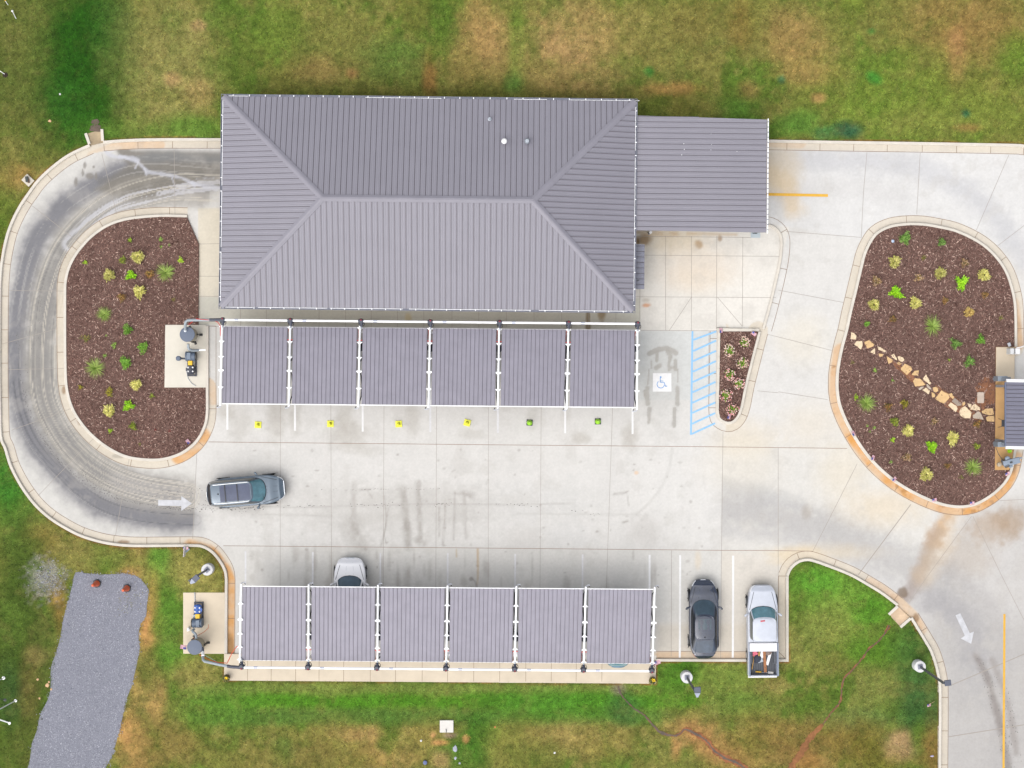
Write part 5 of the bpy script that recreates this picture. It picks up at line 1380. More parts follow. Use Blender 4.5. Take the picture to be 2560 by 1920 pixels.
    # wheels with rims
    for sx in (wheel_x or (a * .60, -a * .57)):
        for sy in (1, -1):
            y0 = sy * (b * .985 - .20); y1 = sy * (b * .985 + .022)
            mb = MB(); mb.tube([(sx, y0, .34), (sx, y0 + sy * .02, .34), (sx, y1 - sy * .03, .34), (sx, y1, .34)], [.31, .34, .34, .30], 30); wl = mb.build("wheel", M_tyre, root, smooth=True)
            mb = MB(); mb.tube([(sx, y1 - sy * .01, .34), (sx, y1 + sy * .006, .34)], [.215, .20], 24)
            for q in range(5):
                aa = q * 1.2566; mb.box((sx + .10 * math.cos(aa), y1 + sy * .008, .34 + .10 * math.sin(aa)), (.03, .012, .03))
            mb.build("rim", M_rim, wl)
            mb = MB(); arc = [(sx + .40 * math.cos(t_), sy * (b * .992 + .004), .34 + .40 * math.sin(t_)) for t_ in [math.radians(q) for q in range(0, 181, 12)]]
            mb.tube(arc, .028, 8); mb.build("wheel_arch", M_trim, root, smooth=True)
    # mirrors
    for sy in (1, -1):
        mxp = bf - .42; yy = sy * (b * .97)
        mb = MB(); mb.tube([(mxp + .06, yy - sy * .06, zs(mxp) + .04), (mxp + .02, yy + sy * .06, zs(mxp) + .08), (mxp - .03, yy + sy * .14, zs(mxp) + .09), (mxp - .09, yy + sy * .20, zs(mxp) + .08), (mxp - .12, yy + sy * .225, zs(mxp) + .07)], [.035, .055, .075, .07, .035], 10)
        mb.build("mirror", paint, root, smooth=True)
    def line(pts, w, nm, m_=M_gap, dz=.005, f=topz):
        mb = MB(); n = len(pts); v = []
        for i, p in enumerate(pts):
            p0 = pts[max(0, i - 1)]; p1 = pts[min(n - 1, i + 1)]; dx, dy = p1[0] - p0[0], p1[1] - p0[1]; l = math.hypot(dx, dy) or 1
            for s_ in (1, -1):
                x, y = p[0] - dy / l * w / 2 * s_, p[1] + dx / l * w / 2 * s_
                v.append((x, y, f(x, y) + dz))
        mb.add(v, [(2 * i, 2 * i + 1, 2 * i + 3, 2 * i + 2) for i in range(n - 1)])
        return mb.build(nm, m_, root)
    if hood_lines:
        for sy in (1, -1):
            line([(bf - .16 + (a - .42 - bf + .16) * t, sy * (bw * .99 + (half(a - .45) * .74 - bw * .99) * t)) for t in [q / 8 for q in range(9)]], .028, "hood_seam")
    def rooflift(x, y):
        r = min(1, abs(y) / rw); return roof_z - .05 + .05 * (1 - r ** 2.4) - .018 * ((x - xc1) / a1) ** 4
    return out, topz, rooflift, line, half
def vehicle(name, px, py, z, ang, label, cat):
    x, y, _ = W(px, py, z)
    return thing(name, (x, y, 0), label, cat, None, ang)

# grey SUV in the lane
P_suv = mat("suv_paint", C(104, 120, 136), 0.28, 0.35, var=0.06, scale=1.5, coat=0.6)
suv = vehicle("suv", 613.3, 1228, .9, math.radians(5.0), "steel grey SUV with roof rails driving in the wide lane", "car")
P_dk = mat("suv_dark_panel", C(92, 99, 122), 0.4, var=.15, scale=2, spec=.3)
o, tz, rz, ln, hf = make_car(suv, 4.86, 1.86, [(-2.43, .86), (-2.1, .98), (-1.0, 1.02), (.9, 1.02), (1.5, .98), (2.1, .88), (2.43, .70)], .05, P_suv, (1.22, -2.36, .83, .42, -2.02, .66, .30), nf=4.4, nr=4.6, roof_z=1.70, rails=True, rear_glass=mat('suv_rear_glass', (.012, .010, .014), .5, spec=.15), wtab=[(-2.43, .90), (-1.3, 1), (1.4, 1), (2.43, .90)], n_belt=6)
for x0, x1, nm in ((.42, -.34, "sunroof"), (-.38, -1.08, "sunroof"), (-1.14, -1.44, "sunroof")):
    mb = MB(); nx_ = 6; v = []
    for i in range(nx_ + 1):
        x = x0 + (x1 - x0) * i / nx_
        for y in (-.50, -.25, 0, .25, .50): v.append((x, y, rz(x, y) + .006))
    mb.add(v, [(i * 5 + j, i * 5 + j + 1, (i + 1) * 5 + j + 1, (i + 1) * 5 + j) for i in range(nx_) for j in range(4)])
    mb.build(nm, P_dk, suv, smooth=True)
for x in (-.36, -1.11):
    ln([(x, -.55), (x, -.3), (x, 0), (x, .3), (x, .55)], .05, "roof_crossbar", M_trim, .05, rz)
for sy in (1, -1):
    mb = MB(); mb.tube([(.30, sy * .58, rz(.3, .58) - .01), (.1, sy * .585, rz(.1, .58) + .05), (-.8, sy * .585, rz(-.8, .58) + .06), (-1.6, sy * .575, rz(-1.6, .57) + .05), (-1.85, sy * .57, rz(-1.85, .57) - .02)], .022, 8); mb.build("roof_rail", M_whitem, suv, smooth=True)
mb = MB(); mb.lathe((-1.55, 0, rz(-1.55, 0)), [(.05, 0), (.03, .05), (.01, .12)], 10); mb.build("antenna", M_black, suv, smooth=True)
mb = MB(); mb.box((2.40, 0, .78), (.05, .9, .10)); mb.build("chrome_bar", M_head, suv, bevel=.02)
mb = MB(); mb.box((-2.40, 0, .92), (.03, .34, .12)); mb.build("number_plate", M_plate, suv)
ln([(1.25, .20), (1.8, .17), (2.2, .14)], .012, "hood_crease"); ln([(1.25, -.20), (1.8, -.17), (2.2, -.14)], .012, "hood_crease")
mb = MB(); mb.tube([(1.20, -.62, tz(1.2, .6) + .06), (1.02, -.1, 1.22)], .014, 6); mb.build("wiper", M_black, suv)

# white car nosing out from under the lower canopy
P_white = mat("white_car_paint", C(248, 249, 255), 0.25, coat=0.7, var=.02, scale=1)
wc = vehicle("white_car", 875, 1490, .8, math.radians(90), "white car with only its bonnet out from under the lower canopy", "car")
o, tz, rz, ln, hf = make_car(wc, 4.75, 2.0, [(-2.37, .8), (-2.0, .98), (-1.0, 1.02), (.9, 1.02), (1.4, .97), (2.0, .90), (2.37, .66)], .05, P_white, (1.20, -2.1, .88, .45, -1.8, .68, .30), nf=4.6, nr=5, roof_z=1.62, n_belt=6, wtab=[(-2.37, .92), (-1.3, 1), (1.5, 1), (2.37, .92)], screen=mat("windscreen_dark", C(74, 96, 112), .08, coat=.4, var=.2, scale=2))
ln([(1.35, .24), (1.7, .22), (2.1, .18)], .016, "hood_crease", M_galv); ln([(1.35, -.24), (1.7, -.22), (2.1, -.18)], .016, "hood_crease", M_galv)
mb = MB(); mb.box((2.345, 0, .74), (.05, .5, .06)); mb.build("grille_badge", M_galv, wc, bevel=.01)

# blue hatchback, all but its tail hidden by the lower canopy
P_bluec = mat("blue_car_paint", C(96, 134, 160), 0.25, .3, coat=0.6)
bcx = vehicle("blue_car", 1545, 1584, .9, math.radians(90), "blue car whose rounded tail pokes out below the lower canopy", "car")
make_car(bcx, 4.30, 1.78, [(-2.15, .9), (-1.8, .98), (-1.0, 1.0), (.8, .98), (1.4, .92), (2.15, .62)], .05, P_bluec, (1.10, -2.05, .76, .3, -1.75, .58, .18), nf=4.2, nr=3.4, n_belt=5, roof_z=1.5, rear_glass=mat("hatch_glass", C(110, 160, 176), .1, coat=.4))

# black saloon
P_blk = mat("black_car_paint", C(48, 58, 80), 0.2, .2, coat=0.9, var=.25, scale=1.3)
sed = vehicle("black_sedan", 1759, 1548, .75, math.radians(90.3), "glossy blue black saloon parked between the white lines", "car")
M_dkscreen = mat("sedan_screen", C(58, 78, 92), .05, var=.3, scale=1.6, coat=.5)
o, tz, rz, ln, hf = make_car(sed, 4.93, 1.86, [(-2.46, .78), (-2.2, .98), (-1.6, 1.03), (-1.0, 1.0), (.9, .96), (1.5, .92), (2.1, .82), (2.46, .6)], .06, P_blk, (1.18, -2.12, .82, .20, -1.18, .60, .32), nf=4.0, nr=3.8, n_belt=5.5, wtab=[(-2.46, .90), (-1.4, 1), (1.4, 1), (2.46, .88)], roof_z=1.42, boot_x=-1.75, screen=M_dkscreen, rear_glass=mat("sedan_rear_glass", C(66, 80, 98), .08, var=.35, scale=2, coat=.5), glass=mat("sedan_side_glass", (.02, .022, .026), .1), rails=True)
mb = MB(); v = []
for x in (.10, -.25, -.55):
    for y in (-.40, 0, .40): v.append((x, y, rz(x, y) + .005))
mb.add(v, [(i * 3 + j, i * 3 + j + 1, (i + 1) * 3 + j + 1, (i + 1) * 3 + j) for i in range(2) for j in range(2)]); mb.build("sunroof", M_dkscreen, sed)
ln([(-.62, -.42), (-.62, 0), (-.62, .42)], .016, "sunroof_seam", f=rz)
mb = MB(); mb.lathe((-1.02, 0, rz(-1.02, 0) - .02), [(.05, 0), (.03, .06), (.008, .10)], 10); mb.build("antenna", M_black, sed, smooth=True)
ln([(-2.08, -.72), (-2.10, 0), (-2.08, .72)], .02, "boot_seam"); ln([(1.28, .33), (1.8, .28), (2.3, .16)], .012, "hood_crease"); ln([(1.28, -.33), (1.8, -.28), (2.3, -.16)], .012, "hood_crease")
mb = MB(); mb.box((2.43, 0, .60), (.04, .30, .06)); mb.build("badge", M_head, sed, bevel=.01)

# white pickup with tools in its bed
P_pk = mat("pickup_paint", C(208, 214, 227), 0.35, coat=0.4, var=.07, scale=1.8)
pk = vehicle("pickup_truck", 1907, 1576, .9, math.radians(90.6), "old white pickup truck with an open bed full of tools", "truck")
o, tz, rz, ln, hf = make_car(pk, 5.64, 1.90, [(-2.82, 1.02), (-1, 1.05), (1.0, 1.05), (1.6, 1.04), (2.4, 1.0), (2.82, .84)], .05, P_pk, (1.45, -.62, .84, .78, -.56, .72, .26), nf=4.8, nr=8, roof_z=1.72, x_cut=-.74, wheel_x=(1.75, -1.62), wtab=[(-2.82, 1), (1.0, 1), (2.82, .93)], n_belt=7, glass=mat("cab_side_glass", (.10, .11, .10), .1))
M_bed = mat("bed_liner", C(92, 96, 104), .7, var=.25, scale=6)
mb = MB(); mb.box((-.75, 0, .78), (.05, 1.78, .6)); mb.box((-1.78, 0, .70), (2.05, 1.66, .06)); mb.build("bed_floor", M_bed, pk)
mb = MB()
for k in range(11): mb.box((-1.78, -.70 + k * .14, .74), (2.0, .05, .02))
mb.build("bed_rib", mat("bed_rib", C(76, 80, 88), .7), pk)
for sy in (1, -1):
    mb = MB(); mb.box((-1.78, sy * .885, .80), (2.08, .13, .58)); mb.build("bed_side", P_pk, pk, bevel=.04)
    mb = MB(); mb.box((-1.78, sy * .865, 1.10), (2.06, .10, .02)); mb.build("bed_rail_cap", mat("rail_cap", C(126, 138, 160), .5, var=.1), pk, bevel=.006)
    mb = MB(); mb.box((-1.62, sy * .74, .86), (.9, .18, .26)); mb.build("wheel_housing", M_bed, pk, bevel=.05)
    mb = MB(); mb.box((-2.79, sy * .88, .86), (.05, .12, .30)); mb.build("tail_light", M_tail, pk, bevel=.01)
mb = MB(); mb.box((-2.79, 0, .84), (.07, 1.70, .50)); mb.build("tailgate", P_pk, pk, bevel=.02)
mb = MB(); mb.box((-2.90, 0, .56), (.16, 1.80, .16)); mb.build("rear_bumper", M_white, pk, bevel=.03)
mb = MB(); mb.box((-1.00, .02, 1.16), (.52, 1.70, .05)); mb.build("bed_cover", mat("cover_panel", C(246, 246, 250), .5, var=.03), pk, bevel=.01)
mb = MB(); mb.box((-.68, 0, .75), (.10, 1.82, .5)); mb.build("cab_back", P_pk, pk, bevel=.02)
mb = MB(); mb.box((.70, .12, rz(.68, .12) + .002), (.09, .28, .012), .15); mb.build("red_scuff", mat("red_scuff", C(206, 96, 106), .7, var=.3, scale=20), pk)
for k in range(4):
    mb = MB(); mb.box((1.40, -.22 + k * .15, tz(1.4, .2) + .06), (.02, .05, .02)); mb.build("vent_slot", M_trim, pk)
# the tools: world placement through the truck's axes
def pkw(x, y, z):
    c, s_ = math.cos(pk.rotation_euler[2]), math.sin(pk.rotation_euler[2])
    return (pk.location.x + x * c - y * s_, pk.location.y + x * s_ + y * c, z)
PA = pk.rotation_euler[2]
M_wood = mat("plank_wood", C(176, 120, 80), .8, var=.2, scale=3, stretch=(1, 6, 6))
M_handle = mat("tool_handle", C(232, 180, 96), .6, var=.15, scale=6)
def tool(name, label, cat, parts):
    p0 = parts[0][2]; r = thing(name, p0, label, cat)
    for nm, m_, c_, d_, rz_, ty in parts:
        mb = MB()
        if ty == "box": mb.box(c_, d_, PA + rz_)
        else:
            u = Vector((math.cos(PA + rz_), math.sin(PA + rz_), 0)) * (d_[0] / 2); cc_ = Vector(c_); mb.tube([cc_ - u, cc_ + u], d_[1] / 2, 8)
        mb.build(nm, m_, r, p0, bevel=.004 if ty == "box" else 0)
tool("plank", "long brown wooden plank lying along the pickup bed", "plank", [("board", M_wood, pkw(-1.95, -.12, .80), (1.35, .17, .05), .05, "box"), ("knot", M_dgrey, pkw(-2.30, -.14, .828), (.06, .05, .006), .05, "box")])
tool("wooden_stake", "short pale wooden stake beside the plank in the pickup bed", "stake", [("board", M_handle, pkw(-1.50, .24, .82), (.62, .07, .05), -.10, "box")])
tool("broom", "yellow handled tool with a red head in the pickup bed", "broom", [("handle", M_handle, pkw(-1.95, .60, .80), (.95, .05), -.16, "tube"), ("head", mat("red_cloth", C(236, 120, 140), .8, var=.4, scale=12), pkw(-1.40, .52, .84), (.30, .34, .12), .4, "box")])
tool("shovel", "shovel with yellow grip lying across the back of the pickup bed", "shovel", [("shaft", M_galv, pkw(-2.62, -.02, .80), (.9, .03), 1.49, "tube"), ("grip", mat("yellow_grip", C(246, 196, 60), .5), pkw(-2.58, .28, .805), (.36, .08), 1.49, "tube"), ("blade", mat("blade_steel", C(206, 204, 200), .35, .4, var=.15), pkw(-2.65, -.48, .79), (.34, .15, .03), 1.47, "box")])
for lab, c_, d_, a_ in (("white sheet to the left of the plank in the pickup bed", pkw(-1.52, .06, .80), (.62, .20, .02), -.2), ("white angular sheet to the right of the plank in the pickup bed", pkw(-1.78, -.36, .80), (.80, .17, .02), -.28)):
    r = thing("white_sheet", c_, lab, "sheet", "white sheets in the pickup bed"); mb = MB(); mb.box(c_, d_, PA + a_); mb.build("sheet", M_white, r, c_)
r = thing("dark_bag", pkw(-1.78, .42, .74), "dark crumpled bag on the pickup bed floor", "bag"); mb = MB(); c_ = pkw(-1.78, .34, .74); mb.lathe(c_, [(.26, 0), (.28, .06), (.18, .13), (.04, .15)], 9); mb.build("body", mat("navy_cloth", C(58, 64, 80), .8, var=.3, scale=8), r, pkw(-1.78, .42, .74))
r = thing("tool_head", pkw(-1.9, .18, .74), "grey metal tool head beside the dark bag in the pickup bed", "tool"); c_ = pkw(-1.88, .16, .80); mb = MB(); mb.box(c_, (.24, .34, .06), PA + .3); mb.build("blade", M_galv, r, pkw(-1.9, .18, .74), bevel=.02)
r = thing("rag", pkw(-1.42, -.28, .74), "brown and grey rag pile by the white cover in the pickup bed", "rag"); c_ = pkw(-1.38, -.36, .74); mb = MB(); mb.lathe(c_, [(.24, 0), (.22, .05), (.12, .12), (.02, .13)], 8); mb.build("pile", mat("rag_cloth", C(150, 132, 124), .9, var=.5, scale=9), r, pkw(-1.42, -.28, .74))

# ------------------------------------------------------------------ vacuum power units
M_tank = mat("tank_shell", C(176, 168, 148), .55, var=.12, scale=2)
M_lid = mat("tank_lid", C(100, 112, 134), .5, var=.05, scale=2)
M_yg = mat("guard_yellow", C(252, 206, 24), .45)
M_motor = mat("motor_blue", C(36, 96, 188), .4, var=.1, scale=5)
M_mdark = mat("motor_dark", C(64, 68, 82), .5, var=.15, scale=6)
M_blower = mat("blower_grey", C(92, 108, 130), .45, var=.12, scale=4)
def tank(px, py, z0, label, legs):
    x, y, _ = W(px, py, z0); r = thing("separator_tank", (x, y, 0), label, "tank"); o = (x, y, 0)
    mb = MB(); mb.lathe((x, y, z0), [(.30, .25), (.42, .5), (.43, .7), (.44, 1.66)], 36); mb.build("shell", M_tank, r, o, smooth=True)
    mb = MB(); mb.lathe((x, y, z0), [(.455, 1.64), (.465, 1.70), (.455, 1.73), (.2, 1.745), (.01, 1.75)], 40); mb.build("lid", M_lid, r, o, smooth=True)
    for a_ in legs:
        lx, ly = x + .46 * math.cos(a_), y + .46 * math.sin(a_)
        mb = MB(); mb.box((lx, ly, z0 + .5), (.10, .09, 1.0), a_); mb.box((lx + .06 * math.cos(a_), ly + .06 * math.sin(a_), z0 + .02), (.2, .14, .04), a_); mb.build("leg", M_black, r, o)
    return r, o
r, o = tank(482, 838, .14, "dark lidded separator tank on the slab in the left mulch bed", (0.05, -1.25, 1.9, 3.5))
mb = MB(); mb.tube([W(463.2, 824, 2.0), W(463.2, 828, 1.8), W(464, 832, 1.6)], .085, 12); mb.build("inlet_pipe", M_frame, r, o, smooth=True)
r2, o2 = tank(500, 1607, .10, "dark lidded separator tank on the slab beside the lawn", (0.02, 2.3, -1.3, 3.6))
mb = MB(); mb.tube([W(507, 1628, 1.8), W(506, 1618, 1.7)], .088, 12); mb.build("inlet_pipe", M_tee, r2, o2, smooth=True)
mb = MB(); mb.tube([W(507.3, 1640, 2.25), W(507.3, 1631, 1.9)], .092, 12); mb.build("inlet_sleeve", M_frame, r2, o2, smooth=True)
def blower(px, py, z0, label, motor, ang):
    x, y, _ = W(px, py, z0); r = thing("vacuum_blower", (x, y, z0), label, "blower", None, ang)
    # local: +Y is towards the blower end, motor at -Y
    mb = MB()
    for sx in (-1, 1): mb.box((sx * .25, -.10, .05), (.09, 1.34, .09))
    for sy in (-.72, .5): mb.box((0, sy, .05), (.5, .09, .08))
    mb.build("skid", M_mdark, r)
    mb = MB(); mb.tube([(0, -.66, .36), (0, -.60, .36), (0, -.12, .36), (0, -.06, .36)], [.14, .22, .22, .16], 20)
    for k in range(8):
        a_ = k * .785; mb.box((.225 * math.cos(a_), -.36, .36 + .225 * math.sin(a_)), (.03, .42, .03))
    mb.box((-.20, -.34, .50), (.18, .20, .12))
    mt = mb.build("motor", motor, r, smooth=True)
    for sx, sy in ((-.14, -.46), (.14, -.46), (-.14, -.22), (.14, -.22)):
        mb = MB(); mb.lathe((sx, sy, .54), [(.055, 0), (.05, .03), (.01, .04)], 10); mb.build("bolt_cap", M_white, mt)
    mb = MB(); mb.box((-.02, .06, .46), (.26, .28, .30)); mb.build("coupling_guard", M_yg, r, bevel=.02)
    mb = MB(); mb.tube([(-.30, .48, .48), (.30, .48, .48)], .30, 24); mb.box((.0, .48, .2), (.62, .5, .3)); mb.build("blower_casing", M_blower, r, smooth=True, bevel=.015)
    mb = MB(); mb.tube([(.2, .48, .48), (.36, .48, .48)], .27, 20); mb.build("end_cover", M_black, r, smooth=True)
    mb = MB(); mb.box((-.06, .48, .80), (.22, .40, .03)); mb.build("name_plate", mat("blower_top", C(120, 136, 156), .4), r)
    return r
b1 = blower(480.5, 906, .14, "vacuum blower with a dark motor on the slab in the left bed", M_mdark, 0.0)
b1.location.y -= .1
mb = MB(); mb.tube([(-.32, .32, .62), (-.55, .34, .66), (-.62, .34, .7)], .06, 10); mb.build("filter_pipe", M_mdark, b1, smooth=True)
mb = MB(); mb.lathe((-.70, .34, .55), [(.15, 0), (.155, .28), (.12, .32), (.01, .33)], 20); mb.build("air_filter", M_lid, b1, smooth=True)
mb = MB(); mb.tube([(-.25, -.1, .15), (-.34, -.5, .04), (-.25, -.9, .03), (-.02, -1.22, .03), (.25, -1.38, .03)], .018, 7); mb.build("power_cable", M_galv, b1, smooth=True)
b2 = blower(497.5, 1535, .10, "vacuum blower with a blue motor on the slab beside the lawn", M_motor, math.pi)
mb = MB(); mb.tube([W(487, 1481, .13), W(487.5, 1520, .13), W(487.5, 1540, .14)], .03, 8)
cx_, cy_, _ = W(487, 1510, .13); t_ = thing("conduit", (cx_, cy_, 0), "grey electric conduit running to the blue motored blower", "pipe"); mb.build("tube", M_galv, t_, (cx_, cy_, 0), smooth=True)
mb = MB(); q = W(487, 1541, .3); mb.box(q, (.16, .26, .4)); mb.build("junction_box", mat("jbox", C(190, 198, 206), .5), t_, (cx_, cy_, 0), bevel=.01)
# ducts between tank and blower
def duct(pts, rad, label, m_=M_flex):
    p0 = W(*pts[0]); r = thing("air_duct", (p0[0], p0[1], 0), label, "pipe"); mb = MB(); mb.tube([W(*p) for p in pts], rad, 12); mb.build("tube", m_, r, (p0[0], p0[1], 0), smooth=True); return r, (p0[0], p0[1], 0)
r, o = duct([(470.5, 860, 1.5), (470.5, 868, 1.45), (473, 873, 1.35), (480, 876, 1.2), (490, 876, 1.1), (496, 875.5, 1.0)], .085, "bent grey air duct from the left bed tank to its blower")
mb = MB(); mb.tube([W(497, 875.3, 1.0), W(502, 875, 1.0), W(514, 874.6, 1.0)], .055, 10); mb.build("exhaust_pipe", M_frame, r, o, smooth=True)
r, o = duct([(490.5, 1597, 1.6), (490.5, 1590, 1.55), (488, 1584, 1.5), (483, 1580, 1.4), (481, 1577, 1.3), (485, 1573, 1.1)], .085, "bent grey air duct from the lawn side tank to its blower")
mb = MB(); q = W(471, 1575, .3); mb.tube([W(467, 1576, .3), W(475, 1574.5, .3)], .07, 10); mb.lathe((q[0], q[1] + .1, .1), [(.07, 0), (.07, .3), (.03, .32)], 12); mb.build("relief_valve", M_white, r, o, smooth=True)
def cable(pts, rad, m_, label, cat="cable", nm="cable"):
    p0 = W(*pts[0]); mb = MB(); c2 = []
    for k in range(len(pts) - 1):
        for j in range(6): 
            t = j / 6; c2.append(tuple(lerp2(pts[k][i], pts[k + 1][i], t) for i in range(3)))
    c2.append(pts[-1]); mb.tube([W(*p) for p in c2], rad, 7)
    r = thing(nm, (p0[0], p0[1], 0), label, cat); mb.build("line", m_, r, (p0[0], p0[1], 0), smooth=True)
M_rline = mat("red_hose", C(226, 62, 58), .5)
cable([(471, 812, 2.0), (480, 805, 2.3), (491, 797, 2.75), (510, 799, 2.8), (535, 801, 2.8), (545, 806, 2.75), (551, 815, 2.7), (551, 838, 2.6), (556, 848, 2.5)], .022, M_rline, "thin red air line looping over the left bed's grey duct")
cable([(521, 1561, .4), (521, 1570, .5), (510, 1580, .6), (497, 1587, .8), (482, 1597, 1.2)], .018, mat("orange_line", C(226, 130, 90), .5), "thin orange line between the lawn side blower and tank")
cable([(499, 1637, 1.5), (510, 1643, 1.9), (524, 1650, 2.4), (543, 1656, 2.6), (568, 1658, 2.6), (580, 1632, 2.5), (592, 1616, 2.5), (601, 1616, 2.6)], .026, mat("orange_red", C(236, 96, 60), .5), "thin orange red air line looping beside the lower sidewalk")
cable([(510, 1637, 1.5), (526, 1645, 1.9), (544, 1656, 2.5)], .018, M_galv, "thin pale cable beside the orange red air line")
# ------------------------------------------------------------------ plants
M_leaf = mat("leaf", C(100, 130, 50), .6, attr="Col", spec=.3)
def leaves(n, r, h, ls, ws, cols, seed, lobes=.25, fill=.35, up=.35, droop=0.0, hole=0.0):
    """dome of small pointed leaves -> verts, faces, colours (local)"""
    rs = np.random.RandomState(seed)
    th = rs.uniform(0, 2 * np.pi, n)
    ph1, ph2, ph3 = rs.uniform(0, 6.28, 3)
    rad = r * (1 - lobes + lobes * (.5 * np.sin(3 * th + ph1) + .3 * np.sin(5 * th + ph2) + .2 * np.sin(2 * th + ph3) + rs.normal(0, .35, n)))
    q = np.sqrt(rs.uniform(fill * fill, 1, n)) * .88
    rr = rad * q
    z = h * np.sqrt(np.clip(1 - q * q * .85, .05, 1)) * rs.uniform(.55, 1.05, n)
    c = np.stack([rr * np.cos(th), rr * np.sin(th), z], 1)
    a = th + rs.normal(0, .7, n)
    el = rs.uniform(-.2, up + .5, n) - droop
    d = np.stack([np.cos(a) * np.cos(el), np.sin(a) * np.cos(el), np.sin(el)], 1)
    s_ = np.stack([-np.sin(a), np.cos(a), rs.normal(0, .4, n)], 1)
    L = rs.uniform(ls * .6, ls * 1.3, n)[:, None]; w = rs.uniform(ws * .7, ws * 1.2, n)[:, None]
    V = np.stack([c, c + d * L * .5 + s_ * w, c + d * L, c + d * L * .5 - s_ * w], 1)
    ci = nlin(np.array(cols))[rs.randint(0, len(cols), n)] * 1.4 * rs.uniform(.75, 1.25, n)[:, None]
    return V.reshape(-1, 3), np.arange(n * 4).reshape(-1, 4), np.repeat(ci, 4, 0)
def stem_mb(n, r, h, rad, seed):
    r_ = random.Random(seed); mb = MB()
    for k in range(n):
        a = k / n * 6.283 + r_.uniform(-.4, .4); q = r * r_.uniform(.4, .85)
        mb.tube([(0, 0, 0), (q * .4 * math.cos(a), q * .4 * math.sin(a), h * .6), (q * math.cos(a), q * math.sin(a), h * r_.uniform(.7, 1))], [rad, rad * .8, rad * .4], 5)
    return mb
M_stem = mat("stem", C(120, 92, 66), .8)
KIND = {
 "pale": dict(nm="pale_shrub", cat="shrub", n=360, h=.42, ls=.19, ws=.026, cols=[(210, 204, 118), (196, 192, 98), (224, 216, 140), (172, 174, 82), (216, 206, 124)], lobes=.30, fill=.0, up=.6),
 "tan": dict(nm="tan_shrub", cat="shrub", n=340, h=.36, ls=.16, ws=.024, cols=[(198, 170, 98), (182, 152, 84), (210, 186, 120), (160, 128, 66)], lobes=.22, fill=.0, up=.5),
 "lime": dict(nm="lime_shrub", cat="shrub", n=460, h=.26, ls=.12, ws=.036, cols=[(150, 204, 30), (128, 188, 24), (170, 216, 46), (112, 170, 22)], lobes=.50, fill=.0, up=.3),
 "bronze": dict(nm="bronze_shrub", cat="shrub", n=230, h=.38, ls=.09, ws=.020, cols=[(150, 108, 50), (128, 96, 44), (174, 128, 74), (116, 112, 44), (190, 146, 96), (96, 84, 36)], lobes=.34, fill=.1, up=.6),
 "pink": dict(nm="bronze_shrub", cat="shrub", n=230, h=.38, ls=.085, ws=.021, cols=[(206, 170, 132), (150, 120, 60), (184, 146, 110), (120, 112, 52), (222, 190, 164), (96, 88, 40)], lobes=.34, fill=.1, up=.6),
 "olive": dict(nm="olive_shrub", cat="shrub", n=260, h=.34, ls=.09, ws=.024, cols=[(150, 138, 40), (128, 124, 36), (170, 152, 48), (110, 112, 36)], lobes=.38, fill=.0, up=.5),
 "yg": dict(nm="yellow_green_shrub", cat="shrub", n=220, h=.30, ls=.10, ws=.022, cols=[(144, 160, 44), (120, 140, 40), (168, 176, 62), (98, 118, 34)], lobes=.32, fill=.0, up=.5),
 "green": dict(nm="green_shrub", cat="shrub", n=260, h=.34, ls=.13, ws=.024, cols=[(112, 158, 52), (92, 138, 42), (134, 176, 68), (100, 146, 50)], lobes=.48, fill=.0, up=.4),
 "blue": dict(nm="blue_green_shrub", cat="shrub", n=340, h=.40, ls=.13, ws=.022, cols=[(122, 160, 72), (100, 140, 60), (144, 178, 92), (92, 132, 52)], lobes=.40, fill=.0, up=.5),
 "grass": dict(nm="grass_tuft", cat="grass tuft"),
 "weed": dict(nm="seedling", cat="seedling", n=46, h=.10, ls=.07, ws=.020, cols=[(130, 160, 70), (112, 146, 58), (150, 176, 84)], lobes=.5, fill=.0, up=.4),
 "limeweed": dict(nm="seedling", cat="seedling", n=60, h=.12, ls=.08, ws=.022, cols=[(150, 184, 40), (128, 168, 34), (172, 196, 60)], lobes=.55, fill=.0, up=.4),
 "dry": dict(nm="dry_seedling", cat="seedling", n=34, h=.12, ls=.09, ws=.012, cols=[(140, 126, 60), (120, 108, 54), (110, 120, 50)], lobes=.6, fill=.0, up=.4),
 "red": dict(nm="red_seedling", cat="seedling", n=40, h=.10, ls=.06, ws=.020, cols=[(120, 34, 34), (96, 26, 28), (146, 50, 46)], lobes=.5, fill=.0, up=.4),
 "flower": dict(nm="flowering_shrub", cat="flowering shrub", n=260, h=.40, ls=.10, ws=.024, cols=[(134, 166, 58), (112, 148, 46), (156, 184, 76), (98, 128, 44)], lobes=.28, fill=.0, up=.5),
}
_pseed = [100]
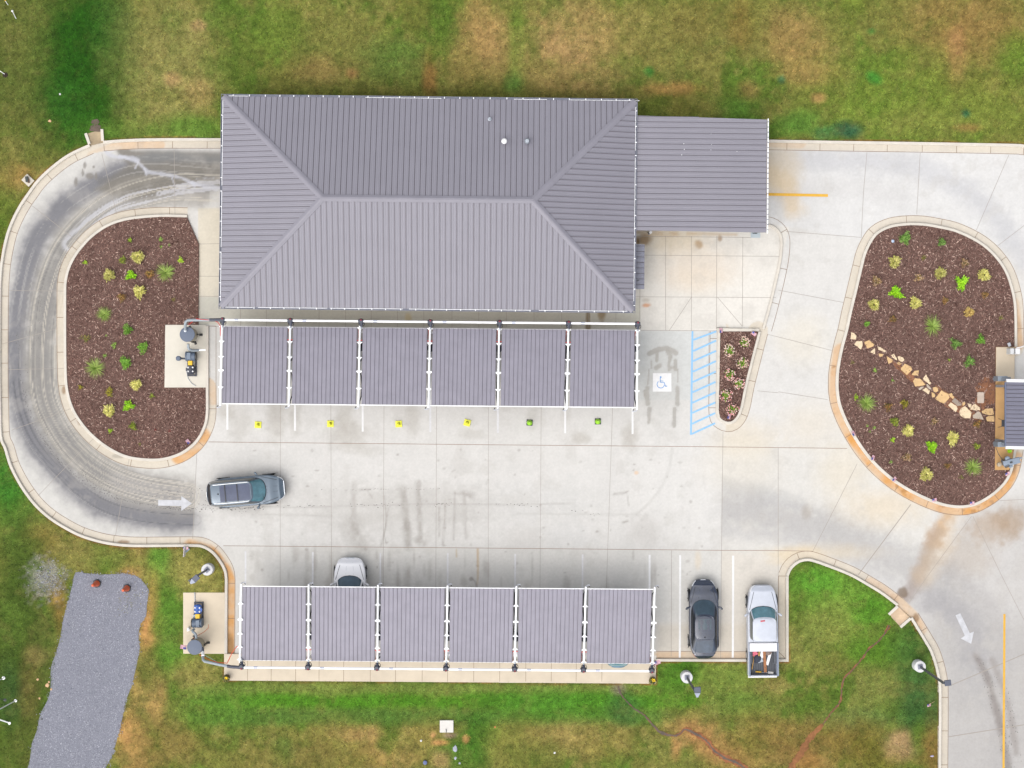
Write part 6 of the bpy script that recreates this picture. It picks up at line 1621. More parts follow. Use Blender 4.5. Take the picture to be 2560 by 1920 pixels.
def plant(kind, px, py, rpx, label, ry=None, group=None):
    _pseed[0] += 1; sd_ = _pseed[0]; k = KIND[kind]
    x, y, z = W(px, py, .10); r = rpx * .025 * 1.08
    root = thing(k["nm"], (x, y, z), label, k["cat"], group)
    if kind == "grass":
        rs = np.random.RandomState(sd_); n = 190
        a = rs.uniform(0, 6.283, n); L = r * rs.uniform(.45, 1.25, n); el = rs.uniform(.25, 1.2, n)
        if ry: L = L * (1 + (ry / rpx - 1) * np.abs(np.sin(a)))
        pts = []
        for t, dr in ((0, 0), (.45, 0), (1, 1)):
            pts.append(np.stack([np.cos(a) * L * t, np.sin(a) * L * t, (np.sin(el) * r * .9) * (t if t < .9 else .75) + .02], 1))
        s_ = np.stack([-np.sin(a), np.cos(a), np.zeros(n)], 1); w = rs.uniform(.008, .014, n)[:, None]
        V = np.stack([pts[0] - s_ * w, pts[0] + s_ * w, pts[1] + s_ * w, pts[1] - s_ * w, pts[2]], 1).reshape(-1, 3)
        b_ = np.arange(n)[:, None] * 5
        F = np.concatenate([b_ + np.array([[0, 1, 2]]), b_ + np.array([[0, 2, 3]]), b_ + np.array([[3, 2, 4]])])
        ci = nlin(np.array([(138, 164, 72), (158, 180, 90), (116, 144, 58), (172, 190, 106)]))[rs.randint(0, 4, n)] * 1.3 * rs.uniform(.8, 1.2, n)[:, None]
        np_mesh("blades", V, F, M_leaf, np.repeat(ci, 5, 0), root, nper=3)
        mb = MB(); mb.lathe((0, 0, 0), [(.06, 0), (.05, .05), (.01, .09)], 8); mb.build("crown", mat("tuft_crown", C(104, 124, 56), .9), root)
        return root
    jr = random.Random(sd_); pj = jr.uniform(.9, 1.05)
    sc = min(1.0, max(.55, rpx / 15.0)) if kind not in ("weed", "limeweed", "dry", "red") else max(.6, rpx / 7)
    V, F, cc = leaves(int(k["n"] * max(.5, min(1.5, (rpx / 15) ** 1.2 if k["n"] > 100 else rpx / 7))), r * .88, k["h"] * sc, k["ls"] * sc, k["ws"] * sc, [tuple(c * pj for c in q_) for q_ in k["cols"]], sd_, min(.6, k["lobes"] * jr.uniform(.8, 1.5)), k["fill"], k["up"])
    if ry: V[:, 1] *= ry / rpx
    np_mesh("foliage", V, F, M_leaf, cc, root)
    if k["n"] > 100:
        stem_mb(6, r * .9, k["h"] * sc, .012, sd_).build("stems", M_stem, root)
    if kind == "flower":
        rs = np.random.RandomState(sd_ + 7); n = 46
        a = rs.uniform(0, 6.283, n); q = np.sqrt(rs.uniform(.1, 1.2, n)) * r * .92
        cols = [(240, 196, 188), (236, 172, 166), (242, 212, 204), (222, 150, 144)]
        if py < 930: cols = [(238, 208, 186), (236, 200, 182), (230, 182, 168), (242, 222, 208)]
        for part, sel in (("blossoms", np.arange(n)),):
            mbv = []; mbf = []; mcol = []
            for i in sel:
                cx, cy, cz = q[i] * math.cos(a[i]), q[i] * math.sin(a[i]), .40 * math.sqrt(max(.1, 1 - .6 * min(1, (q[i] / r) ** 2))) + .04
                o_ = len(mbv); ra = rs.uniform(.03, .05)
                mbv.append((cx, cy, cz + .03))
                for j in range(6): mbv.append((cx + ra * math.cos(j * 1.047), cy + ra * math.sin(j * 1.047), cz))
                mbf += [(o_, o_ + 1 + j, o_ + 1 + (j + 1) % 6) for j in range(6)]
                mcol += [nlin(np.array(cols[rs.randint(0, 4)]))] * 7
            ob = np_mesh(part, np.array(mbv), np.array(mbf), M_leaf, np.array(mcol), root, nper=3)
    return root
LB, RB = "in the left mulch bed", "in the right mulch bed"
PLANTS = [
 ("pale", 347, 643, 17, "spiky pale yellow shrub highest up in the left mulch bed"),
 ("pale", 275.5, 688, 16, "spiky pale yellow shrub left of the lime shrub in the left mulch bed"),
 ("pale", 350.7, 730, 16, "spiky pale yellow shrub below the lime shrub in the left mulch bed"),
 ("pale", 342, 962, 15, "pale yellow shrub just left of the slab's lower corner in the left bed"),
 ("pale", 275, 1026.5, 16, "pale yellow shrub lowest down in the left mulch bed"),
 ("lime", 328.4, 689, 19, "bright lime shrub in the upper half of the left mulch bed", 13),
 ("lime", 322.6, 1014, 18, "bright lime shrub in the lower half of the left mulch bed"),
 ("grass", 415, 681, 23, "wispy grass tuft in the upper right of the left mulch bed"),
 ("grass", 262, 786, 18, "smallest wispy grass tuft, midway down the left mulch bed"),
 ("grass", 240, 920, 24, "wispy grass tuft in the lower left of the left mulch bed"),
 ("bronze", 376, 686, 15, "bronze shrub touching the upper grass tuft in the left mulch bed"),
 ("bronze", 306.7, 744, 15, "bronze shrub left of the third pale shrub in the left mulch bed"),
 ("yg", 334, 1065.6, 14, "yellow green speckled shrub near the bottom of the left mulch bed"),
 ("yg", 308, 650.7, 12, "small yellow green shrub beside the topmost pale shrub in the left bed"),
 ("olive", 275, 980, 12, "oval olive shrub above the lowest pale shrub in the left mulch bed", 17),
 ("olive", 202.5, 968, 9, "small olive shrub by the left kerb of the left mulch bed"),
 ("green", 320.6, 824, 16, "leafy green shrub level with the tank slab top in the left bed"),
 ("green", 358.8, 869, 17, "sparse leafy green shrub nearest the tank slab in the left bed"),
 ("green", 315.4, 906.8, 20, "largest leafy dark green shrub in the left mulch bed"),
 ("limeweed", 214, 656.5, 7, "small lime seedling near the left bed's upper left kerb"),
 ("limeweed", 325.5, 600, 7, "small yellowish seedling alone at the top of the left mulch bed"),
 ("weed", 402, 598.6, 8, "sparse green seedling at the upper right of the left mulch bed"),
 ("weed", 424, 613, 5, "tiny green seedling right of the sparse one, upper right of left bed"),
 ("weed", 403.6, 617.4, 6, "tiny green seedling below the sparse one, upper right of left bed"),
 ("limeweed", 453, 650.7, 9, "lime seedling near the right edge of the left mulch bed"),
 ("dry", 434, 749, 7, "thin straggly seedling above the tank slab in the left bed"),
 ("weed", 266, 838.8, 5, "tiny round seedling left of the leafy green shrub by slab height"),
 ("weed", 285, 863.4, 9, "wider green seedling above left of the largest green shrub"),
 ("weed", 262, 889.4, 7, "green seedling just above the lower left grass tuft in left bed"),
 ("dry", 215.5, 846, 13, "brownish straggly seedling near the left kerb of the left bed"),
 ("yg", 380.5, 990, 9, "small yellow green plant below the tank slab in the left bed"),
 ("limeweed", 276.3, 1077, 7, "lime seedling below the lowest pale shrub in the left bed"),
 ("dry", 350, 1110.5, 6, "dry seedling at the very bottom of the left mulch bed"),
 ("red", 389, 1074, 4.5, "tiny red seedling, the left one of two in the left bed"),
 ("red", 424, 1077, 5, "tiny red seedling, the right one of two in the left bed"),
 ("blue", 2260, 597, 20, "big green spiky shrub at the top of the right mulch bed"),
 ("blue", 2352.5, 606, 13, "smaller green spiky shrub at the top of the right mulch bed"),
 ("pale", 2234, 655, 16, "pale yellow shrub below the big green shrub in the right bed"),
 ("pale", 2348, 682.5, 15, "pale yellow shrub in the upper middle of the right mulch bed"),
 ("pale", 2456.7, 688, 16, "pale yellow shrub farthest right in the upper right mulch bed"),
 ("pale", 2182.7, 762, 14, "small greenish pale shrub by the left kerb of the right bed"),
 ("pale", 2286, 758, 16, "pale yellow shrub just right of the big lime shrub in right bed"),
 ("tan", 2420, 781, 14, "tan yellow shrub in the upper right part of the right bed"),
 ("pink", 2189, 702.8, 18, "pinkish bronze shrub by the upper left kerb of the right bed"),
 ("pink", 2294.7, 695.5, 15, "pinkish bronze shrub left of the upper middle pale shrub"),
 ("pink", 2409, 658, 15, "pinkish bronze shrub uppermost in the right mulch bed"),
 ("bronze", 2459.6, 738.4, 12, "round orange bronze shrub near the right kerb of the right bed"),
 ("bronze", 2361, 752, 12, "small bronze shrub left of the tan yellow shrub in right bed"),
 ("bronze", 2229.6, 798, 12, "round bronze shrub above the stepping stones in the right bed"),
 ("lime", 2238, 732, 22, "large bright lime shrub on the left of the right mulch bed"),
 ("lime", 2403, 707, 20, "bright lime shrub on the right side of the right mulch bed", 24),
 ("grass", 2330.8, 815.6, 18, "tall wispy grass tuft above the stepping stones in the right bed", 26),
 ("green", 2166, 809.8, 9, "small leafy green plant near the first stepping stone"),
 ("blue", 2385.8, 859, 17, "blue green shrub above the middle stepping stones in the right bed"),
 ("green", 2449.5, 849.8, 15, "dark leafy green shrub left of the booth slab in the right bed"),
 ("blue", 2420.5, 904, 18, "branching green shrub nearest the booth slab in the right bed"),
 ("dry", 2307.7, 645, 9, "thin sparse seedling between pale and pink shrubs, upper right bed"),
 ("weed", 2186, 925.6, 8, "green seedling below the first stepping stones in the right bed"),
 ("weed", 2231, 951.6, 6, "tiny seedling above the lower grass tuft in the right bed"),
 ("limeweed", 2372.8, 899.5, 4.5, "tiny yellow seedling between two blue green shrubs in right bed"),
 ("dry", 2501.6, 795, 8, "thin dry seedling close to the right kerb of the right bed"),
 ("dry", 2130, 906, 7, "dry seedling by the left kerb below the stepping stones"),
 ("grass", 2164.5, 1007.7, 23, "wispy grass tuft by the left kerb of the right bed"),
 ("limeweed", 2140, 993, 8, "lime seedling touching the wispy grass tuft by the left kerb"),
 ("bronze", 2218, 1016.4, 16, "bronze green shrub right of the kerbside grass tuft in right bed"),
 ("olive", 2260, 1009, 15, "mustard olive shrub below the stepping stones in the right bed"),
 ("yg", 2235.4, 1054, 14, "yellow green shrub below the bronze one in the right bed"),
 ("pale", 2268.6, 1077, 15, "pale yellow shrub lower left in the right mulch bed"),
 ("pink", 2333.7, 1052.6, 13, "small pinkish olive shrub in the lower middle of the right bed"),
 ("bronze", 2440.8, 1060, 14, "bronze shrub under the last grey stepping stone in right bed"),
 ("pale", 2378.6, 1096, 15, "pale yellow shrub right of the lower lime shrub in right bed", 18),
 ("lime", 2328, 1116, 16, "bright lime shrub in the lower half of the right mulch bed", 19),
 ("pink", 2265.8, 1143.7, 15, "bronze pink shrub near the lower left kerb of the right bed"),
 ("yg", 2440, 1116, 11, "small yellow green shrub by the booth slab in the right bed"),
 ("pale", 2313.5, 1185.7, 17, "pale yellow shrub lowest down in the right mulch bed"),
 ("bronze", 2367, 1164, 12, "orange bronze shrub above the lowest right in the right bed"),
 ("grass", 2430.7, 1167, 21, "wispy grass tuft at the lower right of the right bed"),
 ("weed", 2167.4, 1064.7, 5, "tiny seedling, left of three by the right bed's left kerb"),
 ("weed", 2184.7, 1068.5, 6, "tiny seedling, right of three by the right bed's left kerb"),
 ("weed", 2174.6, 1079, 5, "tiny seedling, lowest of three by the right bed's left kerb"),
 ("limeweed", 2231, 1100, 8, "clump of tiny seedlings left of the lower left pale shrub"),
 ("weed", 2227, 1155, 6, "small seedling left of the bronze pink shrub near the kerb"),
 ("dry", 2402, 1192, 8, "thin seedling between the lower grass tuft and the lowest pale shrub"),
 ("flower", 1859.4, 856, 14, "flowering shrub highest in the small wedge shaped bed"),
 ("flower", 1822, 876, 15, "white edged flowering shrub at the upper left of the wedge bed"),
 ("flower", 1854, 908, 15, "flowering shrub against the right kerb, second down in wedge bed"),
 ("flower", 1823, 936, 15, "greenest flowering shrub, mid left in the wedge bed"),
 ("flower", 1846, 960, 14, "flowering shrub against the right kerb in the middle of wedge bed"),
 ("flower", 1814, 988, 15, "pink flowering shrub against the left kerb low in the wedge bed"),
 ("flower", 1830.5, 1023, 15, "pinkest flowering shrub at the tip of the wedge bed"),
]
for p in PLANTS:
    k, px, py, r_, lab = p[:5]
    plant(k, px, py, r_, lab, p[5] if len(p) > 5 else None, {"pale": "pale yellow shrubs in the mulch beds", "flower": "flowering shrubs in the wedge bed"}.get(k))
# taller grass clumps on the upper lawn and weeds on the gravel
# ------------------------------------------------------------------ stepping stones
M_st = [mat("sandstone", C(246, 222, 186), .85, var=.10, scale=4, bump=.3), mat("sandstone_tan", C(232, 194, 140), .85, var=.12, scale=4, bump=.3), mat("sandstone_grey", C(206, 190, 172), .85, var=.10, scale=4, bump=.3), mat("slate_grey", C(172, 156, 142), .85, var=.12, scale=4, bump=.3)]
c8 = lambda x, y: (2120 + x / 5.821, 820 + y / 5.821)
STONES = [
 ([(40, 60), (75, 70), (118, 115), (105, 168), (28, 160)], 0, "pale flagstone at the far upper left end of the path"),
 ([(82, 235), (120, 190), (200, 188), (207, 262), (182, 315)], 0, "pale flagstone with a pointed foot, second on the path"),
 ([(228, 205), (300, 175), (376, 240), (360, 268), (272, 298)], 1, "cream tan flagstone, third on the path"),
 ([(315, 352), (375, 297), (388, 300), (388, 383)], 0, "small pale triangular flagstone under the third one"),
 ([(422, 265), (455, 278), (543, 328), (535, 352), (428, 312)], 0, "long thin pale flagstone right of the small triangle"),
 ([(440, 370), (510, 380), (490, 412), (452, 425)], 1, "little tan flagstone under the long thin one"),
 ([(555, 410), (645, 462), (640, 495), (582, 522)], 1, "tan triangular flagstone in the middle left of the path"),
 ([(617, 398), (662, 376), (712, 450), (706, 472), (645, 432)], 0, "slanted pale flagstone above the tan triangle"),
 ([(715, 420), (735, 408), (796, 428), (815, 468), (785, 495), (728, 470)], 0, "pale rounded flagstone right of the slanted one"),
 ([(710, 505), (730, 490), (775, 517), (745, 537), (715, 528)], 1, "smallest tan flagstone below the pale rounded one"),
 ([(762, 580), (820, 518), (915, 565), (926, 610), (850, 685), (765, 608)], 1, "big five sided tan flagstone in the middle of the path"),
 ([(920, 670), (960, 625), (1025, 617), (1018, 695), (925, 684)], 1, "tan flagstone on bare clay right of the big five sided one"),
 ([(940, 770), (965, 728), (1040, 735), (1122, 820), (1080, 838), (970, 850)], 1, "large pale tan flagstone shaped like a fan"),
 ([(1080, 740), (1128, 675), (1200, 800), (1188, 826)], 0, "pale pointed flagstone above the fan shaped one"),
 ([(1130, 825), (1150, 815), (1205, 880), (1192, 902), (1130, 850)], 2, "narrow greyish flagstone below the pale pointed one"),
 ([(1018, 880), (1050, 852), (1102, 850), (1050, 900), (1020, 895)], 2, "small greyish flagstone under the fan shaped one"),
 ([(1072, 900), (1125, 866), (1185, 915), (1168, 967)], 0, "white flagstone right of the small greyish one"),
 ([(1226, 868), (1262, 855), (1300, 870), (1308, 915), (1265, 940), (1240, 920)], 1, "rounded orange tan flagstone above the big square one"),
 ([(1203, 930), (1230, 940), (1265, 975), (1255, 1005), (1215, 1008)], 1, "small tan flagstone against the left of the big square one"),
 ([(1257, 1030), (1352, 905), (1455, 960), (1470, 1015), (1390, 1100), (1340, 1080)], 1, "largest, nearly square tan flagstone of the path"),
 ([(1458, 962), (1502, 945), (1535, 1000), (1522, 1035), (1480, 1000)], 1, "small tan flagstone at the upper right of the largest one"),
 ([(1502, 1065), (1545, 1017), (1640, 1090), (1645, 1125), (1590, 1135)], 3, "dark grey flagstone in the lower part of the path"),
 ([(1450, 1125), (1487, 1080), (1575, 1135), (1588, 1175), (1562, 1225)], 0, "cream flagstone left below the dark grey one"),
 ([(1655, 1090), (1680, 1072), (1700, 1085), (1690, 1120), (1660, 1135)], 1, "tiny orange flagstone right of the dark grey one"),
 ([(1612, 1215), (1640, 1165), (1695, 1135), (1740, 1180), (1790, 1225), (1770, 1315), (1680, 1312), (1620, 1265)], 0, "large cream flagstone with eight sides near the booth"),
 ([(1730, 1095), (1790, 1108), (1775, 1160), (1750, 1150)], 0, "small pale flagstone above the large cream one"),
 ([(1768, 1185), (1790, 1130), (1840, 1100), (1918, 1165), (1912, 1197), (1850, 1200)], 0, "broad pale flagstone right of the small pale one"),
 ([(1806, 1270), (1890, 1205), (1920, 1230), (1966, 1335), (1810, 1310)], 2, "greyish triangular flagstone over the bronze shrub"),
 ([(1936, 1210), (2000, 1172), (2095, 1165), (2115, 1255), (2030, 1272), (1945, 1238)], 1, "tan leaf shaped flagstone next to the booth slab"),
 ([(2002, 1300), (2030, 1282), (2120, 1275), (2120, 1362), (2015, 1355)], 1, "tan square flagstone at the booth slab, last on the path"),
]
for poly, mi, lab in STONES:
    pts = [W2(*c8(*q)) for q in poly]
    cx = sum(p[0] for p in pts) / len(pts); cy = sum(p[1] for p in pts) / len(pts)
    r_ = random.Random(len(lab)); pts2 = []
    for i in range(len(pts)):
        a_, b_ = pts[i], pts[(i + 1) % len(pts)]
        pts2.append(a_); pts2.append(((a_[0] + b_[0]) / 2 + r_.uniform(-.012, .012), (a_[1] + b_[1]) / 2 + r_.uniform(-.012, .012)))
    mb = MB(); mb.prism([(x, y) for x, y in pts2], .07, .145, inset=.014)
    o = mb.build("flagstone", M_st[mi], None, (cx, cy, .07)); o.location = (cx, cy, .07); tag(o, lab, "stone", "flagstones of the stepping path")
x, y, _ = W(2451.3, 994, .12)
mb = MB(); mb.prism([(sx * .21 + math.copysign(0, sx), sy * .345) for sx, sy in ((-1, -.85), (-.8, -1), (.8, -1), (1, -.85), (1, .85), (.8, 1), (-.8, 1), (-1, .85))], .0, .10, inset=.015)
o = mb.build("utility_lid", mat("lid_concrete", C(214, 196, 180), .85, var=.1, scale=4)); o.location = (x, y, .09); tag(o, "rounded beige utility lid above the stepping stones near the booth", "lid")
# ------------------------------------------------------------------ loose stones on the ground
def rock(px, py, r_, m_, lab, z=.08, name="rock", cat="rock", flat=.5, ry=None, grp=None):
    rr = random.Random(int(px * 7 + py)); mb = MB(); n = 9; prof = []
    x, y, _ = W(px, py, z)
    ring0 = []; 
    for k in range(n):
        a_ = k * 6.283 / n; q = r_ * .025 * rr.uniform(.75, 1.2); ring0.append((q * math.cos(a_), q * math.sin(a_) * ((ry or r_) / r_)))
    v = [(p[0] * 1.0, p[1] * 1.0, -.02) for p in ring0] + [(p[0] * .95, p[1] * .95, r_ * .025 * flat * .6) for p in ring0] + [(p[0] * .6, p[1] * .6, r_ * .025 * flat * rr.uniform(.8, 1.1)) for p in ring0]
    f = [(i + L * n, (i + 1) % n + L * n, (i + 1) % n + (L + 1) * n, i + (L + 1) * n) for L in range(2) for i in range(n)] + [[2 * n + i for i in range(n)]]
    mb.add(v, f); o = mb.build(name, m_); o.location = (x, y, z); tag(o, lab, cat, grp); return o
M_rk = mat("pale_rock", C(186, 190, 204), .8, var=.15, scale=8, bump=.4); M_rkt = mat("tan_rock", C(232, 190, 146), .85, var=.15, scale=8, bump=.4); M_rkw = mat("white_scrap", C(246, 246, 248), .6)
rock(1137.5, 1872, 5, M_rk, "long grey rock in the grass below the white concrete lid", ry=9)
rock(1138.5, 1895, 4, M_rk, "small grey rock below the long one under the white lid")
rock(1149, 1908, 3, M_rk, "tiny grey rock lowest of three under the white lid")
rock(119, 1713, 5.5, M_rkt, "largest tan rock at the left edge of the gravel drive")
rock(128, 1723, 3, M_rkt, "tan rock touching the gravel's edge right of the largest one")
rock(122.5, 1705, 3, M_rkt, "pale rock just above the largest tan rock by the gravel")
rock(94, 1698.5, 3, M_rkt, "small tan rock left of the rock group by the gravel")
rock(99, 1746, 3, M_rkt, "small tan rock below the rock group by the gravel")
rock(124.5, 302.5, 5, M_rkt, "flat tan rock in the grass above the loop drive", ry=3.5)
rock(150, 235.5, 3, M_rkw, "small white scrap lying on the dark green grass", name="litter", cat="litter")
rock(1386.5, 1882, 3, M_rkw, "small white scrap on the lower lawn", name="litter", cat="litter")
rock(1053, 1851, 2.8, M_rkw, "little white ball left below the white concrete lid", name="ball", cat="ball", flat=1.2)
rock(2330, 1890, 5.5, mat("lilac_scrap", C(206, 198, 232), .7), "lilac scrap beside the lower right kerb", name="litter", cat="litter", ry=2.6)
rock(2232, 603, 4, mat("blue_scrap", C(196, 216, 244), .3), "blue and white crumpled scrap left of the big green shrub", name="litter", cat="litter", z=.12)
rock(1237.5, 1817.5, 2.5, mat("orange_scrap", C(246, 146, 90), .6), "small orange scrap on the lower lawn", name="litter", cat="litter")
rock(105.5, 1797.5, 2.6, M_dgrey, "small dark clod at the left edge of the gravel drive", name="clod", cat="clod")
x, y, _ = W(1063, 1905, .08); t_ = thing("standpipe", (x, y, .06), "blue capped standpipe in the grass at the bottom", "pipe")
mb = MB(); mb.lathe((0, 0, 0), [(.13, 0), (.12, .18)], 18); mb.build("pipe", M_dgrey, t_, smooth=True); mb = MB(); mb.lathe((0, 0, .18), [(.13, 0), (.13, .04), (.06, .06)], 18); mb.build("cap", mat("blue_cap", C(96, 112, 160), .5), t_, smooth=True)
# white concrete lid
x, y, _ = W(1116.5, 1816, .2); t_ = thing("concrete_lid", (x, y, .06), "square white concrete lid with a dark lever in the lower lawn", "lid")
mb = MB(); mb.box((0, 0, .08), (.85, .76, .18)); mb.build("slab", mat("lid_white", C(236, 232, 226), .8, var=.05, scale=3), t_, bevel=.015)
mb = MB(); mb.tube([(-.02, -.36, .18), (-.02, -.22, .20), (-.02, -.14, .26)], .022, 8); mb.build("lever", M_dgrey, t_)

# ------------------------------------------------------------------ cones
def square_cone(px, py, a, lab, body, base_m, bs, rt):
    x, y, _ = W(px, py, .05); r = thing("traffic_cone", (x, y, 0), lab, "cone", None, a)
    mb = MB(); mb.box((0, 0, .03), (bs, bs, .05)); mb.build("base", base_m, r, bevel=.015)
    mb = MB(); mb.lathe((0, 0, .05), [(rt, 0), (rt * .93, .03), (rt * .60, .18), (rt * .34, .30), (rt * .28, .32)], 24); mb.build("cone", body, r, smooth=True)
    if body is not M_cg: mb = MB(); mb.lathe((0, 0, .05), [(rt * .70, .14), (rt * .56, .20)], 24, cap=False); mb.build("collar", base_m if base_m is not M_black else body, r, smooth=True)
    return r
M_cy = mat("cone_yellow", C(254, 255, 70), .5); M_cy2 = mat("cone_yellow_deep", C(244, 242, 40), .5); M_cg = mat("cone_green", C(176, 250, 40), .45); M_cb = mat("cone_base_dark", C(70, 84, 74), .6)
for px, py, a, lab in ((645, 1062, -.06, "yellow square based cone, first from the left below the upper canopy"), (826, 1059.5, .0, "yellow square based cone, second from the left below the upper canopy"), (996.7, 1060, .05, "yellow square based cone, third from the left below the upper canopy"), (1168, 1057, -.25, "tilted yellow square based cone, fourth from the left below the canopy")):
    square_cone(px, py, a, lab, M_cy2, M_cy, .41, .11)
for px, py, a, lab in ((1324, 1056.7, -.06, "lime green cone on a dark base, the left one of two"), (1494.7, 1053.7, 0, "lime green cone on a dark base, the right one of two")):
    square_cone(px, py, a, lab, M_cg, M_cb, .38, .175)
square_cone(2523, 1127, .1, "lime green cone half under the booth roof", M_cg, M_cb, .40, .18)
M_or = mat("cone_orange", C(255, 112, 60), .45)
for px, py, lab in ((242.5, 1458.5, "orange cone on a black hexagonal base, left of two on the gravel"), (317.5, 1470.5, "orange cone on a black hexagonal base, right of two on the gravel")):
    x, y, _ = W(px, py, .1); r = thing("traffic_cone", (x, y, .1), lab, "cone")
    mb = MB(); mb.prism([(.28 * math.cos(k * 1.047 + .3), .28 * math.sin(k * 1.047 + .3)) for k in range(6)], 0, .07, inset=.02); mb.build("base", M_black, r)
    mb = MB(); mb.lathe((0, 0, .07), [(.19, 0), (.175, .06), (.085, .95), (.07, 1.02), (.03, 1.03)], 24); mb.build("cone", M_or, r, smooth=True)
    for z0 in (.35, .62):
        mb = MB(); mb.lathe((0, 0, .07), [(.150 - (z0 - .35) * .1, z0), (.145 - (z0 - .35) * .1, z0 + .05)], 24, cap=False); mb.build("band", mat("cone_band", C(255, 150, 110), .3), r, smooth=True)

# ------------------------------------------------------------------ light poles
M_pole = mat("pole_bronze", C(88, 92, 104), .5, .2, var=.1, scale=4); M_pier = mat("pier_concrete", C(236, 236, 238), .8, var=.06, scale=4)
def light_pole(px, py, hx_, hy_, ra, lab, h=6.2, rp=.36):
    x, y, _ = W(px, py, .4); r = thing("light_pole", (x, y, 0), lab, "light pole"); o = (x, y, 0)
    mb = MB(); mb.lathe((x, y, 0), [(rp, 0), (rp, .72), (rp * .96, .75)], 36); mb.build("pier", M_pier, r, o, smooth=True)
    mb = MB(); mb.box((x, y, .78), (.30, .30, .06), ra); mb.box((x, y, .84), (.2, .2, .08), ra); mb.build("base_plate", mat("pole_plate", C(150, 154, 170), .5, .2), r, o, bevel=.01)
    mb = MB(); mb.box((x, y, .8 + (h - .8) / 2), (.11, .11, h - .8), ra); mb.build("pole", M_pole, r, o)
    tx, ty, tz_ = W(hx_, hy_, h)
    mb = MB(); mb.tube([(x, y, h - .1), (tx, ty, h + .02)], .045, 8); mb.build("arm", M_pole, r, o)
    d = math.atan2(ty - y, tx - x)
    mb = MB(); mb.box((tx, ty, h + .04), (.38, .34, .12), ra); lh = mb.build("lamp_head", mat("lamp_housing", C(92, 98, 116), .45, .2), r, o, bevel=.02)
    return lh, o, (tx, ty, h), ra
for args in ((1716, 1691.5, 1743.5, 1724, 0.06, "light pole on a white round pier between sidewalk and lower lawn"), (520, 1423, 490, 1445.5, .75, "light pole on a white round pier in the grass above the lower slab"), (2297, 1664.5, 2369, 1707, .12, "light pole leaning its dark head over the kerb at the lower right")):
    lh, o, t_, ra = light_pole(*args)
    if args[0] < 2000:
        dx, dy = (0, -1) if args[0] > 1000 else (-.7, -.7)
        mb = MB(); mb.prism([(t_[0] + dx * .2 - .17 * -dy, t_[1] + dy * .2 - .17 * dx), (t_[0] + dx * .2 + .17 * -dy, t_[1] + dy * .2 + .17 * dx), (t_[0] + dx * .45 + .04 * -dy, t_[1] + dy * .45 + .04 * dx), (t_[0] + dx * .45 - .06 * -dy, t_[1] + dy * .45 - .06 * dx)], t_[2] - .02, t_[2] + .05)
        mb.build("lens", mat("lamp_lens", C(176, 184, 206), .35), lh, o)

# ------------------------------------------------------------------ flags
M_fr = mat("flag_red", C(214, 96, 124), .8); M_fw = mat("flag_white", C(246, 240, 248), .8); M_fb = mat("flag_blue", C(92, 92, 168), .8); M_stick = mat("flag_stick", C(226, 196, 150), .7)
def flag(px, py, a, lab, w=.30, h=.20, z=.35, stick=True, lie=False):
    x, y, _ = W(px, py, z); r = thing("small_flag", (x, y, 0), lab, "flag", "small striped flags", a)
    zz = z
    def P_(u, v): return (u * w, (v - .5) * h, zz + .05 * math.sin(u * 5 + v) + (0 if lie else (1 - v) * -.10))
    mb = MB(); n = 13; m_ = 6
    for j in range(n):
        for i in range(m_):
            v0, v1 = j / n, (j + 1) / n; u0, u1 = i / m_, (i + 1) / m_
            mb.cur = 2 if (i < 3 and j >= 6) else (0 if j % 2 == 0 else 1)
            mb.add([P_(u0, v0), P_(u1, v0), P_(u1, v1), P_(u0, v1)], [(0, 1, 2, 3)])
    mb.build("cloth", [M_fr, M_fw, M_fb], r)
    mb = MB(); mb.tube([(-.01, h * .5, zz + .03), (-.02, 0, zz * .5), (-.04, -.1, 0)] if not lie else [(0, 0, .12), (.5, .16, .12)], .008, 6); mb.build("stick", M_stick, r)
    return r
for px, py, a, lab in ((474, 1108, 2.4, "small flag by the kerb at the bottom of the left bed"), (2136, 1089, 1.9, "small flag topmost along the right bed's lower left kerb"), (2181, 1150, 1.2, "small flag second down along the right bed's lower left kerb"), (2233, 1203, .9, "small flag third down along the right bed's lower kerb"), (2331, 1252, .3, "small flag left of two at the bottom of the right bed"), (2425, 1259, .1, "small flag right of two at the bottom of the right bed"), (2514, 1187, .4, "small flag at the kerb below the booth slab"), (1803, 832, 1.6, "small flag at the upper left corner of the wedge bed"), (1880, 831, -.6, "small flag at the upper right corner of the wedge bed"), (1821, 1047, 1.2, "small flag at the lower tip of the wedge bed")):
    flag(px, py, a, lab)
flag(466, 1619, math.pi - .1, "small flag sticking out beside the lawn side tank", .40, .24, 1.0)
flag(1634, 1660.5, .35, "small flag at the lower canopy's right end", .44, .26, 2.4)
flag(458, 1371.5, 0.0, "small flag on the grass at the loop drive's lower kerb", .30, .2, .3)
flag(2318, 1764, 0.2, "small flag lying in the dark grass at the lower right kerb", .24, .16, .14, lie=True)

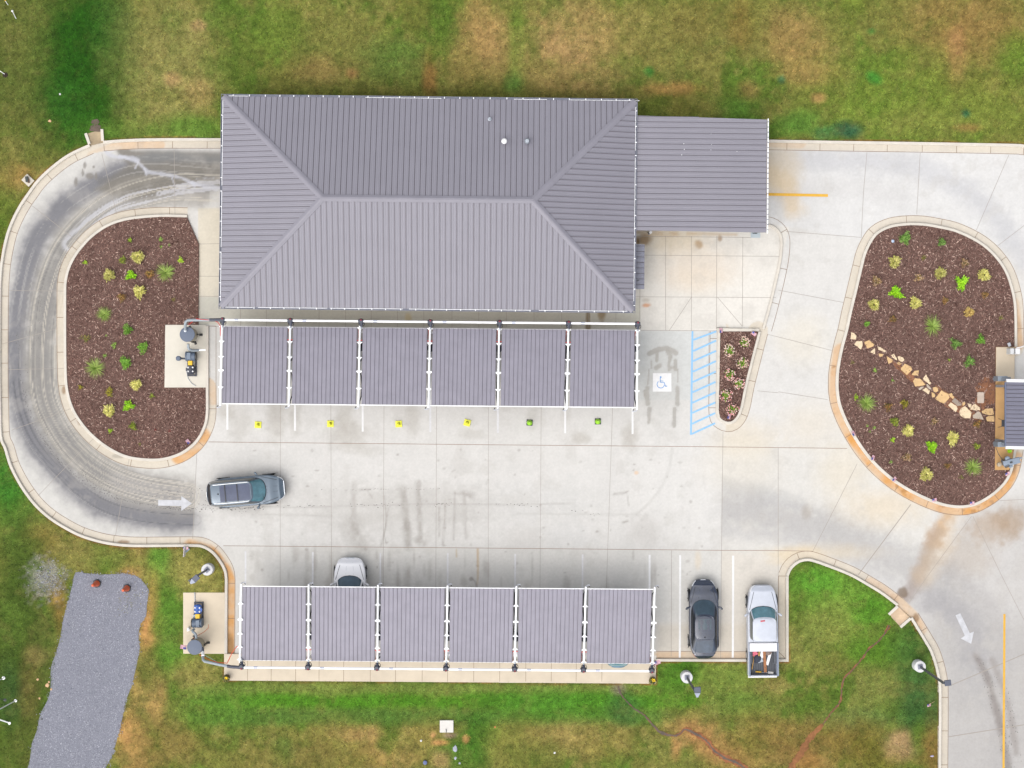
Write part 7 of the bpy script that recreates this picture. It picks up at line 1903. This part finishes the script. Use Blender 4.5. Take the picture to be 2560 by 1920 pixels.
# ------------------------------------------------------------------ pot plants
for px, py, lab in ((567.5, 1694, "round pot plant at the lower sidewalk's left end"), (1631, 1699.5, "round pot plant with yellow flowers at the sidewalk's right end")):
    x, y, _ = W(px, py, .3); r = thing("pot_plant", (x, y, .10), lab, "pot plant")
    mb = MB(); mb.lathe((0, 0, 0), [(.16, 0), (.22, .32), (.23, .36), (.19, .36), (.18, .30)], 20); mb.build("pot", mat("pot_brown", C(112, 84, 66), .7), r, smooth=True)
    V, F, cc = leaves(150, .22, .32, .12, .025, [(96, 104, 46), (70, 76, 38), (176, 172, 112), (60, 62, 36), (140, 136, 80)], int(px), .15, 0, .6); V[:, 2] += .30
    np_mesh("foliage", V, F, M_leaf, cc, r)
    V, F, cc = leaves(26, .09 if px > 1000 else .06, .1, .08, .03, [(246, 214, 40), (236, 196, 30)], int(px) + 3, .1, 0, .6); V[:, 2] += .60; V[:, 0] += .03; V[:, 1] += .06
    np_mesh("flowers", V, F, M_leaf, cc, r)

# ------------------------------------------------------------------ pay booth canopy at the right edge
ZB = 3.0
bl_ = [Vector(W(px, py, ZB)) for px, py in ((2516, 955), (2640, 957), (2638, 1117), (2514, 1115))]
cx = sum(v.x for v in bl_) / 4; cy = sum(v.y for v in bl_) / 4; o = (cx, cy, 0)
booth = thing("booth_canopy", (cx, cy, 0), "grey ribbed booth roof with white gutters at the right edge", "canopy")
mb = MB(); mb.cur = 0; mb.prism([(v.x, v.y) for v in bl_], ZB - .08, ZB)
rib_field(mb, bl_, bl_[3], bl_[0], lambda x, y: ZB, .25, .045, .045, .16)
mb.build("roof", [mat("booth_roof", C(126, 126, 144), .45, var=.05, scale=1.2), M_ribshade], booth, o)
for (p, q), s_ in (((bl_[0], bl_[1]), 1), ((bl_[3], bl_[2]), -1)):
    d = q - p; ang = math.atan2(d.y, d.x); m_ = (p + q) / 2
    mb = MB(); mb.box((m_.x, m_.y + s_ * .09, ZB - .03), (d.length, .19, .14), ang); mb.build("gutter", M_white, booth, o, bevel=.01)
mb = MB(); d = bl_[0] - bl_[3]; m_ = (bl_[0] + bl_[3]) / 2; mb.box((m_.x - .03, m_.y, ZB - .05), (.06, d.length, .16)); mb.build("fascia", mat("booth_fascia", C(112, 122, 150), .5), booth, o)
for v, sy in ((bl_[0], -1), (bl_[3], 1)):
    mb = MB(); mb.box((v.x + .3, v.y + sy * .25, (ZB - .1) / 2), (.16, .16, ZB - .1)); mb.build("post", M_galv, booth, o, bevel=.01)
for px, py, lab, ca in ((2502.5, 946.8, "grey steel box under the booth roof's upper left corner", -1), (2502.5, 1110.5, "grey steel box under the booth roof's lower left corner", 1)):
    x, y, _ = W(px, py, 1.6); r = thing("equipment_box", (x, y, 0), lab, "box"); o2_ = (x, y, 0)
    mb = MB(); mb.box((x, y, 1.5), (.60, .32, .9)); mb.build("cabinet", mat("box_grey", C(150, 160, 172), .45, .15, var=.08), r, o2_, bevel=.015)
    mb = MB(); mb.box((x + .2, y + ca * .02, 1.99), (.55, .22, .10), .08); mb.build("bracket", M_grey, r, o2_, bevel=.01)
    mb = MB(); mb.box((x, y, .52), (.12, .12, 1.04)); mb.build("post", M_galv, r, o2_)
x, y, _ = W(2510, 1058, .4); ch = thing("folding_chair", (x, y, .14), "dark chair half hidden under the booth roof", "chair")
for sx, sy in ((-.22, -.22), (.22, -.22), (-.22, .22), (.22, .22)):
    mb = MB(); mb.tube([(sx * 1.25, sy * 1.25, 0), (sx * .8, sy * .9, .44)], .014, 7); mb.build("leg", M_dgrey, ch)
mb = MB(); mb.box((0, 0, .45), (.42, .42, .03)); mb.build("seat", M_dgrey, ch, bevel=.01); mb = MB(); mb.box((.22, 0, .70), (.03, .42, .42), 0, ('Y', .2)); mb.build("backrest", M_dgrey, ch, bevel=.01)
# card kiosk below the booth
x, y, _ = W(2524, 1155, .8); r = thing("pay_kiosk", (x, y, .14), "grey pay kiosk lying diagonally below the booth roof", "kiosk", None, .26)
M_ki = mat("kiosk_grey", C(150, 164, 182), .45, .1, var=.12, scale=4)
mb = MB(); mb.box((.05, 0, .9), (1.05, .38, .16)); mb.build("hood", M_ki, r, bevel=.03)
mb = MB(); mb.box((-.05, 0, .4), (.55, .34, .8)); mb.build("pedestal", M_grey, r, bevel=.02)
for k in range(5):
    mb = MB(); mb.box((-.42 + k * .06, -.20 + k * .012, .95), (.03, .16, .10), .5); mb.build("vent_slat", M_dgrey, r)
for xx, yy in ((.62, .10), (-.02, -.02)):
    mb = MB(); mb.tube([(xx - .05, yy, 1.0), (xx + .08, yy + .02, 1.02)], .055, 12); mb.build("camera", M_ki if xx > .3 else M_dgrey, r)
mb = MB(); mb.lathe((-.12, .25, .75), [(.16, 0), (.15, .12), (.05, .15)], 14); mb.build("speaker", M_ki, r, smooth=True); mb = MB(); mb.lathe((-.58, -.02, .3), [(.14, 0), (.13, .16), (.03, .18)], 12); mb.build("bollard_cap", mat("kiosk_tan", C(196, 182, 160), .6), r, smooth=True)
mb = MB(); mb.box((-.02, -.28, .7), (.22, .12, .2)); mb.build("card_reader", M_ki, r, bevel=.01)
cable([(2497, 1107, 1.7), (2490.5, 1108, 1.2), (2490, 1120, .6), (2496, 1135, .4), (2504, 1147, .6), (2510, 1154, .8)], .02, M_dgrey, "dark cable curving from the lower grey box to the kiosk")
# barrier gate at the top of the booth slab
x, y, _ = W(2532.5, 878.5, .6); r = thing("barrier_gate", (x, y, .14), "white barrier gate cabinet with an arm reaching off to the right", "barrier")
mb = MB(); mb.box((.14, 0, .5), (.27, .36, 1.0)); mb.build("cabinet", M_white, r, bevel=.02)
mb = MB(); mb.box((-.15, 0, .4), (.24, .36, .8)); mb.build("side_cabinet", mat("cab_pale", C(226, 228, 230), .4), r, bevel=.02)
mb = MB(); mb.tube([(.02, .20, 1.02), (.25, .24, 1.06), (.8, .42, 1.06), (2.2, .9, 1.06)], .035, 8); mb.build("arm", M_white, r)
x, y, _ = W(2522.5, 861.5, .3); r = thing("flood_light", (x, y, .1), "small tilted grey flood light in the mulch above the barrier", "lamp", None, .35)
mb = MB(); mb.box((0, 0, .25), (.18, .24, .10)); mb.build("housing", mat("flood_grey", C(200, 204, 212), .4), r, bevel=.02); mb = MB(); mb.tube([(0, 0, 0), (0, 0, .22)], .02, 8); mb.build("stake", M_dgrey, r)
# ------------------------------------------------------------------ odds and ends on the lawns
x, y, _ = W(70.5, 451, .1); pad = thing("valve_pad", (x, y, .06), "little tilted concrete pad with a dark valve box by the loop kerb", "pad", None, -.75)
mb = MB(); mb.box((0, 0, .06), (.62, .52, .14)); mb.build("slab", M_conc, pad, bevel=.01)
mb = MB(); mb.box((-.05, .02, .22), (.16, .34, .2), .9); mb.build("valve_box", mat("valve_dark", C(52, 60, 58), .5), pad, bevel=.01); mb = MB(); mb.box((.07, .01, .2), (.10, .26, .16), .9); mb.build("side_box", mat("valve_brown", C(116, 88, 70), .6), pad, bevel=.01)
x, y, _ = W(471, 1374, .5); r = thing("street_sign", (x, y, .06), "thin sign seen edge on in the grass by the loop kerb", "sign", None, .0)
mb = MB(); mb.tube([(0, 0, 0), (-.02, .0, 1.6)], .03, 8); mb.build("post", M_galv, r)
mb = MB(); mb.box((-.03, -.02, 1.4), (.05, .62, .5), -.12); mb.build("panel", M_white, r, bevel=.005); mb = MB(); mb.box((-.02, -.02, 1.4), (.022, .60, .52), -.12); mb.build("panel_edge", mat("sign_edge", C(134, 96, 110), .5), r)
mb = MB(); mb.box((.10, .02, 1.2), (.30, .09, .05), .75); mb.build("brace", mat("brace_blue", C(150, 170, 190), .4), r)
def wpole(base, top, zt, rad, lab, m_=M_whitem, tee=False):
    b_ = W(*base, .06); t_ = W(*top, zt); r = thing("white_pole", (b_[0], b_[1], 0), lab, "pole"); o_ = (b_[0], b_[1], 0)
    mb = MB(); mb.tube([(b_[0], b_[1], 0), t_], rad, 8); mb.build("tube", m_, r, o_, smooth=True)
    mb = MB(); mb.lathe((b_[0], b_[1], .0), [(.12, 0), (.11, .08), (.05, .12)], 12); mb.build("foot", m_, r, o_, smooth=True)
wpole((39, 1751.5), (-3, 1774), 3.2, .035, "longest white pole at the lower left edge of the photo")
wpole((9, 1695), (-4, 1701), 2.0, .03, "short white pole upper of the three at the lower left edge")
wpole((24, 1808), (-4, 1798), .6, .045, "leaning white pole lowest at the lower left edge")
wpole((13, 1750), (-4, 1746.5), 1.0, .015, "thin dark rod at the lower left edge beside the white poles", M_dgrey)
x, y, _ = W(35, 32, .3); r = thing("marker_post", (x, y, .06), "white topped marker post in the upper left corner", "post")
mb = MB(); mb.tube([(.06, -.32, 0), (0, 0, .5)], .02, 8); mb.build("stem", M_whitem, r); mb = MB(); mb.lathe((-.02, .05, .46), [(.06, 0), (.07, .06), (.03, .1)], 12); mb.build("head", M_white, r, smooth=True)
x, y, _ = W(15.5, 4, .3); r = thing("marker_post", (x, y, .06), "yellow tipped stake at the very top left corner", "post")
mb = MB(); mb.tube([(.05, -.16, 0), (0, 0, .4)], .02, 8); mb.build("stem", M_whitem, r); mb = MB(); mb.tube([(0, 0, .40), (0, .1, .44)], .035, 8); mb.build("tip", M_yel, r)
x, y, _ = W(13, 187, .1); r = thing("planting_hole", (x, y, .06), "dark mulch patch with a pale stick at the left edge", "mulch")
mb = MB(); mb.lathe((0, 0, 0), [(.20, 0), (.16, .05), (.05, .08)], 9); mb.build("mound", mat("dark_mound", C(50, 34, 30), .95, var=.4, scale=10), r); mb = MB(); mb.tube([(0, .02, .04), (-.3, .22, .30), (-.6, .4, .5)], .02, 7); mb.build("stick", M_whitem, r)
